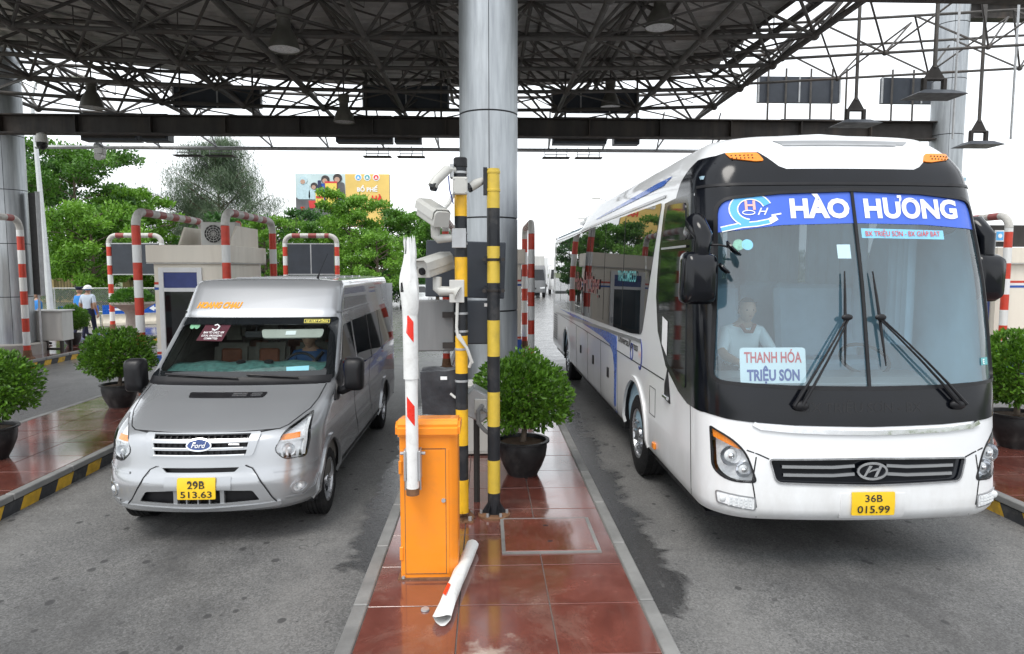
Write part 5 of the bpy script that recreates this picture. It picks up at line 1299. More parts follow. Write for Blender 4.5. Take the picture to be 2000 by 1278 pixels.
J_ = dict(pelvis=(bx0, by0 + .5, 1.42), belly=(bx0, by0 + .48, 1.56), chest=(bx0, by0 + .42, 1.78), neck=(bx0, by0 + .38, 1.96), skull=(bx0, by0 + .35, 2.05), shl=(bx0 - .18, by0 + .4, 1.86), ell=(bx0 - .27, by0 + .22, 1.66), wrl=(bx0 - .2, by0 - .0, 1.62), hal=(bx0 - .18, by0 - .05, 1.61),
          shr=(bx0 + .18, by0 + .4, 1.86), elr=(bx0 + .26, by0 + .22, 1.64), wrr=(bx0 + .12, by0 + .02, 1.6), har=(bx0 + .08, by0 - .02, 1.6), hil=(bx0 - .1, by0 + .45, 1.4), knl=(bx0 - .13, by0 + .08, 1.42), anl=(bx0 - .13, by0 + .0, 1.1), hir=(bx0 + .1, by0 + .45, 1.4), knr=(bx0 + .13, by0 + .08, 1.42), anr=(bx0 + .13, by0 + .0, 1.1))
hlp, hpf = person('person', 'person in a white polo shirt seated behind the coach windscreen', J_, RD, 'polo_white', 'dark_trousers', (bx0, by0 + .31, 2.09, .108), sleeve=.15)
MB().tube([(bx0 - .07, by0 + .28, 1.95), (bx0 - .03, by0 + .25, 1.88), (bx0 + .03, by0 + .25, 1.88), (bx0 + .07, by0 + .28, 1.95)], .02, 8).build('collar', 'seat_brown', hlp)
hand(hlp, (bx0 - .18, by0 - .08, 1.6), (0, -1, -.1), (0, 0, -1), .085, thumb=-1); hand(hlp, (bx0 + .07, by0 - .05, 1.59), (-.2, -1, -.1), (0, 0, -1), .085)
# ================================================================== middle island equipment
mat('orange_paint', (.88, .27, .012), .38, var=.04, scale=3, stain=(.5, .2, .05), samt=.25, sscale=5, coat=.2)
mat('arm_white', (.74, .75, .74), .4, var=.05, scale=12, stain=(.35, .33, .3), samt=.4, sscale=9)
mat('reflector_red', (.75, .03, .015), .3, var=.08)
mat('bag_black', (.03, .032, .038), .42, var=.3, scale=12, bump=.5, bscale=14)
mat('rust', (.16, .08, .04), .8, var=.4, scale=20, bump=.3)
def banded(parent, p0, p1, r, cols, ln, first=None, nm='paint_band', n=16):
    """straight run of pipe as a row of painted bands"""
    p0, p1 = Vector(p0), Vector(p1); L = (p1 - p0).length; d = (p1 - p0) / L; t = 0; k = 0
    while t < L - 1e-3:
        e = min(L, t + (first if (k == 0 and first) else ln)); 
        if L - e < .06: e = L
        MB().tube([p0 + d * t, p0 + d * e], r, n, caps=(k == 0 or e == L)).build(nm, cols[k % len(cols)], parent)
        t = e; k += 1
def barrier():
    z0 = ZI
    root = thing('barrier_cabinet', 'orange barrier cabinet on the middle island holding a broken upright arm', 'barrier', (-.44, 5.1, z0))
    sec = rounded([(-.64, 4.92), (-.27, 4.92), (-.215, 4.97), (-.215, 5.26), (-.64, 5.26)], [.015, .02, .02, .02, .02], 3)
    MB().prism(sec, (0, 0, 1.08), (0, 0, z0), (1, 0, 0), (0, 1, 0)).build('cabinet_body', 'orange_paint', root, bevel=.006)
    lid = [(4.885, 1.28), (4.885, 1.36), (4.95, 1.4), (5.27, 1.36), (5.285, 1.28)]
    MB().prism(lid, (.47, 0, 0), (-.665, 0, 0), (0, 1, 0), (0, 0, 1)).build('cabinet_lid', 'orange_paint', root, bevel=.018, seg=2)
    MB().b2(-.66, -.2, 4.9, 5.28, z0, z0 + .012).build('base_plate', 'rust', root)
    MB().b2(-.63, -.28, 4.915, 4.9195, z0 + .04, z0 + .98).build('cabinet_door', 'orange_paint', root, bevel=.002)
    MB().tube([(-.32, 4.92, .8), (-.32, 4.905, .8)], .016, 12).build('lock', 'galvanised', root)
    for z in (.4, 1.05): MB().b2(-.645, -.62, 4.905, 4.925, z - .05, z + .05).build('hinge', 'orange_paint', root, bevel=.004)
    for (x0, x1, zz0, zz1) in ((-.605, -.3, 1.183, 1.188), (-.605, -.3, .24, .245), (-.605, -.6, .245, 1.183), (-.305, -.3, .245, 1.183)): MB().b2(x0, x1, 4.9145, 4.9205, zz0, zz1).build('door_gap', 'rust', root)
    for x in (-.62, -.24): MB().lathe([(.014, ZI + .012), (.012, ZI + .028)], (x, 4.908, 0), 6).build('anchor_bolt', 'galvanised', root)
    xa, ya = -.535, 4.83
    for s in (-1, 1):
        MB().b2(xa + s * .052 - .008, xa + s * .052 + .008, 4.8, 4.92, .98, 1.2).build('arm_clamp', 'galvanised', root, bevel=.004)
        MB().tube([(xa + s * .06, 4.86, 1.17), (xa + s * .09, 4.86, 1.17)], .012, 8).build('clamp_bolt', 'galvanised', root)
        MB().tube([(xa + s * .052, 4.86, .9), (xa + s * .052, 4.86, 1.0)], .008, 6).build('clamp_rod', 'galvanised', root)
    arm = bpy.data.objects.new('barrier_arm', None); C.objects.link(arm); arm.location = (xa, ya, .9); arm.parent = root; arm.matrix_parent_inverse = parent_inv(root)
    MB().tube([(xa, ya, .9), (xa, ya, 1.76)], .045, 20).build('lower_tube', 'arm_white', arm)
    MB().tube([(xa, ya, .875), (xa, ya, .925)], .047, 20).build('end_cap', 'rust', arm)
    MB().tube([(xa - .002, ya, 1.72), (xa - .004, ya, 2.18)], .053, 20).build('sleeve', 'arm_white', arm)
    # crumpled torn end
    vs, fs, n, m = [], [], 28, 16
    rnd = random.Random(3)
    for i in range(m + 1):
        t = i / m; z = 2.17 + .53 * t; r = .053 + .014 * math.sin(math.pi * min(1, t * 1.5)) - .014 * max(0, t - .55) / .45
        for k in range(n):
            q = 2 * math.pi * k / n
            j = mnoise.noise(Vector((math.cos(q) * 2, math.sin(q) * 2, z * 9))) * .016 * min(1, t * 3)
            zz = z + (.05 * mnoise.noise(Vector((math.cos(q) * 3, math.sin(q) * 3, 5))) + .015 * math.sin(3 * q)) * max(0, t - .8) / .2
            vs.append((xa - .004 + (r + j) * math.cos(q) * (1 - .1 * t) + .004 * math.sin(t * 9), ya + (r + j) * math.sin(q), zz))
    for i in range(m):
        for k in range(n):
            if i > m - 4 and k == 18: continue      # tear
            if i in (5, 6) and k in (16, 17): continue
            fs.append((i * n + k, i * n + (k + 1) % n, (i + 1) * n + (k + 1) % n, (i + 1) * n + k))
    MB().add(vs, fs).build('torn_end', 'arm_white', arm, fix=False, sharp=.5)
    for z, r in ((1.42, .0462), (2.02, .0542)):
        vs = []
        for k in range(7):
            x = -.03 + .055 * k / 6; y = -math.sqrt(r * r - x * x)
            vs += [(xa + x, ya + y, z - .035 - k * .012 + .07), (xa + x, ya + y, z + .2 - k * .012 - .02)]
        MB().add(vs, [(2 * k, 2 * k + 2, 2 * k + 3, 2 * k + 1) for k in range(6)]).build('reflector', 'reflector_red', arm)
    # fallen piece on the tiles
    a, b = Vector((-.3, 4.26, ZI + .05)), Vector((-.12, 5.4, ZI + .053)); d = b - a
    side = Vector((d.y, -d.x, 0)).normalized(); vs, fs = [], []
    n, m = 24, 14
    for i in range(m + 1):
        t = i / m; c = a + d * t; sq = max(0, 1 - t * 4)
        for k in range(n):
            q = 2 * math.pi * k / n; r = .05 + .006 * mnoise.noise(Vector((math.cos(q) * 2, t * 8, math.sin(q) * 2)))
            ex = d.normalized() * (.03 * math.sin(2 * q + 1) * (i == 0))
            vs.append(c + side * (r * math.cos(q) * (1 + .22 * sq)) + Vector((0, 0, r * math.sin(q) * (1 - .38 * sq) - .014 * sq)) + ex)
    for i in range(m):
        for k in range(n): fs.append((i * n + k, i * n + (k + 1) % n, (i + 1) * n + (k + 1) % n, (i + 1) * n + k))
    fp = thing('broken_arm_piece', 'broken white barrier arm piece with a red reflector lying on the red tiles', 'barrier arm', (-.2, 4.8, ZI))
    MB().add(vs, fs).build('tube', 'arm_white', fp, fix=False, sharp=.7)
    dn = d.normalized(); vs = []
    for k in range(6):
        q = math.radians(100 + 9 * k)
        for t in ((.16 + .012 * k), (.30 + .012 * k)):
            vs.append(a + d * t + side * (.053 * math.cos(q)) * 1.05 + Vector((0, 0, .0545 * math.sin(q))))
    MB().add(vs, [(2 * k, 2 * k + 1, 2 * k + 3, 2 * k + 2) for k in range(5)]).build('reflector', 'reflector_red', fp)
barrier()
# manhole cover and a few floor fittings (parts of the island)
cv = MB().b2(.15, .9, 5.36, 6.07, ZI - .005, ZI + .016).build('inspection_cover', 'red_tile', isl_c, bevel=.004)
for (x0, x1, y0, y1) in ((.12, .15, 5.33, 6.1), (.9, .93, 5.33, 6.1), (.15, .9, 5.33, 5.36), (.15, .9, 6.07, 6.1)):
    MB().b2(x0, x1, y0, y1, ZI - .01, ZI + .012).build('cover_frame', 'kerb_stone', isl_c)
for x, y in ((.52, 5.9), (.53, 5.55)): MB().b2(x - .02, x + .02, y - .012, y + .012, ZI + .0, ZI + .0175).build('lift_slot', 'ink', cv)
for x, y in ((-.42, 4.45), (-.26, 4.55)): MB().lathe([(.03, ZI + .002), (.028, ZI + .012), (.012, ZI + .014)], (x, y, 0), 14).build('anchor_bolt', 'galvanised', isl_c)

def cctv(parent, c, yaw, pitch, L, w, h, shade=True, m='camera_white'):
    """box camera housing; lens end points along yaw (0 = towards the camera, -y)"""
    M = Matrix.Translation(c) @ Matrix.Rotation(yaw, 4, 'Z') @ Matrix.Rotation(pitch, 4, 'X')
    r = bpy.data.objects.new('security_camera', None); C.objects.link(r); r.location = c; r.parent = parent; r.matrix_parent_inverse = parent_inv(parent)
    def tr(mb): mb.v = [tuple(M @ Vector(v)) for v in mb.v]; return mb
    sec = rounded([(-w / 2, -h / 2), (w / 2, -h / 2), (w / 2, h * .32), (w * .36, h / 2), (-w * .36, h / 2), (-w / 2, h * .32)], .012, 2)
    tr(MB().prism(sec, (0, L, 0), (0, -L / 2, 0), (1, 0, 0), (0, 0, 1))).build('housing', m, r, bevel=.004)
    if shade:
        sh = [(-w * .58, -h * .05), (-w * .56, h * .42), (-w * .4, h * .6), (w * .4, h * .6), (w * .56, h * .42), (w * .58, -h * .05), (w * .55, -h * .05), (w * .53, h * .4), (w * .38, h * .55), (-w * .38, h * .55), (-w * .53, h * .4), (-w * .55, -h * .05)]
        tr(MB().prism(sh, (0, L * 1.02, 0), (0, -L * .58, 0), (1, 0, 0), (0, 0, 1))).build('sunshade', m, r)
    f = tr(MB().lathe([(.032, -L / 2 - .02), (.034, -L / 2 + .01)], (0, 0, -h * .1), 16, 'Y')).build('lens_ring', 'black_plastic', r)
    tr(MB().lathe([(.022, -L / 2 - .024), (.022, -L / 2 - .019)], (0, 0, -h * .1), 14, 'Y')).build('lens', 'dark_glass', r)
    for sx in (-1, 1): tr(MB().tube([(sx * w * .38, -L / 2 - .008, h * .15), (sx * w * .38, -L / 2 + .01, h * .15)], .008, 6)).build('screw', 'galvanised', r)
    return r
def poles():
    root = thing('striped_pole', 'bright yellow and black striped pole carrying white security cameras', 'pole', (-.22, 6.12, ZI))
    x, y = -.225, 6.12
    zs = [.27, .58, .9, 1.23, 1.56, 1.9, 2.25, 2.6, 2.96, 3.2, 3.44]
    for k in range(len(zs) - 1):
        MB().tube([(x, y, zs[k]), (x, y, zs[k + 1])], .056, 20, caps=k in (0, len(zs) - 2)).build('paint_band', 'yellow_paint' if k % 2 == 0 and k < 9 else 'pole_black', root)
    MB().tube([(x, y, 3.38), (x, y, 3.47)], .061, 20).build('top_cap', 'black_plastic', root, bevel=.01)
    MB().b2(x - .1, x + .1, y - .1, y + .1, ZI, ZI + .015).build('base_plate', 'rust', root)
    for k in range(4):
        q = math.pi / 4 + k * math.pi / 2
        MB().tube([(x + .1 * math.cos(q), y + .1 * math.sin(q), ZI), (x + .1 * math.cos(q), y + .1 * math.sin(q), ZI + .05)], .018, 6).build('anchor_bolt', 'galvanised', root)
        MB().prism([(0, 0), (.07, 0), (0, .09)], (0, .008, 0), (x + .05 * math.cos(q - .78), y + .05 * math.sin(q - .78), ZI + .015), (math.cos(q - .78), math.sin(q - .78), 0), (0, 0, 1)).build('gusset', 'rust', root)
    MB().b2(x - .065, x + .065, y - .12, y - .065, 3.14, 3.29).build('junction_box', 'camera_white', root, bevel=.008)
    for sx in (-1, 1):
        for z in (3.16, 3.27): MB().sph((x + sx * .05, y - .121, z), .006, 6, 4).build('screw', 'galvanised', root)
    # top bullet camera looking down to the left
    b = bpy.data.objects.new('bullet_camera', None); C.objects.link(b); b.location = (x - .17, y - .1, 3.32); b.parent = root; b.matrix_parent_inverse = parent_inv(root)
    MB().tube([(x - .11, y - .06, 3.36), (x - .2, y - .14, 3.26), (x - .235, y - .17, 3.2)], [.04, .042, .04], 16).build('barrel', 'camera_white', b)
    MB().tube([(x - .05, y - .02, 3.36), (x - .11, y - .06, 3.36)], .03, 10).build('joint', 'camera_white', b)
    MB().b2(x - .09, x - .055, y - .06, y + .05, 3.29, 3.41).build('mount_plate', 'galvanised', b, bevel=.004)
    MB().tube([(x - .205, y - .19, 3.19), (x - .238, y - .172, 3.197)], .036, 14).build('lens', 'dark_glass', b)
    for z in (3.34, 3.4, 2.72, 2.81, 1.94, 2.1, 1.49, 1.78): MB().lathe([(.06, z - .01), (.061, z), (.06, z + .01)], (x, y, 0), 20).build('strap', 'galvanised', root)
    # large housings
    c1 = cctv(root, (x - .24, y - .02, 2.98), -2.6, -.35, .36, .15, .14)
    MB().tube([(x - .22, y - .05, 2.9), (x - .22, y - .05, 2.78), (x - .2, y - .05, 2.76), (x - .06, y - .04, 2.77)], [.045, .04, .04, .035], 12).build('camera_arm', 'camera_white', root)
    MB().b2(x - .075, x + .05, y - .085, y - .06, 2.68, 2.85).build('clamp_plate', 'galvanised', root, bevel=.004)
    c2 = cctv(root, (x - .23, y + .03, 2.53), -.62, .22, .36, .15, .15)
    MB().tube([(x - .21, y - .02, 2.42), (x - .21, y - .04, 2.32), (x - .18, y - .05, 2.3), (x - .06, y - .06, 2.3), (x - .02, y - .07, 2.28)], [.04, .04, .045, .04, .07], 12).build('camera_arm', 'camera_white', root)
    MB().b2(x - .1, x + .03, y - .09, y - .062, 2.2, 2.4).build('clamp_plate', 'light_grey', root, bevel=.004)
    def cable(pts, r=.011, m='light_grey'): MB().tube(pts, r, 7).build('cable', m, root)
    cable([(x - .06, y - .07, 3.14), (x - .1, y - .1, 3.06), (x - .13, y - .1, 3.03)], .018)
    cable([(x - .1, y - .1, 3.3), (x - .09, y - .12, 3.18), (x - .06, y - .1, 3.06)], .006, 'sign_blue')
    cable([(x - .03, y - .08, 2.2), (x - .04, y - .07, 1.98), (x - .03, y - .09, 1.9), (x + .05, y - .1, 1.8), (x + .09, y - .08, 1.68), (x + .07, y - .07, 1.62)], .014)
    cable([(x - .02, y - .08, 1.92), (x + .06, y - .1, 1.78), (x + .1, y - .08, 1.66)], .012)
    # lane display seen from behind, hung on the pole
    d = bpy.data.objects.new('display_box', None); C.objects.link(d); d.location = (-.34, 6.3, 1.98); d.parent = root; d.matrix_parent_inverse = parent_inv(root)
    MB().b2(-.645, -.3, 6.26, 6.4, 1.74, 2.21).build('display_case', 'grey_board', d, bevel=.01)
    MB().b2(-.3, .03, 6.3, 6.44, 1.8, 2.2).build('display_case', 'sign_back', d, bevel=.01)
    for z in (2.08, 1.8): MB().b2(-.4, -.22, 6.2, 6.25, z - .025, z + .025).build('bracket', 'steel_dark', d)
    MB().b2(-.02, .01, 6.296, 6.3, 2.15, 2.18).build('label', 'white_print', d)
    # bagged box lower down
    bg_ = bpy.data.objects.new('covered_box', None); C.objects.link(bg_); bg_.location = (-.43, 6.3, 1.35); bg_.parent = root; bg_.matrix_parent_inverse = parent_inv(root)
    bm = bmesh.new(); bmesh.ops.create_cube(bm, size=1); bmesh.ops.subdivide_edges(bm, edges=bm.edges, cuts=7, use_grid_fill=True)
    for v in bm.verts:
        p = Vector((-.43 + v.co.x * .34 * (1 - .12 * (v.co.z < 0) * -v.co.z * 2), 6.33 + v.co.y * .26, 1.365 + v.co.z * .41))
        v.co = p + Vector((mnoise.noise(p * 6), mnoise.noise(p * 6 + Vector((9, 0, 0))), mnoise.noise(p * 7 + Vector((0, 5, 0))))) * .022
    finish(bm, 'plastic_bag', 'bag_black', bg_, sharp=1.2)
    MB().b2(-.42, -.36, 6.17, 6.176, 1.49, 1.52).build('label', 'white_print', bg_)
    MB().tube([(-.42, 6.33, 1.16), (-.42, 6.33, 1.1)], .03, 8).build('foot', 'steel_dark', bg_)
    MB().tube([(-.33, 6.18, 1.36), (-.29, 6.16, 1.33), (-.24, 6.1, 1.32)], .012, 7).build('cable', 'light_grey', bg_)
    # second pole
    root2 = thing('striped_pole', 'dull yellow and black striped pole without camera housings, beside the potted shrub', 'pole', (.07, 6.2, ZI))
    x, y = .065, 6.22
    zs = [.21, .42, .73, 1.05, 1.37, 1.7, 2.03, 2.37, 2.7, 3.04, 3.39]
    for k in range(len(zs) - 1): MB().tube([(x, y, zs[k]), (x, y, zs[k + 1])], .058, 20, caps=k in (0, len(zs) - 2)).build('paint_band', 'pole_black' if k % 2 == 0 else 'dull_yellow', root2)
    MB().lathe([(.15, ZI), (.15, ZI + .014), (.14, ZI + .02)], (x, y, 0), 24).build('base_plate', 'rust', root2)
    for k in range(6):
        q = k * math.pi / 3; MB().tube([(x + .12 * math.cos(q), y + .12 * math.sin(q), ZI), (x + .12 * math.cos(q), y + .12 * math.sin(q), ZI + .05)], .014, 6).build('anchor_bolt', 'galvanised', root2)
        MB().prism([(0, 0), (.07, 0), (0, .11)], (0, .008, 0), (x + .055 * math.cos(q), y + .055 * math.sin(q), ZI + .015), (math.cos(q), math.sin(q), 0), (0, 0, 1)).build('gusset', 'pole_black', root2)
    for z in (3.36, 3.2, 2.58, 2.3): MB().lathe([(.062, z - .012), (.064, z), (.062, z + .012)], (x, y, 0), 20).build('strap', 'dull_yellow' if z > 3 else 'steel_dark', root2)
    MB().b2(x - .09, x - .055, y - .03, y + .06, 3.16, 3.4).build('mount_plate', 'pole_black', root2)
    bc = bpy.data.objects.new('bullet_camera', None); C.objects.link(bc); bc.location = (x - .15, y + .02, 3.26); bc.parent = root2; bc.matrix_parent_inverse = parent_inv(root2)
    MB().tube([(x - .09, y + .02, 3.29), (x - .15, y - .0, 3.26), (x - .21, y - .03, 3.22)], [.03, .042, .042], 14).build('barrel', 'camera_white', bc)
    MB().tube([(x - .205, y - .03, 3.222), (x - .222, y - .035, 3.214)], .043, 14).build('lens', 'dark_glass', bc)
    # dark sign seen from behind, clamped to the second pole
    sg = bpy.data.objects.new('sign_box', None); C.objects.link(sg); sg.location = (-.2, 6.62, 2.5); sg.parent = root2; sg.matrix_parent_inverse = parent_inv(root2)
    MB().box((-.2, 6.62, 2.49), (.76, .07, .54), ry=.03).build('sign_back', 'sign_back', sg, bevel=.008)
    for z in (2.58, 2.3):
        MB().b2(-.02, .13, 6.2, 6.56, z - .03, z + .03).build('bracket', 'pole_black', sg)
        for sx in (-1, 1): MB().tube([(x + sx * .085, 6.13, z), (x + sx * .085, 6.18, z)], .018, 8).build('bolt', 'steel_dark', sg)
    # grey cabinet and meter by the pillar foot
    gc = thing('equipment_cabinet', 'low grey metal cabinet with conduit at the foot of the middle pillar', 'cabinet', (-.03, 8.4, ZI))
    MB().b2(-.26, .26, 8.25, 8.6, ZI + .02, 1.05).build('cabinet_body', 'light_grey', gc, bevel=.01)
    MB().b2(-.24, .24, 8.244, 8.25, ZI + .06, 1.0).build('cabinet_door', 'light_grey', gc)
    MB().b2(-.3, .3, 8.2, 8.64, 1.05, 1.09).build('cabinet_top', 'light_grey', gc, bevel=.01)
    bx2 = thing('sensor_box', 'weathered grey sensor box with black hoses strapped behind the striped poles', 'sensor box', (-.1, 6.5, .9))
    sec = [(-.21, 1.1), (-.19, 1.3), (-.12, 1.36), (.02, 1.28), (.02, 1.1), (-.05, 1.02)]
    MB().prism(sec, (0, .3, 0), (0, 6.45, 0), (1, 0, 0), (0, 0, 1)).build('box_body', 'galvanised', bx2, bevel=.012)
    MB().b2(-.12, -.0, 6.425, 6.45, 1.12, 1.26).build('cover', 'light_grey', bx2, bevel=.008)
    MB().tube([(-.04, 6.42, 1.2), (-.08, 6.36, 1.16), (-.08, 6.34, 1.05), (-.02, 6.33, .98), (.06, 6.33, .92), (.05, 6.33, .75), (.02, 6.34, .68)], .02, 9).build('hose', 'grey_board', bx2)
    MB().tube([(-.06, 6.42, 1.18), (.02, 6.36, 1.14), (.03, 6.35, 1.0), (.03, 6.34, .9)], .018, 9).build('hose', 'grey_board', bx2)
    MB().tube([(-.1, 6.6, 1.05), (-.1, 6.6, ZI)], .03, 8).build('stand_post', 'steel_dark', bx2)
poles()
# ================================================================== plants
leaf_mat('shrub_leaf', (.018, .065, .008), (.17, .38, .03), (.4, .5, .07), 11.0)
leaf_mat('bright_leaf', (.03, .11, .012), (.12, .3, .03), (.2, .36, .05), 5.0)
def leaves(name, m, pts, size, parent=None, seed=1, wid=.45, bend=.25, kind=None):
    """many small folded leaves; pts = [(pos, outward normal)]"""
    rnd = random.Random(seed); vs, fs = [], []
    for p, nrm in pts:
        d = (nrm + Vector((rnd.gauss(0, .6), rnd.gauss(0, .6), rnd.gauss(.15, .6)))).normalized()
        s = size * rnd.uniform(.65, 1.25); t = d.cross(Vector((rnd.gauss(0, 1), rnd.gauss(0, 1), rnd.gauss(0, 1)))).normalized()
        n2 = d.cross(t); b = len(vs)
        vs += [tuple(p), tuple(p + d * s * .5 + t * s * wid * .5 + n2 * s * bend * .3), tuple(p + d * s), tuple(p + d * s * .5 - t * s * wid * .5 + n2 * s * bend * .3)]
        fs += [(b, b + 1, b + 2), (b, b + 2, b + 3)]
    me = bpy.data.meshes.new(name); me.from_pydata(vs, [], fs); me.update(); me.materials.append(MATS[m])
    o = link(name, me, parent)
    if kind: o['kind'] = kind
    return o
def shrub(label, loc, R=.5, H=.45, seed=1, n=7500, potr=.27, poth=.4, m='shrub_leaf'):
    """clipped ball shrub in a black bowl pot; built at the origin"""
    root = thing('potted_shrub', label, 'potted plant', (0, 0, 0), 'clipped shrubs in black pots')
    pr = [(potr * .62, 0), (potr * .64, .02), (potr * .8, poth * .25), (potr * .97, poth * .55), (potr * 1.02, poth * .8), (potr * 1.0, poth * .92), (potr * 1.12, poth * .95), (potr * 1.12, poth), (potr * .98, poth), (potr * .95, poth * .9)]
    MB().lathe(pr, (0, 0, 0), 32, caps=True).build('pot', 'pot_black', root, sharp=.8)
    MB().lathe([(.01, poth * .93), (potr * .6, poth * .92), (potr * .97, poth * .9)], (0, 0, 0), 24, caps=False).build('soil', 'soil', root)
    rnd = random.Random(seed); zc = poth + .03 + H
    tr = MB(); tips = []
    tr.tube([(0, 0, poth * .85), (.02, 0, poth + .1), (0, .01, poth + .2)], [.035, .03, .028], 8)
    for k in range(16):
        q = k * 2.4; rr = R * rnd.uniform(.4, .75); e = (rr * math.cos(q), rr * math.sin(q), zc + H * rnd.uniform(-.5, .6))
        tr.tube([(0, .01, poth + .15), (e[0] * .35, e[1] * .35, poth + .32), e], [.018, .014, .006], 5)
    tr.build('stem', 'bark', root)
    lumps = []
    for k in range(60):
        u = rnd.uniform(-.85, 1); q = k * 2.39996; s = math.sqrt(max(0, 1 - u * u)); lumps.append(Vector((s * math.cos(q), s * math.sin(q), u)))
    pts = []
    while len(pts) < n:
        v = Vector((rnd.gauss(0, 1), rnd.gauss(0, 1), rnd.gauss(0, 1))).normalized()
        bmp = max(v.dot(l) for l in lumps); k = rnd.random(); rad = (1 - .62 * k * k) * (.8 + .3 * max(0, (bmp - .9) / .1)) * (1 + .17 * mnoise.noise(v * 1.9 + Vector((seed, 0, 0))))
        if v.z < -.55: rad *= .85
        p = Vector((v.x * R * rad, v.y * R * rad, zc + v.z * H * rad)); pts.append((p, Vector((v.x, v.y, v.z + .2))))
    leaves('foliage', m, pts, .066, root, seed, .5, .3)['kind'] = 'stuff'
    return root
sh = shrub('', (0, 0, 0)); sh2 = shrub('', (0, 0, 0), .53, .44, 5, 7500)
def put(src, loc, rz, sc, label):
    o = copy_tree(src, loc, rz, None, sc); o['label'] = label; return o
sh.location = (.4, 7.5, ZI); sh['label'] = 'clipped shrub in a black pot on the middle island beside the striped poles'
sh2.location = (-6.12, 11.5, ZI); sh2.scale = (1.0, 1.0, .97); sh2.rotation_euler.z = 1; sh2['label'] = 'clipped shrub in a black pot just left of the van wing mirror'
put(sh, (-6.0, 8.35, ZI), 2.2, 1.0, 'clipped shrub in a black pot cut by the left edge of the view')
put(sh2, (6.85, 8.45, ZI), 4.0, 1.12, 'clipped shrub in a black pot at the right edge beside the coach')
put(sh, (-12.5, 21.0, ZI), .7, .88, 'clipped shrub in a black pot far back, right of the grey electric cabinet')
# stone urn with a low bush
mat('urn_stone', (.4, .36, .32), .75, var=.12, scale=8, stain=(.25, .22, .2), samt=.4, bump=.2, bscale=60)
ur = thing('stone_urn', 'pale stone pedestal urn planted with a low green bush', 'planter', (-12.7, 25, ZI))
MB().lathe([(.34, 0), (.34, .08), (.26, .12), (.23, .6), (.28, .75), (.46, .88), (.68, 1.0), (.72, 1.04), (.72, 1.12), (.65, 1.1)], (-12.7, 25, ZI), 28).build('urn', 'urn_stone', ur, sharp=.7)
rnd = random.Random(4); pts = []
for k in range(2600):
    v = Vector((rnd.gauss(0, 1), rnd.gauss(0, 1), abs(rnd.gauss(0, 1)))).normalized(); rad = 1 - .4 * rnd.random() ** 2
    pts.append((Vector((-12.7 + v.x * .68 * rad, 25 + v.y * .68 * rad, ZI + 1.08 + v.z * .5 * rad)), v))
leaves('bush', 'bright_leaf', pts, .11, ur, 3)['kind'] = 'stuff'

# ================================================================== pipe guards, booths
def guard(label, pts, r=.082, panel_=None, zlow=ZI, cols=('red_paint', 'white_paint'), first=.0):
    """inverted U of striped pipe through the given corner points: foot, top corner, top corner, foot"""
    root = thing('pipe_guard', label, 'pipe guard', pts[0], 'red and white striped pipe guards')
    a, b, c, d = [Vector(p) for p in pts]; R = .28; u = (c - b).normalized()
    banded(root, a + Vector((0, 0, .0)), b - Vector((0, 0, R)), r, cols, .345)
    banded(root, d, c - Vector((0, 0, R)), r, cols, .345)
    banded(root, b + u * R, c - u * R, r, ('old_red', 'old_white'), .3)
    for p, s in ((b, 1), (c, -1)):
        MB().tube([p + u * s * R * (1 - math.cos(q)) + Vector((0, 0, -R + R * math.sin(q))) for q in [k * math.pi / 16 for k in range(9)]], r, 16, caps=False).build('elbow', 'old_white', root)
    for p in (a, d): MB().lathe([(r * 2.1, p.z), (r * 2, p.z + .02), (r * 1.35, p.z + .05), (r * 1.1, p.z + .22)], (p.x, p.y, 0), 18).build('foot', 'rust', root)
    return root
def ug(x, y0, y1, label, z=3.62): return guard(label, [(x, y0, ZI), (x, y0, z), (x, y1, z), (x, y1, ZI)])
ug(-6.88, 13.8, 17.0, 'striped pipe guard along the left side of the toll booth, behind the left shrub')
ug(-5.15, 13.8, 16.8, 'striped pipe guard along the right side of the toll booth with the red beacon')
ug(1.1, 16.7, 19.6, 'striped pipe guard just right of the middle pillar')
ug(-.93, 15.8, 19.6, 'striped pipe guard partly hidden behind the camera pole')
ug(-11.74, 14.6, 17.8, 'striped pipe guard in front of the far left pillar', 3.75)
ug(11.55, 14.8, 18.0, 'striped pipe guard at the right edge above the shrub', 3.67)
def sign_guard(x0, x1, y, label, z=3.72, zp=(2.28, 3.42), split=False):
    g = guard(label, [(x0, y, ZI), (x0, y, z), (x1, y, z), (x1, y, ZI)], .088)
    MB().b2(x0 + .11, x1 - .11, y - .04, y + .04, *zp).build('sign_panel', 'sign_back', g)
    for zz in zp: MB().b2(x0 + .1, x1 - .1, y - .05, y + .05, zz - .02, zz + .02).build('panel_frame', 'galvanised', g)
    if split: MB().b2((x0 + x1) / 2 - .02, (x0 + x1) / 2 + .02, y - .052, y + .05, zp[0] + .021, zp[1] - .021).build('panel_frame', 'galvanised', g)
sign_guard(-13.97, -12.05, 26, 'striped pipe guard framing a dark sign left of the toll booth, above the stone urn')
sign_guard(-7.52, -5.6, 26, 'striped pipe guard framing a dark two part sign above the van roof', split=True)

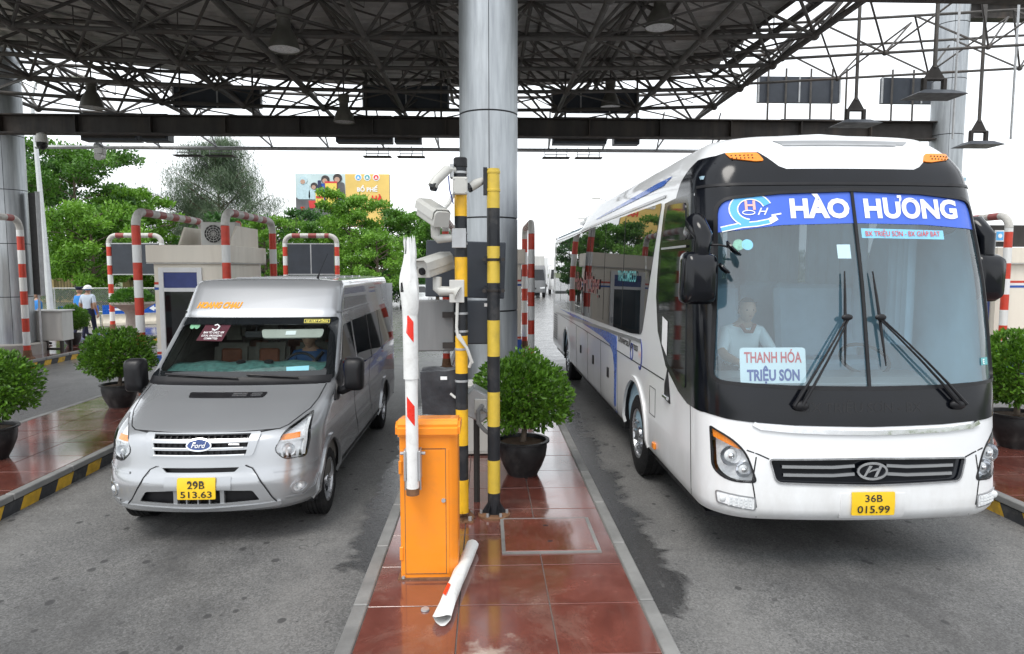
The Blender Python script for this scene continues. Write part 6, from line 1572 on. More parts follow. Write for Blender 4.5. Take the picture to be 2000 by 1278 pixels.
def booth(label, x0, x1, y0, y1, full=True, door=True):
    root = thing('toll_booth', label, 'toll booth', ((x0 + x1) / 2, y0, ZI), 'cream toll booths')
    z1, zf = 2.62, 2.98
    MB().b2(x0, x1, y0, y1, ZI + .5, z1).build('wall', 'cream', root)
    MB().b2(x0 - .015, x1 + .015, y0 - .015, y1 + .015, ZI, ZI + .5).build('plinth', 'blue_panel', root)
    for z, m, h in ((.72, 'red_paint', .05), (.775, 'board_white', .05), (2.06, 'blue_panel', .05), (2.115, 'board_white', .05), (2.17, 'red_paint', .05)):
        MB().b2(x0 - .006, x1 + .006, y0 - .006, y1 + .006, z, z + h).build('trim_band', m, root)
    MB().b2(x0 - .1, x1 + .1, y0 - .12, y1 + .1, z1, zf).build('fascia', 'cream', root, bevel=.01)
    MB().b2(x0 - .095, x1 + .095, y0 - .115, y1 + .095, z1 - .02, z1 - .001).build('fascia_edge', 'light_grey', root)
    if door:
        d = bpy.data.objects.new('door', None); C.objects.link(d); d.location = (x0 + .5, y0, ZI); d.parent = root; d.matrix_parent_inverse = parent_inv(root)
        a, b = x0 + .1, x0 + .98
        for (p, q, r_, s) in ((a, a + .1, ZI + .1, 2.52), (b - .1, b, ZI + .1, 2.52), (a + .1, b - .1, 2.42, 2.52), (a + .1, b - .1, 2.02, 2.1), (a + .1, b - .1, ZI + .1, ZI + .6)):
            MB().b2(p, q, y0 - .045, y0 + .01, r_, s).build('door_frame', 'board_white', d, bevel=.006)
        MB().b2(a + .1, b - .1, y0 - .018, y0 - .008, 2.1, 2.42).build('pane', 'sign_blue', d)
        MB().b2(a + .1, b - .1, y0 - .018, y0 - .008, ZI + .6, 2.02).build('pane', 'dark_glass', d)
        MB().b2(b - .08, b - .05, y0 - .09, y0 - .045, 1.15, 1.3).build('door_handle', 'galvanised', d)
    for sx, xw in ((-1, x0), (1, x1)):
        w = MB().b2(xw - .02, xw + .02, y0 + .5, y1 - .3, 1.2, 2.0).build('window', 'dark_glass', root)
        for (p, q, r_, s) in ((y0 + .45, y1 - .25, 2.0, 2.05), (y0 + .45, y1 - .25, 1.15, 1.2), (y0 + .45, y0 + .5, 1.2, 2.0), (y1 - .3, y1 - .25, 1.2, 2.0)): MB().b2(xw - .03, xw + .03, p, q, r_, s).build('window_frame', 'board_white', w)
    if full:
        # screen walls round the air conditioner on the roof
        zt = 3.42
        MB().b2(x0 + .25, x1 - .0, y1 - .2, y1 - .16, zf, zt).build('roof_screen', 'cream', root)
        MB().prism([(y0 + .9, zf), (y1 - .2, zf), (y1 - .2, zt), (y0 + 1.25, zt)], (.04, 0, 0), (x0 + .1, 0, 0), (.0, 1, 0), (.0, 0, 1)).build('roof_screen', 'cream', root)
        MB().prism([(y0 + .3, zf), (y1 - .2, zf), (y1 - .2, zt), (y0 + .75, zt)], (.04, 0, 0), (x1 - .02, 0, 0), (.0, 1, 0), (.0, 0, 1)).build('roof_screen', 'cream', root)
        ac = bpy.data.objects.new('air_conditioner', None); C.objects.link(ac); ac.parent = root; ac.matrix_parent_inverse = parent_inv(root)
        xa, ya = x0 + .95, y0 + 1.0
        MB().b2(xa - .38, xa + .38, ya, ya + .32, zf + .02, zf + .54).build('case', 'light_grey', ac, bevel=.015)
        MB().lathe([(.2, ya - .012), (.2, ya + .0)], (xa - .1, 0, zf + .28), 28, 'Y').build('fan_opening', 'ink', ac)
        for k in range(4): 
            rr = .05 + .05 * k; MB().tube([(xa - .1 + rr * math.cos(q), ya - .02, zf + .28 + rr * math.sin(q)) for q in [i * math.pi / 12 for i in range(24)]], .006, 5, closed=True).build('fan_guard', 'light_grey', ac)
        for k in range(6):
            q = k * math.pi / 6; MB().tube([(xa - .1 - .2 * math.cos(q), ya - .022, zf + .28 - .2 * math.sin(q)), (xa - .1 + .2 * math.cos(q), ya - .022, zf + .28 + .2 * math.sin(q))], .005, 5).build('fan_guard', 'light_grey', ac)
    return root
b1 = booth('cream toll booth with roof air conditioner and red beacon behind the van', -6.85, -5.42, 14.4, 16.7)
bc = thing('beacon_light', 'small red beacon on the roof screen of the toll booth behind the van', 'beacon', (-5.86, 15.6, 3.43))
MB().lathe([(.09, 3.42), (.09, 3.47)], (-5.86, 16.52, 0), 14).build('base', 'light_grey', bc)
MB().lathe([(.075, 3.47), (.075, 3.56), (.05, 3.61), (.01, 3.62)], (-5.86, 16.52, 0), 14).build('lamp_dome', 'red_paint', bc)
booth('cream toll booth mostly hidden behind the middle pillar', -.55, .88, 17.3, 19.3, False)
b3 = booth('cream toll booth with blue notice boards at the right edge', 11.72, 13.3, 15.3, 18.2, False, False)
booth('cream and blue toll booth at the far left edge before the pillar', -13.5, -12.02, 14.4, 16.85, False, False)
def board(x, y0, y1, z0, z1, m, nm='notice_board', rows=0, tm='white_print'):
    b = MB().b2(x - .03, x - .012, y0, y1, z0, z1).build(nm, m, b3)
    for r in range(rows):
        for k in range(4):
            z = z1 - .12 - r * (z1 - z0 - .16) / rows; y = y0 + .06 + k * (y1 - y0 - .1) / 4
            MB().b2(x - .034, x - .031, y, y + (y1 - y0) / 6, z - .03, z + .03).build('notice_line', tm, b)
board(11.72, 15.45, 16.7, 1.1, 2.0, 'sign_blue', rows=5); board(11.72, 15.4, 17.0, 2.24, 2.44, 'board_white', rows=2, tm='red_print')
board(11.72, 16.5, 17.0, .55, 1.0, 'sign_blue', rows=4)
fb2 = thing('booth_fascia_screen', 'dark brown roof screen above the right edge booth', 'screen', (12.4, 15.6, 3.0))
MB().b2(11.6, 13.6, 15.5, 15.56, 3.0, 3.5).build('screen_plate', 'steel_dark', fb2)
wf = MB().b2(11.75, 11.98, 15.47, 15.498, 3.12, 3.38).build('sign_plate', 'board_white', fb2)
MB().b2(11.78, 11.95, 15.462, 15.469, 3.15, 3.35).build('sign_face', 'sky_blue_print', wf)
MB().lathe([(.05, 15.455), (.05, 15.461)], (11.865, 0, 3.25), 16, 'Y').build('sign_mark', 'white_print', wf)

# electric cabinet, pillar board on the far left island
EX = .38
ec = thing('electric_cabinet', 'light grey electric cabinet on legs beside the far left pillar', 'cabinet', (-12.35, 19.4, ZI))
MB().b2(-12.42, -11.62, 19.1, 19.6, .52, 1.32).build('cabinet_body', 'light_grey', ec, bevel=.01)
MB().b2(-12.46, -11.58, 19.05, 19.65, 1.32, 1.36).build('cabinet_top', 'light_grey', ec, bevel=.008)
MB().b2(-12.38, -11.66, 19.092, 19.1, .56, 1.28).build('cabinet_door', 'light_grey', ec)
for x in (-12.34, -11.69):
    for y in (19.15, 19.55): MB().b2(x - .035, x + .035, y - .035, y + .035, ZI, .52).build('leg', 'steel_dark', ec)
MB().b2(-12.38, -11.66, 19.12, 19.18, ZI + .06, ZI + .12).build('rail', 'steel_dark', ec)
db = thing('dark_board', 'tall narrow dark framed board standing behind the far left pillar', 'board', (-11.99, 18.75, 1.7))
MB().box((-12.01, 18.8, 3.15), (.3, .08, 2.7), rz=-.5).build('board_face', 'ink', db)
MB().box((-11.86, 18.74, 3.15), (.05, .1, 2.75), rz=-.5).build('board_edge', 'galvanised', db)
MB().tube([(-12.01, 18.8, ZI), (-12.01, 18.8, 1.82)], .03, 8).build('post', 'galvanised', db)

# ================================================================== overhead fittings
def bell(x, y, z, d, label):
    l = thing('high_bay_lamp', label, 'lamp', (x, y, z), 'bell shaped lamps under the canopy'); r = d / 2
    MB().lathe([(r, z), (r * .98, z + .03), (r * .82, z + d * .35), (r * .55, z + d * .62), (r * .42, z + d * .72), (r * .42, z + d * .95), (r * .52, z + d * .97), (r * .52, z + d * 1.25), (r * .3, z + d * 1.3)], (x, y, 0), 28, caps=False).build('shade', 'lamp_shade', l, sharp=.8)
    MB().lathe([(.002, z + .025), (r * .96, z + .02)], (x, y, 0), 28, caps=False).build('diffuser', 'diffuser', l)
    MB().tube([(x, y, z + d * 1.28), (x, y, 7.9)], .02, 6).build('stem', 'frame_steel', l)
mat('lamp_shade', (.13, .125, .11), .45, .3, var=.2, stain=(.2, .18, .14), samt=.4)
mat('diffuser', (.6, .62, .62), .3, var=.15, scale=12)
bell(-3.53, 12.5, 6.32, .55, 'largest bell lamp under the canopy, left of the middle pillar')
bell(-9.47, 17.2, 6.35, .55, 'bell lamp nearest the far left pillar')
bell(-3.48, 17.3, 6.08, .52, 'bell lamp hanging in front of the long beam left of the middle pillar')
bell(3.33, 13.4, 7.08, .56, 'bell lamp at the top edge right of the middle pillar')
bell(3.33, 18.6, 6.8, .54, 'bell lamp above the long beam right of the middle pillar')
def flood(x, y, z, w, label, rod=8.3):
    l = thing('flood_light', label, 'flood light', (x, y, z), 'flat flood lights hung on rods')
    vs = [(x - w / 2, y - .28, z), (x + w / 2, y - .28, z), (x + w / 2, y + .28, z), (x - w / 2, y + .28, z), (x - w * .28, y - .15, z + .09), (x + w * .28, y - .15, z + .09), (x + w * .28, y + .15, z + .09), (x - w * .28, y + .15, z + .09)]
    MB().add(vs, [(0, 3, 2, 1), (4, 5, 6, 7), (0, 1, 5, 4), (1, 2, 6, 5), (2, 3, 7, 6), (3, 0, 4, 7)]).build('head', 'sign_back', l, sharp=.3)
    for s in (-1, 1): MB().b2(x + s * w * .2 - .03, x + s * w * .2 + .03, y - .04, y + .04, z + .08, z + .3).build('bracket', 'steel_dark', l)
    MB().tube([(x - w * .24, y, z + .3), (x + w * .24, y, z + .3)], .03, 8).build('cross_bar', 'steel_dark', l)
    MB().prism([(-w * .2, z + .32), (w * .2, z + .32), (.03, z + .55), (-.03, z + .55)], (0, .03, 0), (x, y - .015, 0), (1, 0, 0), (0, 0, 1)).build('yoke_plate', 'steel_dark', l)
    MB().tube([(x, y, z + .5), (x, y, rod)], .035, 8).build('rod', 'frame_steel', l)
flood(7.85, 12.0, 5.5, .9, 'flood light hung in front of the right pillar, largest of the three')
flood(7.55, 14.0, 5.42, .85, 'flood light hung in front of the long beam above the coach')
flood(10.3, 14.2, 5.05, .8, 'flood light hung lowest, right of the right pillar')
for x in (9.75, 11.0):
    r_ = thing('hanger_rod', 'thin vertical hanger rod %s of the lowest flood light' % ('left' if x < 10 else 'right'), 'rod', (x, 14.2, 5.2)); MB().tube([(x, 14.2, 5.2), (x, 14.2, 8.2)], .025, 6).build('rod', 'galvanised', r_)
def backsign(x0, x1, y, z0, z1, label, rods=(), m='sign_back'):
    s = thing('overhead_sign', label, 'sign', ((x0 + x1) / 2, y, z0), 'overhead signs seen from behind')
    MB().b2(x0, x1, y - .06, y + .06, z0, z1).build('sign_back', m, s)
    n = max(2, int((x1 - x0) / .8))
    for k in range(n + 1):
        x = x0 + (x1 - x0) * k / n; MB().b2(x - .02, x + .02, y - .09, y - .061, z0, z1).build('rib', 'galvanised', s)
    for x, zz in rods: MB().tube([(x, y - .12, zz), (x, y - .12, 8.0)], .03, 6).build('rod', 'frame_steel', s)
backsign(7.55, 9.85, 19.2, 7.1, 7.8, 'wide dark sign hung above the coach roof, seen from behind', [(7.8, 6.3), (8.3, 6.3), (9.0, 6.3), (9.6, 6.3), (10.0, 6.3)])
backsign(11.05, 13.3, 19.2, 7.1, 7.8, 'dark sign half hidden by the right pillar, seen from behind', [(11.3, 6.3), (11.9, 6.3)])
backsign(-8.3, -6.0, 19.0, 6.78, 7.36, 'dark sign above the beam on the left, seen from behind through the trusses', [(-8.1, 6.3), (-6.2, 6.3)])
backsign(-3.29, -1.0, 19.0, 6.8, 7.4, 'dark sign above the beam just left of the middle pillar', [(-3.2, 6.3), (-1.2, 6.3)])
backsign(1.83, 4.25, 19.4, 6.82, 7.45, 'dark sign above the beam just right of the middle pillar', [(2.2, 6.3), (4.2, 6.3)])
lab = {-10.3: 'leftmost', -8.8: 'second', -3.86: 'third', -2.36: 'fourth', 1.74: 'fifth', 3.35: 'sixth', 7.76: 'rightmost'}
for (x0, x1) in ((-10.27, -8.86), (-8.79, -8.09), (-3.86, -2.42), (-2.36, -1.67), (1.74, 3.15), (3.35, 4.02), (7.76, 9.2)):
    c = min(lab, key=lambda k: abs(k - x0)); nm = lab[c]
    s = thing('lane_display', '%s dark lane display box mounted behind the long steel beam' % nm, 'display', ((x0 + x1) / 2, 18.2, 5.76), 'lane display boxes behind the beam')
    MB().b2(x0, x1, 18.05, 18.4, 5.74, 6.42).build('case', 'sign_back', s, bevel=.01); MB().b2(x0 + .06, x1 - .06, 18.02, 18.05, 5.8, 6.36).build('back_plate', 'steel_dark', s)
# pipe behind the beam, struts and slim floodlights
rp = thing('support_pipe', 'long slim grey pipe on slanted brackets behind the long beam', 'pipe', (-3, 20.6, 6.05))
MB().tube([(-13, 20.6, 6.0), (6.4, 20.6, 6.0)], .055, 8).build('pipe', 'galvanised', rp)
for k in range(12):
    x = -11.2 + k * 1.62
    if -1 < x < 1: continue
    MB().tube([(x, 18.3, 6.35), (x + .1, 20.6, 6.05)], .028, 6).build('strut', 'galvanised', rp); MB().tube([(x + .05, 19.6, 6.9), (x + .1, 20.6, 6.05)], .022, 6).build('strut', 'galvanised', rp)
pos = ['left pair, its left one', 'left pair, its right one', 'middle pair, its left one', 'middle pair, its right one', 'right pair, its left one', 'right pair, its right one']
for k, x in enumerate((-8.66, -7.73, -3.19, -2.2, 2.08, 3.05)):
    l = thing('slim_floodlight', 'slim bar floodlight under the grey pipe, %s' % pos[k], 'flood light', (x, 20.6, 5.8), 'slim bar floodlights under the pipe')
    MB().b2(x - .4, x + .4, 20.45, 20.75, 5.76, 5.79).build('lamp_bar', 'steel_dark', l); MB().b2(x - .33, x + .33, 20.58, 20.62, 5.86, 5.88).build('rail', 'galvanised', l)
    for s in (-.33, .33): MB().tube([(x + s, 20.6, 5.79), (x + s, 20.6, 6.06)], .012, 5).build('hanger', 'galvanised', l)
    MB().tube([(x, 20.6, 5.79), (x + .03, 20.6, 5.92), (x, 20.6, 6.1)], .012, 5).build('cable', 'ink', l)
dc = thing('dome_camera', 'white and black dome camera hanging under the left end of the beam', 'security camera', (-10.95, 17.7, 5.55))
MB().lathe([(.03, 5.84), (.11, 5.8), (.14, 5.68), (.14, 5.6)], (-10.95, 17.6, 0), 18).build('housing', 'camera_white', dc)
MB().lathe([(.13, 5.6), (.12, 5.5), (.07, 5.44), (.01, 5.42)], (-10.95, 17.6, 0), 18).build('dome', 'dark_glass', dc)
dc2 = thing('pan_tilt_camera', 'grey pan and tilt camera on a bracket below the beam, right of the dome camera', 'security camera', (-9.65, 17.8, 5.3))
MB().tube([(-9.85, 17.9, 5.6), (-9.75, 17.9, 5.58), (-9.68, 17.9, 5.5)], .05, 8).build('bracket', 'galvanised', dc2)
MB().b2(-9.8, -9.58, 17.75, 17.95, 5.35, 5.52).build('yoke', 'light_grey', dc2, bevel=.02); MB().tube([(-9.7, 17.95, 5.33), (-9.62, 17.6, 5.26)], .085, 14).build('barrel', 'light_grey', dc2)
# ================================================================== people on the far left island
mat('shirt_pale', (.5, .58, .68), .8, var=.08); mat('shirt_blue', (.03, .22, .6), .8, var=.1); mat('navy_cloth', (.012, .016, .045), .85, var=.2); mat('helmet_white', (.75, .76, .76), .3, var=.04, coat=.3)
def walker(label, x, y, z, face, cloth, hat, stride=.16, h=1.72):
    k = h / 1.72; c, s = math.cos(face), math.sin(face)
    def P(a, b, zz): return (x + (a * c - b * s) * k, y + (a * s + b * c) * k, z + zz * k)      # a = sideways, b = behind (+) / ahead (-)
    J = dict(pelvis=P(0, 0, .93), belly=P(0, .0, 1.08), chest=P(0, .0, 1.28), neck=P(0, -.01, 1.47), skull=P(0, -.02, 1.55), shl=P(-.18, 0, 1.38), ell=P(-.25, .04, 1.1), wrl=P(-.25, -.06, .87), hal=P(-.25, -.08, .8),
             shr=P(.18, 0, 1.38), elr=P(.25, .03, 1.1), wrr=P(.26, -.05, .87), har=P(.26, -.07, .8), hil=P(-.1, 0, .9), knl=P(-.1, -stride * .6, .5), anl=P(-.1, -stride, .08), tol=P(-.11, -stride - .17, .03), hir=P(.1, 0, .9), knr=P(.1, stride * .3, .5), anr=P(.1, stride, .09), tor=P(.11, stride - .16, .03))
    rd = {n: (tuple(v * k for v in r) if isinstance(r, tuple) else r * k) for n, r in RD.items()}
    o, hp = person('person', label, J, rd, cloth, 'navy_cloth', (*P(0, -.02, 1.6), .108 * k), face=face, cap=hat, loc=(x, y, z), sleeve=.25)
    for sx, n in ((-1, 'l'), (1, 'r')):
        p = P(sx * .255, -.085, .77); hand(o, p, (0, 0, -1), (-sx * c, -sx * s, 0), .085, thumb=sx)
    if hat == 'helmet':
        vs = []; n = 18
        for i in range(8):
            q = math.pi * .52 * i / 7
            for t in range(n): vs.append(hp(math.sin(q) * math.cos(2 * math.pi * t / n) * 1.12, math.sin(q) * math.sin(2 * math.pi * t / n) * 1.25, .3 + math.cos(q) * 1.08))
        fs = [(i * n + t, (i + 1) * n + t, (i + 1) * n + (t + 1) % n, i * n + (t + 1) % n) for i in range(7) for t in range(n)]
        MB().add(vs, fs).build('helmet', 'helmet_white', o, sharp=1.2); MB().lathe([(.135 * k, 0), (.165 * k, -.006), (.165 * k, .006), (.135 * k, .012)], hp(0, -.05, .24), 18, caps=False).build('helmet_brim', 'helmet_white', o)
        MB().lathe([(.092 * k, -.03), (.1 * k, 0)], hp(0, .04, .1), 18, caps=False).build('head_band', 'shirt_blue', o)
    else:
        MB().lathe([(.1 * k, 0), (.115 * k, .05), (.135 * k, .09), (.12 * k, .105), (.01, .11)], hp(0, .02, .35), 18).build('peaked_cap', 'navy_cloth', o)
        MB().prism([(-.09, 0), (.09, 0), (.06, .08), (-.06, .08)], (0, 0, .008), hp(0, -.85, .36), (c, s, 0), (s, -c, -.3)).build('cap_peak', 'black_plastic', o)
    return o
walker('person in a white safety helmet and pale shirt walking away, beside the far shrub', -12.95, 22.7, ZI, math.pi - .1, 'shirt_pale', 'helmet', h=1.74)
walker('person in a dark peaked cap and blue shirt beyond the helmeted one', -13.75, 23.6, ZI, math.pi - .5, 'shirt_blue', 'cap', h=1.66)
walker('person in a blue shirt mostly hidden behind the far left pillar board', -13.45, 20.95, ZI, 2.5, 'shirt_blue', 'cap', h=1.62)

# ================================================================== fence, barriers, small wall
fn = thing('chain_link_fence', 'galvanised chain link fence behind the walking people', 'fence', (-23, 38.5, 0))
x0, x1, fy = -29.5, -18.0, 38.5
for k in range(7):
    x = x0 + k * (x1 - x0) / 6; MB().tube([(x, fy, 0), (x, fy, 1.45)], .035, 8).build('post', 'galvanised', fn)
for z in (.12, 1.42): MB().tube([(x0, fy, z), (x1, fy, z)], .025, 6).build('rail', 'galvanised', fn)
mb = MB(); s = .11; n = int((x1 - x0) / s)
for k in range(n):
    for d in (-1, 1):
        xa = x0 + k * s; xb = xa + d * 1.3
        if x0 < xb < x1: mb.tube([(xa, fy, .12), (xb, fy, 1.42)], .006, 3, caps=False)
mb.build('wire_mesh', 'galvanised', fn)['kind'] = 'stuff'
mat('barrier_cream', (.6, .55, .45), .6, var=.1, stain=(.35, .3, .25), samt=.4)
nm = ['leftmost', 'second', 'third', 'fourth']
for k in range(4):
    x, y = -17.3 + k * 1.25, 29.6 + k * 1.0
    b = thing('road_barrier', '%s cream road barrier with a blue arrow panel behind the people' % nm[k], 'barrier', (x, y, 0), 'road barriers with blue arrow panels')
    M = Matrix.Translation((x, y, 0)) @ Matrix.Rotation(.6, 4, 'Z')
    def tr(m_): m_.v = [tuple(M @ Vector(v)) for v in m_.v]; return m_
    tr(MB().prism([(-.28, 0), (.28, 0), (.28, .15), (.12, .3), (.1, .5), (-.1, .5), (-.12, .3), (-.28, .15)], (1.5, 0, 0), (-.75, 0, 0), (0, 1, 0), (0, 0, 1))).build('block', 'barrier_cream', b, bevel=.02)
    tr(MB().box((0, -.13, .72), (1.45, .04, .4))).build('panel', 'stripe_blue', b)
    tr(MB().prism([(-.5, 0), (-.3, .13), (-.3, .05), (.5, .05), (.5, -.05), (-.3, -.05), (-.3, -.13)], (0, -.01, 0), (0, -.152, .72), (1, 0, 0), (0, 0, 1))).build('arrow', 'white_print', b)
mat('yard_yellow', (.55, .42, .2), .8, var=.12, stain=(.3, .24, .15), samt=.5)
yw = thing('yard_wall', 'ochre yard wall with piers and dark railings under the left trees', 'wall', (-34, 52, 0))
MB().b2(-46, -24, 52, 52.25, 0, .7).build('low_wall', 'yard_yellow', yw)
for k in range(9):
    x = -46 + k * 2.75; MB().b2(x - .25, x + .25, 51.85, 52.4, 0, 2.2).build('pier', 'yard_yellow', yw); MB().b2(x - .32, x + .32, 51.8, 52.45, 2.2, 2.35).build('pier_cap', 'cream', yw)
    for j in range(10):
        if k < 8: MB().tube([(x + .4 + j * .22, 52.12, .7), (x + .4 + j * .22, 52.12, 1.7)], .02, 5).build('railing', 'steel_dark', yw)
hs = thing('gate_house', 'small ochre gate house with flat roof under the left trees', 'building', (-39, 60, 0))
MB().b2(-43, -35.5, 57, 63, 0, 3.0).build('wall', 'yard_yellow', hs); MB().b2(-43.5, -35, 56.4, 63.5, 3.0, 3.5).build('roof', 'cream', hs)
for x in (-41.5, -38.2):
    w = MB().b2(x, x + 1.2, 56.96, 57.05, 1, 2.3).build('window', 'dark_glass', hs); MB().b2(x - .08, x + 1.28, 56.94, 57.02, .9, .99).build('sill', 'cream', w)
# street lamp posts
mat('lamp_post_grey', (.55, .57, .58), .45, .3, var=.08)
LX = .65
lp = thing('lamp_post', 'tall tapering grey lamp post in front of the left tree', 'lamp post', (-18.68, 30, 0))
MB().tube([(-18.68, 30, 0), (-18.80, 30, 4), (-18.98, 30, 9.5)], [.14, .11, .07], 14).build('post', 'lamp_post_grey', lp); MB().tube([(-18.98, 30, 9.5), (-18.78, 30, 10.2), (-17.38, 30, 10.5)], .045, 8).build('arm', 'lamp_post_grey', lp); MB().box((-17.08, 30, 10.5), (.8, .28, .12)).build('lantern', 'light_grey', lp, bevel=.03)
for k, (x, y) in enumerate(((14.5, 75), (17, 105), (20, 140))):
    l = thing('lamp_post', 'distant grey lamp post %s' % ['nearest beyond the coach roof', 'second beyond the coach roof', 'farthest beyond the coach roof'][k], 'lamp post', (x, y, 0), 'distant lamp posts')
    MB().tube([(x, y, 0), (x, y, 9.5)], [.12, .06], 8).build('post', 'lamp_post_grey', l); MB().tube([(x, y, 9.5), (x - 2.2, y, 10.1)], .05, 6).build('arm', 'lamp_post_grey', l); MB().box((x - 2.5, y, 10.1), (.9, .35, .15)).build('lantern', 'light_grey', l)

# ================================================================== trees
leaf_mat('tree_leaf_a', (.03, .1, .012), (.13, .3, .03), (.22, .38, .05), .5)
leaf_mat('tree_leaf_b', (.07, .19, .015), (.22, .44, .04), (.34, .52, .08), .6)
leaf_mat('tree_leaf_c', (.02, .075, .018), (.08, .21, .035), (.13, .28, .06), .5)
leaf_mat('pine_leaf', (.05, .085, .045), (.15, .22, .12), None, .6)
def tree(label, x, y, H, R, seed, m, base=.25, nl=9000, ls=.3, layers=False, needle=False, group=None, loc=None, trunk=.16, spread=1.0):
    rnd = random.Random(seed); root = thing('casuarina_tree' if needle else 'leafy_tree', label, 'tree', (x, y, 0), group)
    tb = MB(); tips = []
    lean = rnd.uniform(-.3, .3)
    tr = [Vector((x + lean * t * t, y + .2 * math.sin(t * 4 + seed), H * .93 * t)) for t in [k / 8 for k in range(9)]]
    tb.tube(tr, [trunk * (1 - .8 * k / 8) for k in range(9)], 9)
    nb = 26 if not needle else 46
    for b in range(nb):
        t = base + (1 - base) * ((b + .5) / nb) ** .9; c = tr[min(7, int(t * 8))].lerp(tr[min(8, int(t * 8) + 1)], t * 8 - int(t * 8))
        q = b * 2.4 + rnd.uniform(-.4, .4)
        if needle: ln = R * (1.05 - .8 * max(0, (t - .35) / .65)) * rnd.uniform(.55, 1.1); up = .55
        else: ln = R * math.sqrt(max(.05, 1 - ((t - .58) / .46) ** 2)) * rnd.uniform(.6, 1.08) * spread; up = .3
        d = Vector((math.cos(q), math.sin(q), up)); e = c + d * ln
        mid = c + d * ln * .5 + Vector((0, 0, .1 * ln * (1 if not needle else -.1)))
        tb.tube([c, mid, e], [trunk * .38 * (1 - t * .5), trunk * .22, .02], 5)
        for s in range(5 if not needle else 4):
            f = .35 + .65 * s / 4; pc = c.lerp(mid, f * 2) if f < .5 else mid.lerp(e, f * 2 - 1)
            q2 = q + rnd.uniform(-1.2, 1.2); tip = pc + Vector((math.cos(q2), math.sin(q2), rnd.uniform(-.1, .6))) * ln * .3
            tb.tube([pc, tip], [.03, .012], 4, caps=False); tips.append((tip, (tip - c).normalized(), ln))
    tb.build('trunk', 'bark', root)
    pts = []
    if needle:
        vs, fs = [], []
        for k in range(nl):
            p, n_, ln = rnd.choice(tips); o = Vector((rnd.gauss(0, 1), rnd.gauss(0, 1), rnd.gauss(0, .7))) * (.3 * R * .32)
            a = p + o; d = Vector((rnd.gauss(0, .5), rnd.gauss(0, .5), rnd.uniform(-.9, .5))).normalized(); L = rnd.uniform(.35, .8); w = Vector((rnd.gauss(0, 1), rnd.gauss(0, 1), 0)).normalized() * .022
            b = len(vs); vs += [tuple(a - w), tuple(a + w), tuple(a + d * L + Vector((0, 0, -.08)) + w * .5)]; fs.append((b, b + 1, b + 2))
        me = bpy.data.meshes.new('crown'); me.from_pydata(vs, [], fs); me.update(); me.materials.append(MATS[m]); cr = link('crown', me, root)
    else:
        for k in range(nl):
            p, n_, ln = tips[rnd.randrange(len(tips))]; rr = R * .17
            v = Vector((rnd.gauss(0, 1), rnd.gauss(0, 1), rnd.gauss(0, .62))).normalized() * rr * (.35 + .75 * rnd.random() ** .5)
            v.z *= .8
            pts.append((p + v, Vector((v.x * .6, v.y * .6, abs(v.z) + .1)) + Vector((0, 0, -.1))))
        cr = leaves('crown', m, pts, ls, root, seed, .5, .3)
    cr['kind'] = 'stuff'
    return root
tree('tall leafy tree at the left behind the lamp post', -28.0, 48, 10.6, 4.3, 11, 'tree_leaf_a', .12, 26000, .27)
tree('leafy tree with lighter green crown low at the left behind the fence', -24.2, 43, 6.2, 3.0, 12, 'tree_leaf_b', .1, 16000, .24)
tree('dark leafy tree at the far left behind the pillar board', -34.5, 53, 10.8, 4.2, 13, 'tree_leaf_c', .2, 10000, .32)
tree('lower leafy tree right of the tall left tree', -25.4, 51, 8.4, 2.8, 14, 'tree_leaf_b', .12, 14000, .28)
tree('grey green feathery casuarina tree left of the billboard', -22.7, 60, 13.6, 5.4, 21, 'pine_leaf', .2, 40000, needle=True, trunk=.22)
tree('shorter feathery casuarina tree behind the toll booth', -27.2, 66, 9.4, 4.0, 22, 'pine_leaf', .15, 17000, needle=True)
tree('layered leafy tree standing in front of the billboard', -8.5, 44, 7.3, 2.3, 31, 'tree_leaf_b', .1, 19000, .21)
tree('broad leafy tree right of the billboard beside the barrier arm', -5.5, 50, 6.5, 2.5, 32, 'tree_leaf_a', .1, 16000, .24)
tree('bright green young tree above the pipe guard behind the booth', -14.6, 46, 5.9, 2.3, 33, 'tree_leaf_b', .12, 9000, .22)
tree('dark green rounded tree left of the billboard post', -14.2, 54, 7.0, 2.3, 34, 'tree_leaf_c', .15, 9000, .25)
tree('leafy tree between the billboard and the layered tree', -12.0, 50, 5.6, 2.4, 35, 'tree_leaf_a', .1, 9000, .24)
tree('small bright green tree near the guard rail', -6.6, 42, 4.6, 2.0, 36, 'tree_leaf_b', .08, 9000, .2)
tree('dark tree low behind the guard rail right of the billboard', -3.9, 55, 5.6, 2.3, 37, 'tree_leaf_c', .08, 8000, .25)
tree('leafy tree behind the toll booth roof', -19.0, 52, 6.4, 2.8, 38, 'tree_leaf_c', .1, 9000, .26)
def hedge(label, x0, x1, y, h, seed, m, n, ls=.2, w=1.2):
    o = thing('hedge', label, 'hedge', ((x0 + x1) / 2, y, 0)); rnd = random.Random(seed); pts = []
    for k in range(n):
        x = rnd.uniform(x0, x1); hh = h * (.75 + .35 * mnoise.noise(Vector((x * .5, seed, 0)))); z = hh * math.sqrt(rnd.random()); yy = y + rnd.uniform(-w, w) * (1 - .6 * z / h)
        pts.append((Vector((x, yy, z)), Vector((0, -.5, .6))))
    leaves('foliage', m, pts, ls, o, seed)['kind'] = 'stuff'
    st = MB()
    for k in range(int((x1 - x0) / 1.5)): st.tube([(x0 + .7 + k * 1.5, y, 0), (x0 + .7 + k * 1.5 + .1, y, h * .6)], .04, 5)
    st.build('stems', 'bark', o)['kind'] = 'stuff'
hedge('low clipped hedge along the ochre yard wall', -45, -24, 50.5, 1.3, 1, 'tree_leaf_a', 12000, .16, .8)
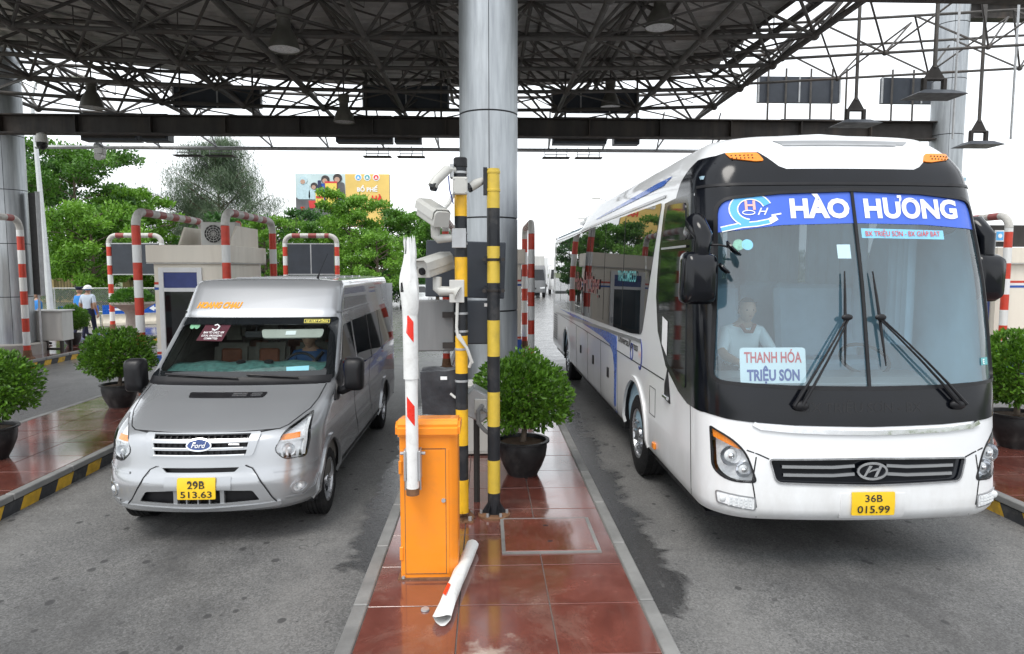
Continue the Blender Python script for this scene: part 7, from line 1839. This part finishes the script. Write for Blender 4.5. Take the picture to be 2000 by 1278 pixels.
hedge('dense green undergrowth below the trees behind the van', -20, -4.0, 47, 2.8, 2, 'tree_leaf_c', 22000, .22, 1.6)
hedge('far green treeline along the left of the road', -60, -16, 95, 5.5, 3, 'tree_leaf_c', 16000, .5, 3)
hedge('far green treeline along the right of the road', 26, 90, 110, 6.0, 4, 'tree_leaf_c', 14000, .55, 3)

# ================================================================== billboard
bb = thing('billboard', 'large roadside billboard with a medicine advertisement behind the trees', 'billboard', (-15.8, 75, 0))
bx0, bx1, bz0, bz1, byy = -20.4, -10.4, 7.2, 12.6, 75
mat('bill_sky', (.55, .68, .7), .6, var=.12, scale=.6); mat('bill_grey', (.13, .13, .14), .6, var=.3, scale=.7); mat('bill_yellow', (.78, .55, .16), .6, var=.08, scale=.5); mat('bill_navy', (.03, .04, .1), .6); mat('bill_cloth', (.5, .66, .72), .6, var=.1); mat('bill_hair', (.05, .04, .04), .6); mat('bill_skin', (.5, .32, .24), .6); mat('bill_boxyellow', (.8, .62, .12), .6)
MB().b2(bx0, bx1, byy + .03, byy + .5, bz0, bz1).build('frame_box', 'steel_dark', bb)
Fz = lambda d: byy - d
def flat(nm_, poly, m, d, par=None): return MB().prism(poly, (0, .02, 0), (0, Fz(d), 0), (1, 0, 0), (0, 0, 1)).build(nm_, m, par or bb)
xm = bx0 + (bx1 - bx0) * .53; rect = lambda a, b, c, d: [(a, c), (b, c), (b, d), (a, d)]
sheet_l = flat('picture_sheet', rect(bx0, xm, bz0, bz1), 'bill_sky', .02)
sheet_r = flat('picture_sheet', rect(xm, bx1, bz0, bz1), 'bill_yellow', .02)
flat('printed_shape', [(bx0, bz0), (xm, bz0), (xm - .2, bz0 + 1.6), (xm - 1.6, bz0 + 2.4), (bx0, bz0 + 2.9)], 'bill_grey', .045, sheet_l)
for cx_, cz, r, mh, mc in ((bx0 + .85, 11.9, .42, 'bill_cloth', 'bill_cloth'), (bx0 + 2.0, 11.3, .38, 'bill_hair', 'bill_cloth'), (bx0 + 3.2, 12.0, .45, 'bill_hair', 'stripe_blue'), (bx0 + 4.5, 12.15, .48, 'bill_hair', 'bill_grey')):
    flat('printed_shape', rounded([(cx_ - r * 1.7, 9.9), (cx_ + r * 1.7, 9.9), (cx_ + r * 1.5, cz - r * .9), (cx_ - r * 1.5, cz - r * .9)], .3), mc, .07, sheet_l); flat('printed_shape', circ(cx_, cz, r, 16), mh, .095, sheet_l); flat('printed_shape', circ(cx_ - .05, cz - r * .35, r * .6, 14), 'bill_skin', .12, sheet_l)
flat('printed_shape', rounded([(bx0 + 2.15, 9.0), (bx0 + 3.0, 9.0), (bx0 + 3.0, 11.0), (bx0 + 2.75, 11.4), (bx0 + 2.75, 11.9), (bx0 + 2.4, 11.9), (bx0 + 2.4, 11.4), (bx0 + 2.15, 11.0)], .08), 'bill_navy', .15, sheet_l)
flat('printed_shape', rect(bx0 + 2.14, bx0 + 3.01, 9.5, 10.6), 'bill_boxyellow', .175, sheet_l); flat('printed_shape', rect(bx0 + 2.2, bx0 + 2.95, 10.0, 10.25), 'red_print', .2, sheet_l)
flat('printed_shape', rect(bx0 + 3.15, bx0 + 4.45, 8.9, 11.8), 'red_print', .15, sheet_l); flat('printed_shape', rect(bx0 + 3.2, bx0 + 4.4, 9.2, 11.6), 'bill_boxyellow', .175, sheet_l); flat('printed_shape', rect(bx0 + 3.35, bx0 + 4.25, 10.5, 10.75), 'red_print', .2, sheet_l)
flat('printed_shape', [(bx0 + 1.45, 8.95), (bx0 + 2.05, 8.95), (bx0 + 2.12, 9.75), (bx0 + 1.38, 9.75)], 'red_print', .15, sheet_l)
flat('printed_shape', rect(bx0 + .5, bx0 + .9, 8.75, 9.1), 'reflector_red', .07, sheet_l)
tf = lambda u, v: (u, Fz(.075), v)
writing('print_text', '1138', 'white_print', sheet_l, tf, bx0 + 2.0, 7.6, .28, .75, .03)
writing('print_text', 'BỔ PHẾ', 'white_print', sheet_r, tf, xm + 2.35, 10.75, .42, 2.2, .04); writing('print_text', 'HÀ', 'reflector_red', sheet_r, tf, xm + 3.4, 9.75, .55, 1.2, .05)
writing('print_text', 'Việt Nam', 'ink', sheet_r, tf, xm + 3.4, 8.75, .28, 1.7, .005, .25)
for k, m in ((1.4, 'sky_blue_print'), (2.35, 'teal_print'), (3.3, 'reflector_red')):
    flat('print_mark', circ(xm + k, 12.25, .38, 16), 'white_print', .045, sheet_r); flat('print_mark', circ(xm + k, 12.25, .27, 14), m, .07, sheet_r); flat('print_mark', [(xm + k - .16, 12.1), (xm + k + .16, 12.1), (xm + k, 12.42)], 'white_print', .095, sheet_r)
for x in (-18.8, -12.8): MB().tube([(x, byy + .3, 0), (x, byy + .3, bz0)], .22, 12).build('post', 'old_red', bb)
MB().b2(bx0, bx1, byy - .4, byy + .5, bz0 - .22, bz0 - .1).build('catwalk', 'old_red', bb)

# ================================================================== guard rail, distant traffic
gr = thing('guard_rail', 'low metal guard rail along the far left road edge beyond the van', 'guard rail', (-9, 62, 0))
MB().prism([(0, .5), (.06, .56), (0, .62), (.06, .68), (.0, .76), (-.03, .76), (.02, .68), (-.04, .62), (.02, .56), (-.03, .5)], (16, -12, 0), (-18, 68, 0), (0, -1, 0), (0, 0, 1)).build('rail', 'galvanised', gr)
for k in range(9): MB().b2(-18 + 2 * k - .05, -18 + 2 * k + .05, 68.1 - 1.5 * k, 68.2 - 1.5 * k, 0, .74).build('post', 'galvanised', gr)
CAR_ROWS = [(.2, .08, .82, .14, .22), (.32, .0, .86, .14, .24), (.55, .02, .88, .14, .24), (.72, .1, .88, .14, .24), (.82, .5, .87, .12, .22), (.95, 1.0, .86, .1, .18), (1.0, 1.1, .85, .08, .16), (1.38, 1.75, .68, .06, .12), (1.44, 1.95, .6, .05, .1)]
def far_vehicle(label, cat, cx, yf, L, rows, paint, glass_z, name, sc=1.0, gf=None):
    V = Body(cx, yf, yf + L, rows); S = V.surf; z0, z1 = rows[0][0], rows[-1][0]
    root = thing(name, label, cat, (cx, yf + L / 2, 0)); 
    zs = [z0 + (z1 - z0) * k / 16 for k in range(17)]
    eR = [V.sy(1, V.yr, z) for z in zs]; eL = [V.sy(-1, V.yr, z) for z in zs]; n = 24
    out = eL[::-1] + [(eL[0][0] + (eR[0][0] - eL[0][0]) * k / n, 0) for k in range(1, n)] + eR + [(eR[-1][0] + (eL[-1][0] - eR[-1][0]) * k / n, V.h1) for k in range(1, n)]
    panel('body', paint, root, S, out, du=.3, dv=.12)
    aR, aL = V.sy(1, V.yr, z1)[0], V.sy(-1, V.yr, z1)[0]
    ring = [V.P(aL + (aR - aL) * k / 120, V.h1) for k in range(121)]; MB().add(ring, [tuple(range(121))]).build('roof', paint, root)
    W = lambda z: _lerp_tab(V.tab, V.hz(z))[2]
    a, b = glass_z
    panel('windscreen', 'dark_glass', root, S, [V.fx(x, z) for x, z in dense(rounded([(-W(b) * .84, b), (W(b) * .84, b), (W(a) * .9, a), (-W(a) * .9, a)], .05), .2)], du=.3, dv=.2, off=.01)
    for sd in (-1, 1):
        y0 = V.yf + _lerp_tab(V.tab, V.hz(b))[1] + .35; y1 = V.yr - .5
        p = [(y0, b), (y0, a + .04), (y1, a + .04), (y1 - .2, b)]
        panel('side_window', 'dark_glass', root, S, [V.sy(sd, y, z) for y, z in dense(p if sd > 0 else p[::-1], .3)][::-1 if sd > 0 else 1], du=.5, dv=.3, off=.01)
        lp_ = rounded([(sd * W(.6) * .92, z0 + .5), (sd * W(.6) * .55, z0 + .45), (sd * W(.6) * .6, z0 + .33), (sd * W(.6) * .9, z0 + .36)], .02)
        panel('headlight', 'lamp_white', root, S, [V.fx(*q) for q in lp_][::1], du=.3, dv=.3, off=.012)
        for yy in (yf + .85 * sc, yf + L - .9 * sc):
            r = .32 * sc; MB().lathe([(r * .6, cx + sd * (W(.4) - .2)), (r, cx + sd * (W(.4) - .18)), (r, cx + sd * (W(.4) + .01)), (r * .6, cx + sd * (W(.4) + .015))], (0, yy, r), 20, 'X').build('wheel', 'rubber', root)
    panel('grille', 'black_plastic', root, S, [V.fx(x, z) for x, z in ((-.35, z0 + .42), (.35, z0 + .42), (.32, z0 + .28), (-.32, z0 + .28))], du=.3, dv=.3, off=.012)
    panel('number_plate', 'plate_yellow', root, S, [V.fx(x, z) for x, z in ((-.2, z0 + .24), (.2, z0 + .24), (.2, z0 + .12), (-.2, z0 + .12))], du=.3, dv=.3, off=.02)
    MB().b2(cx - .7, cx + .7, yf + .5, yf + L - .2, .18, z0 + .02).build('underbody', 'black_plastic', root)
    MB().b2(cx - W(.5) * .95, cx + W(.5) * .95, yf + L - .03, yf + L + .02, z0, z1 - .1).build('tail', paint, root)
    return root
BR = [(z * .92, l, w, b_, r) for z, l, w, b_, r in BUS_ROWS]
far_vehicle('white car partly hidden behind the barrier arm and camera pole', 'car', -4.5, 42, 4.3, CAR_ROWS, 'bus_white', (1.0, 1.36), 'car')
mat('school_yellow', (.75, .5, .03), .35, var=.06, coat=.3)
far_vehicle('yellow bus far down the road between pillar and coach', 'bus', 9.2, 118, 9, BR, 'school_yellow', (1.5, 2.7), 'bus', 1.4)
far_vehicle('white car far down the road just right of the yellow bus', 'car', 8.1, 96, 4.3, CAR_ROWS, 'bus_white', (1.0, 1.36), 'car')
far_vehicle('small white car farthest down the road left of the yellow bus', 'car', 6.6, 112, 4.3, CAR_ROWS, 'bus_white', (1.0, 1.36), 'car')
TR = [(.45, .03, 1.15, .08, .2), (.6, 0, 1.18, .08, .2), (1.2, .02, 1.2, .08, .2), (1.5, .05, 1.2, .08, .2), (2.5, .3, 1.16, .08, .18), (2.75, .5, 1.1, .08, .18)]
for cx_, yy, lb in ((7.3, 66, 'white box truck just left of the coach tail'), (3.9, 58, 'dark fronted truck between the pillar and its pipe guard')):
    t = far_vehicle(lb, 'truck', cx_, yy, 2.2, TR, 'bus_white' if cx_ > 5 else 'grey_board', (1.5, 2.4), 'truck', 1.4)
    MB().b2(cx_ - 1.22, cx_ + 1.22, yy + 2.3, yy + 9.5, .95, 3.6).build('cargo_box', 'board_white' if cx_ > 5 else 'light_grey', t, bevel=.03)
    for s in (-1, 1):
        for q in (7.0, 8.2): MB().lathe([(.3, cx_ + s * .9), (.48, cx_ + s * .92), (.48, cx_ + s * 1.18), (.3, cx_ + s * 1.2)], (0, yy + q, .48), 20, 'X').build('wheel', 'rubber', t)
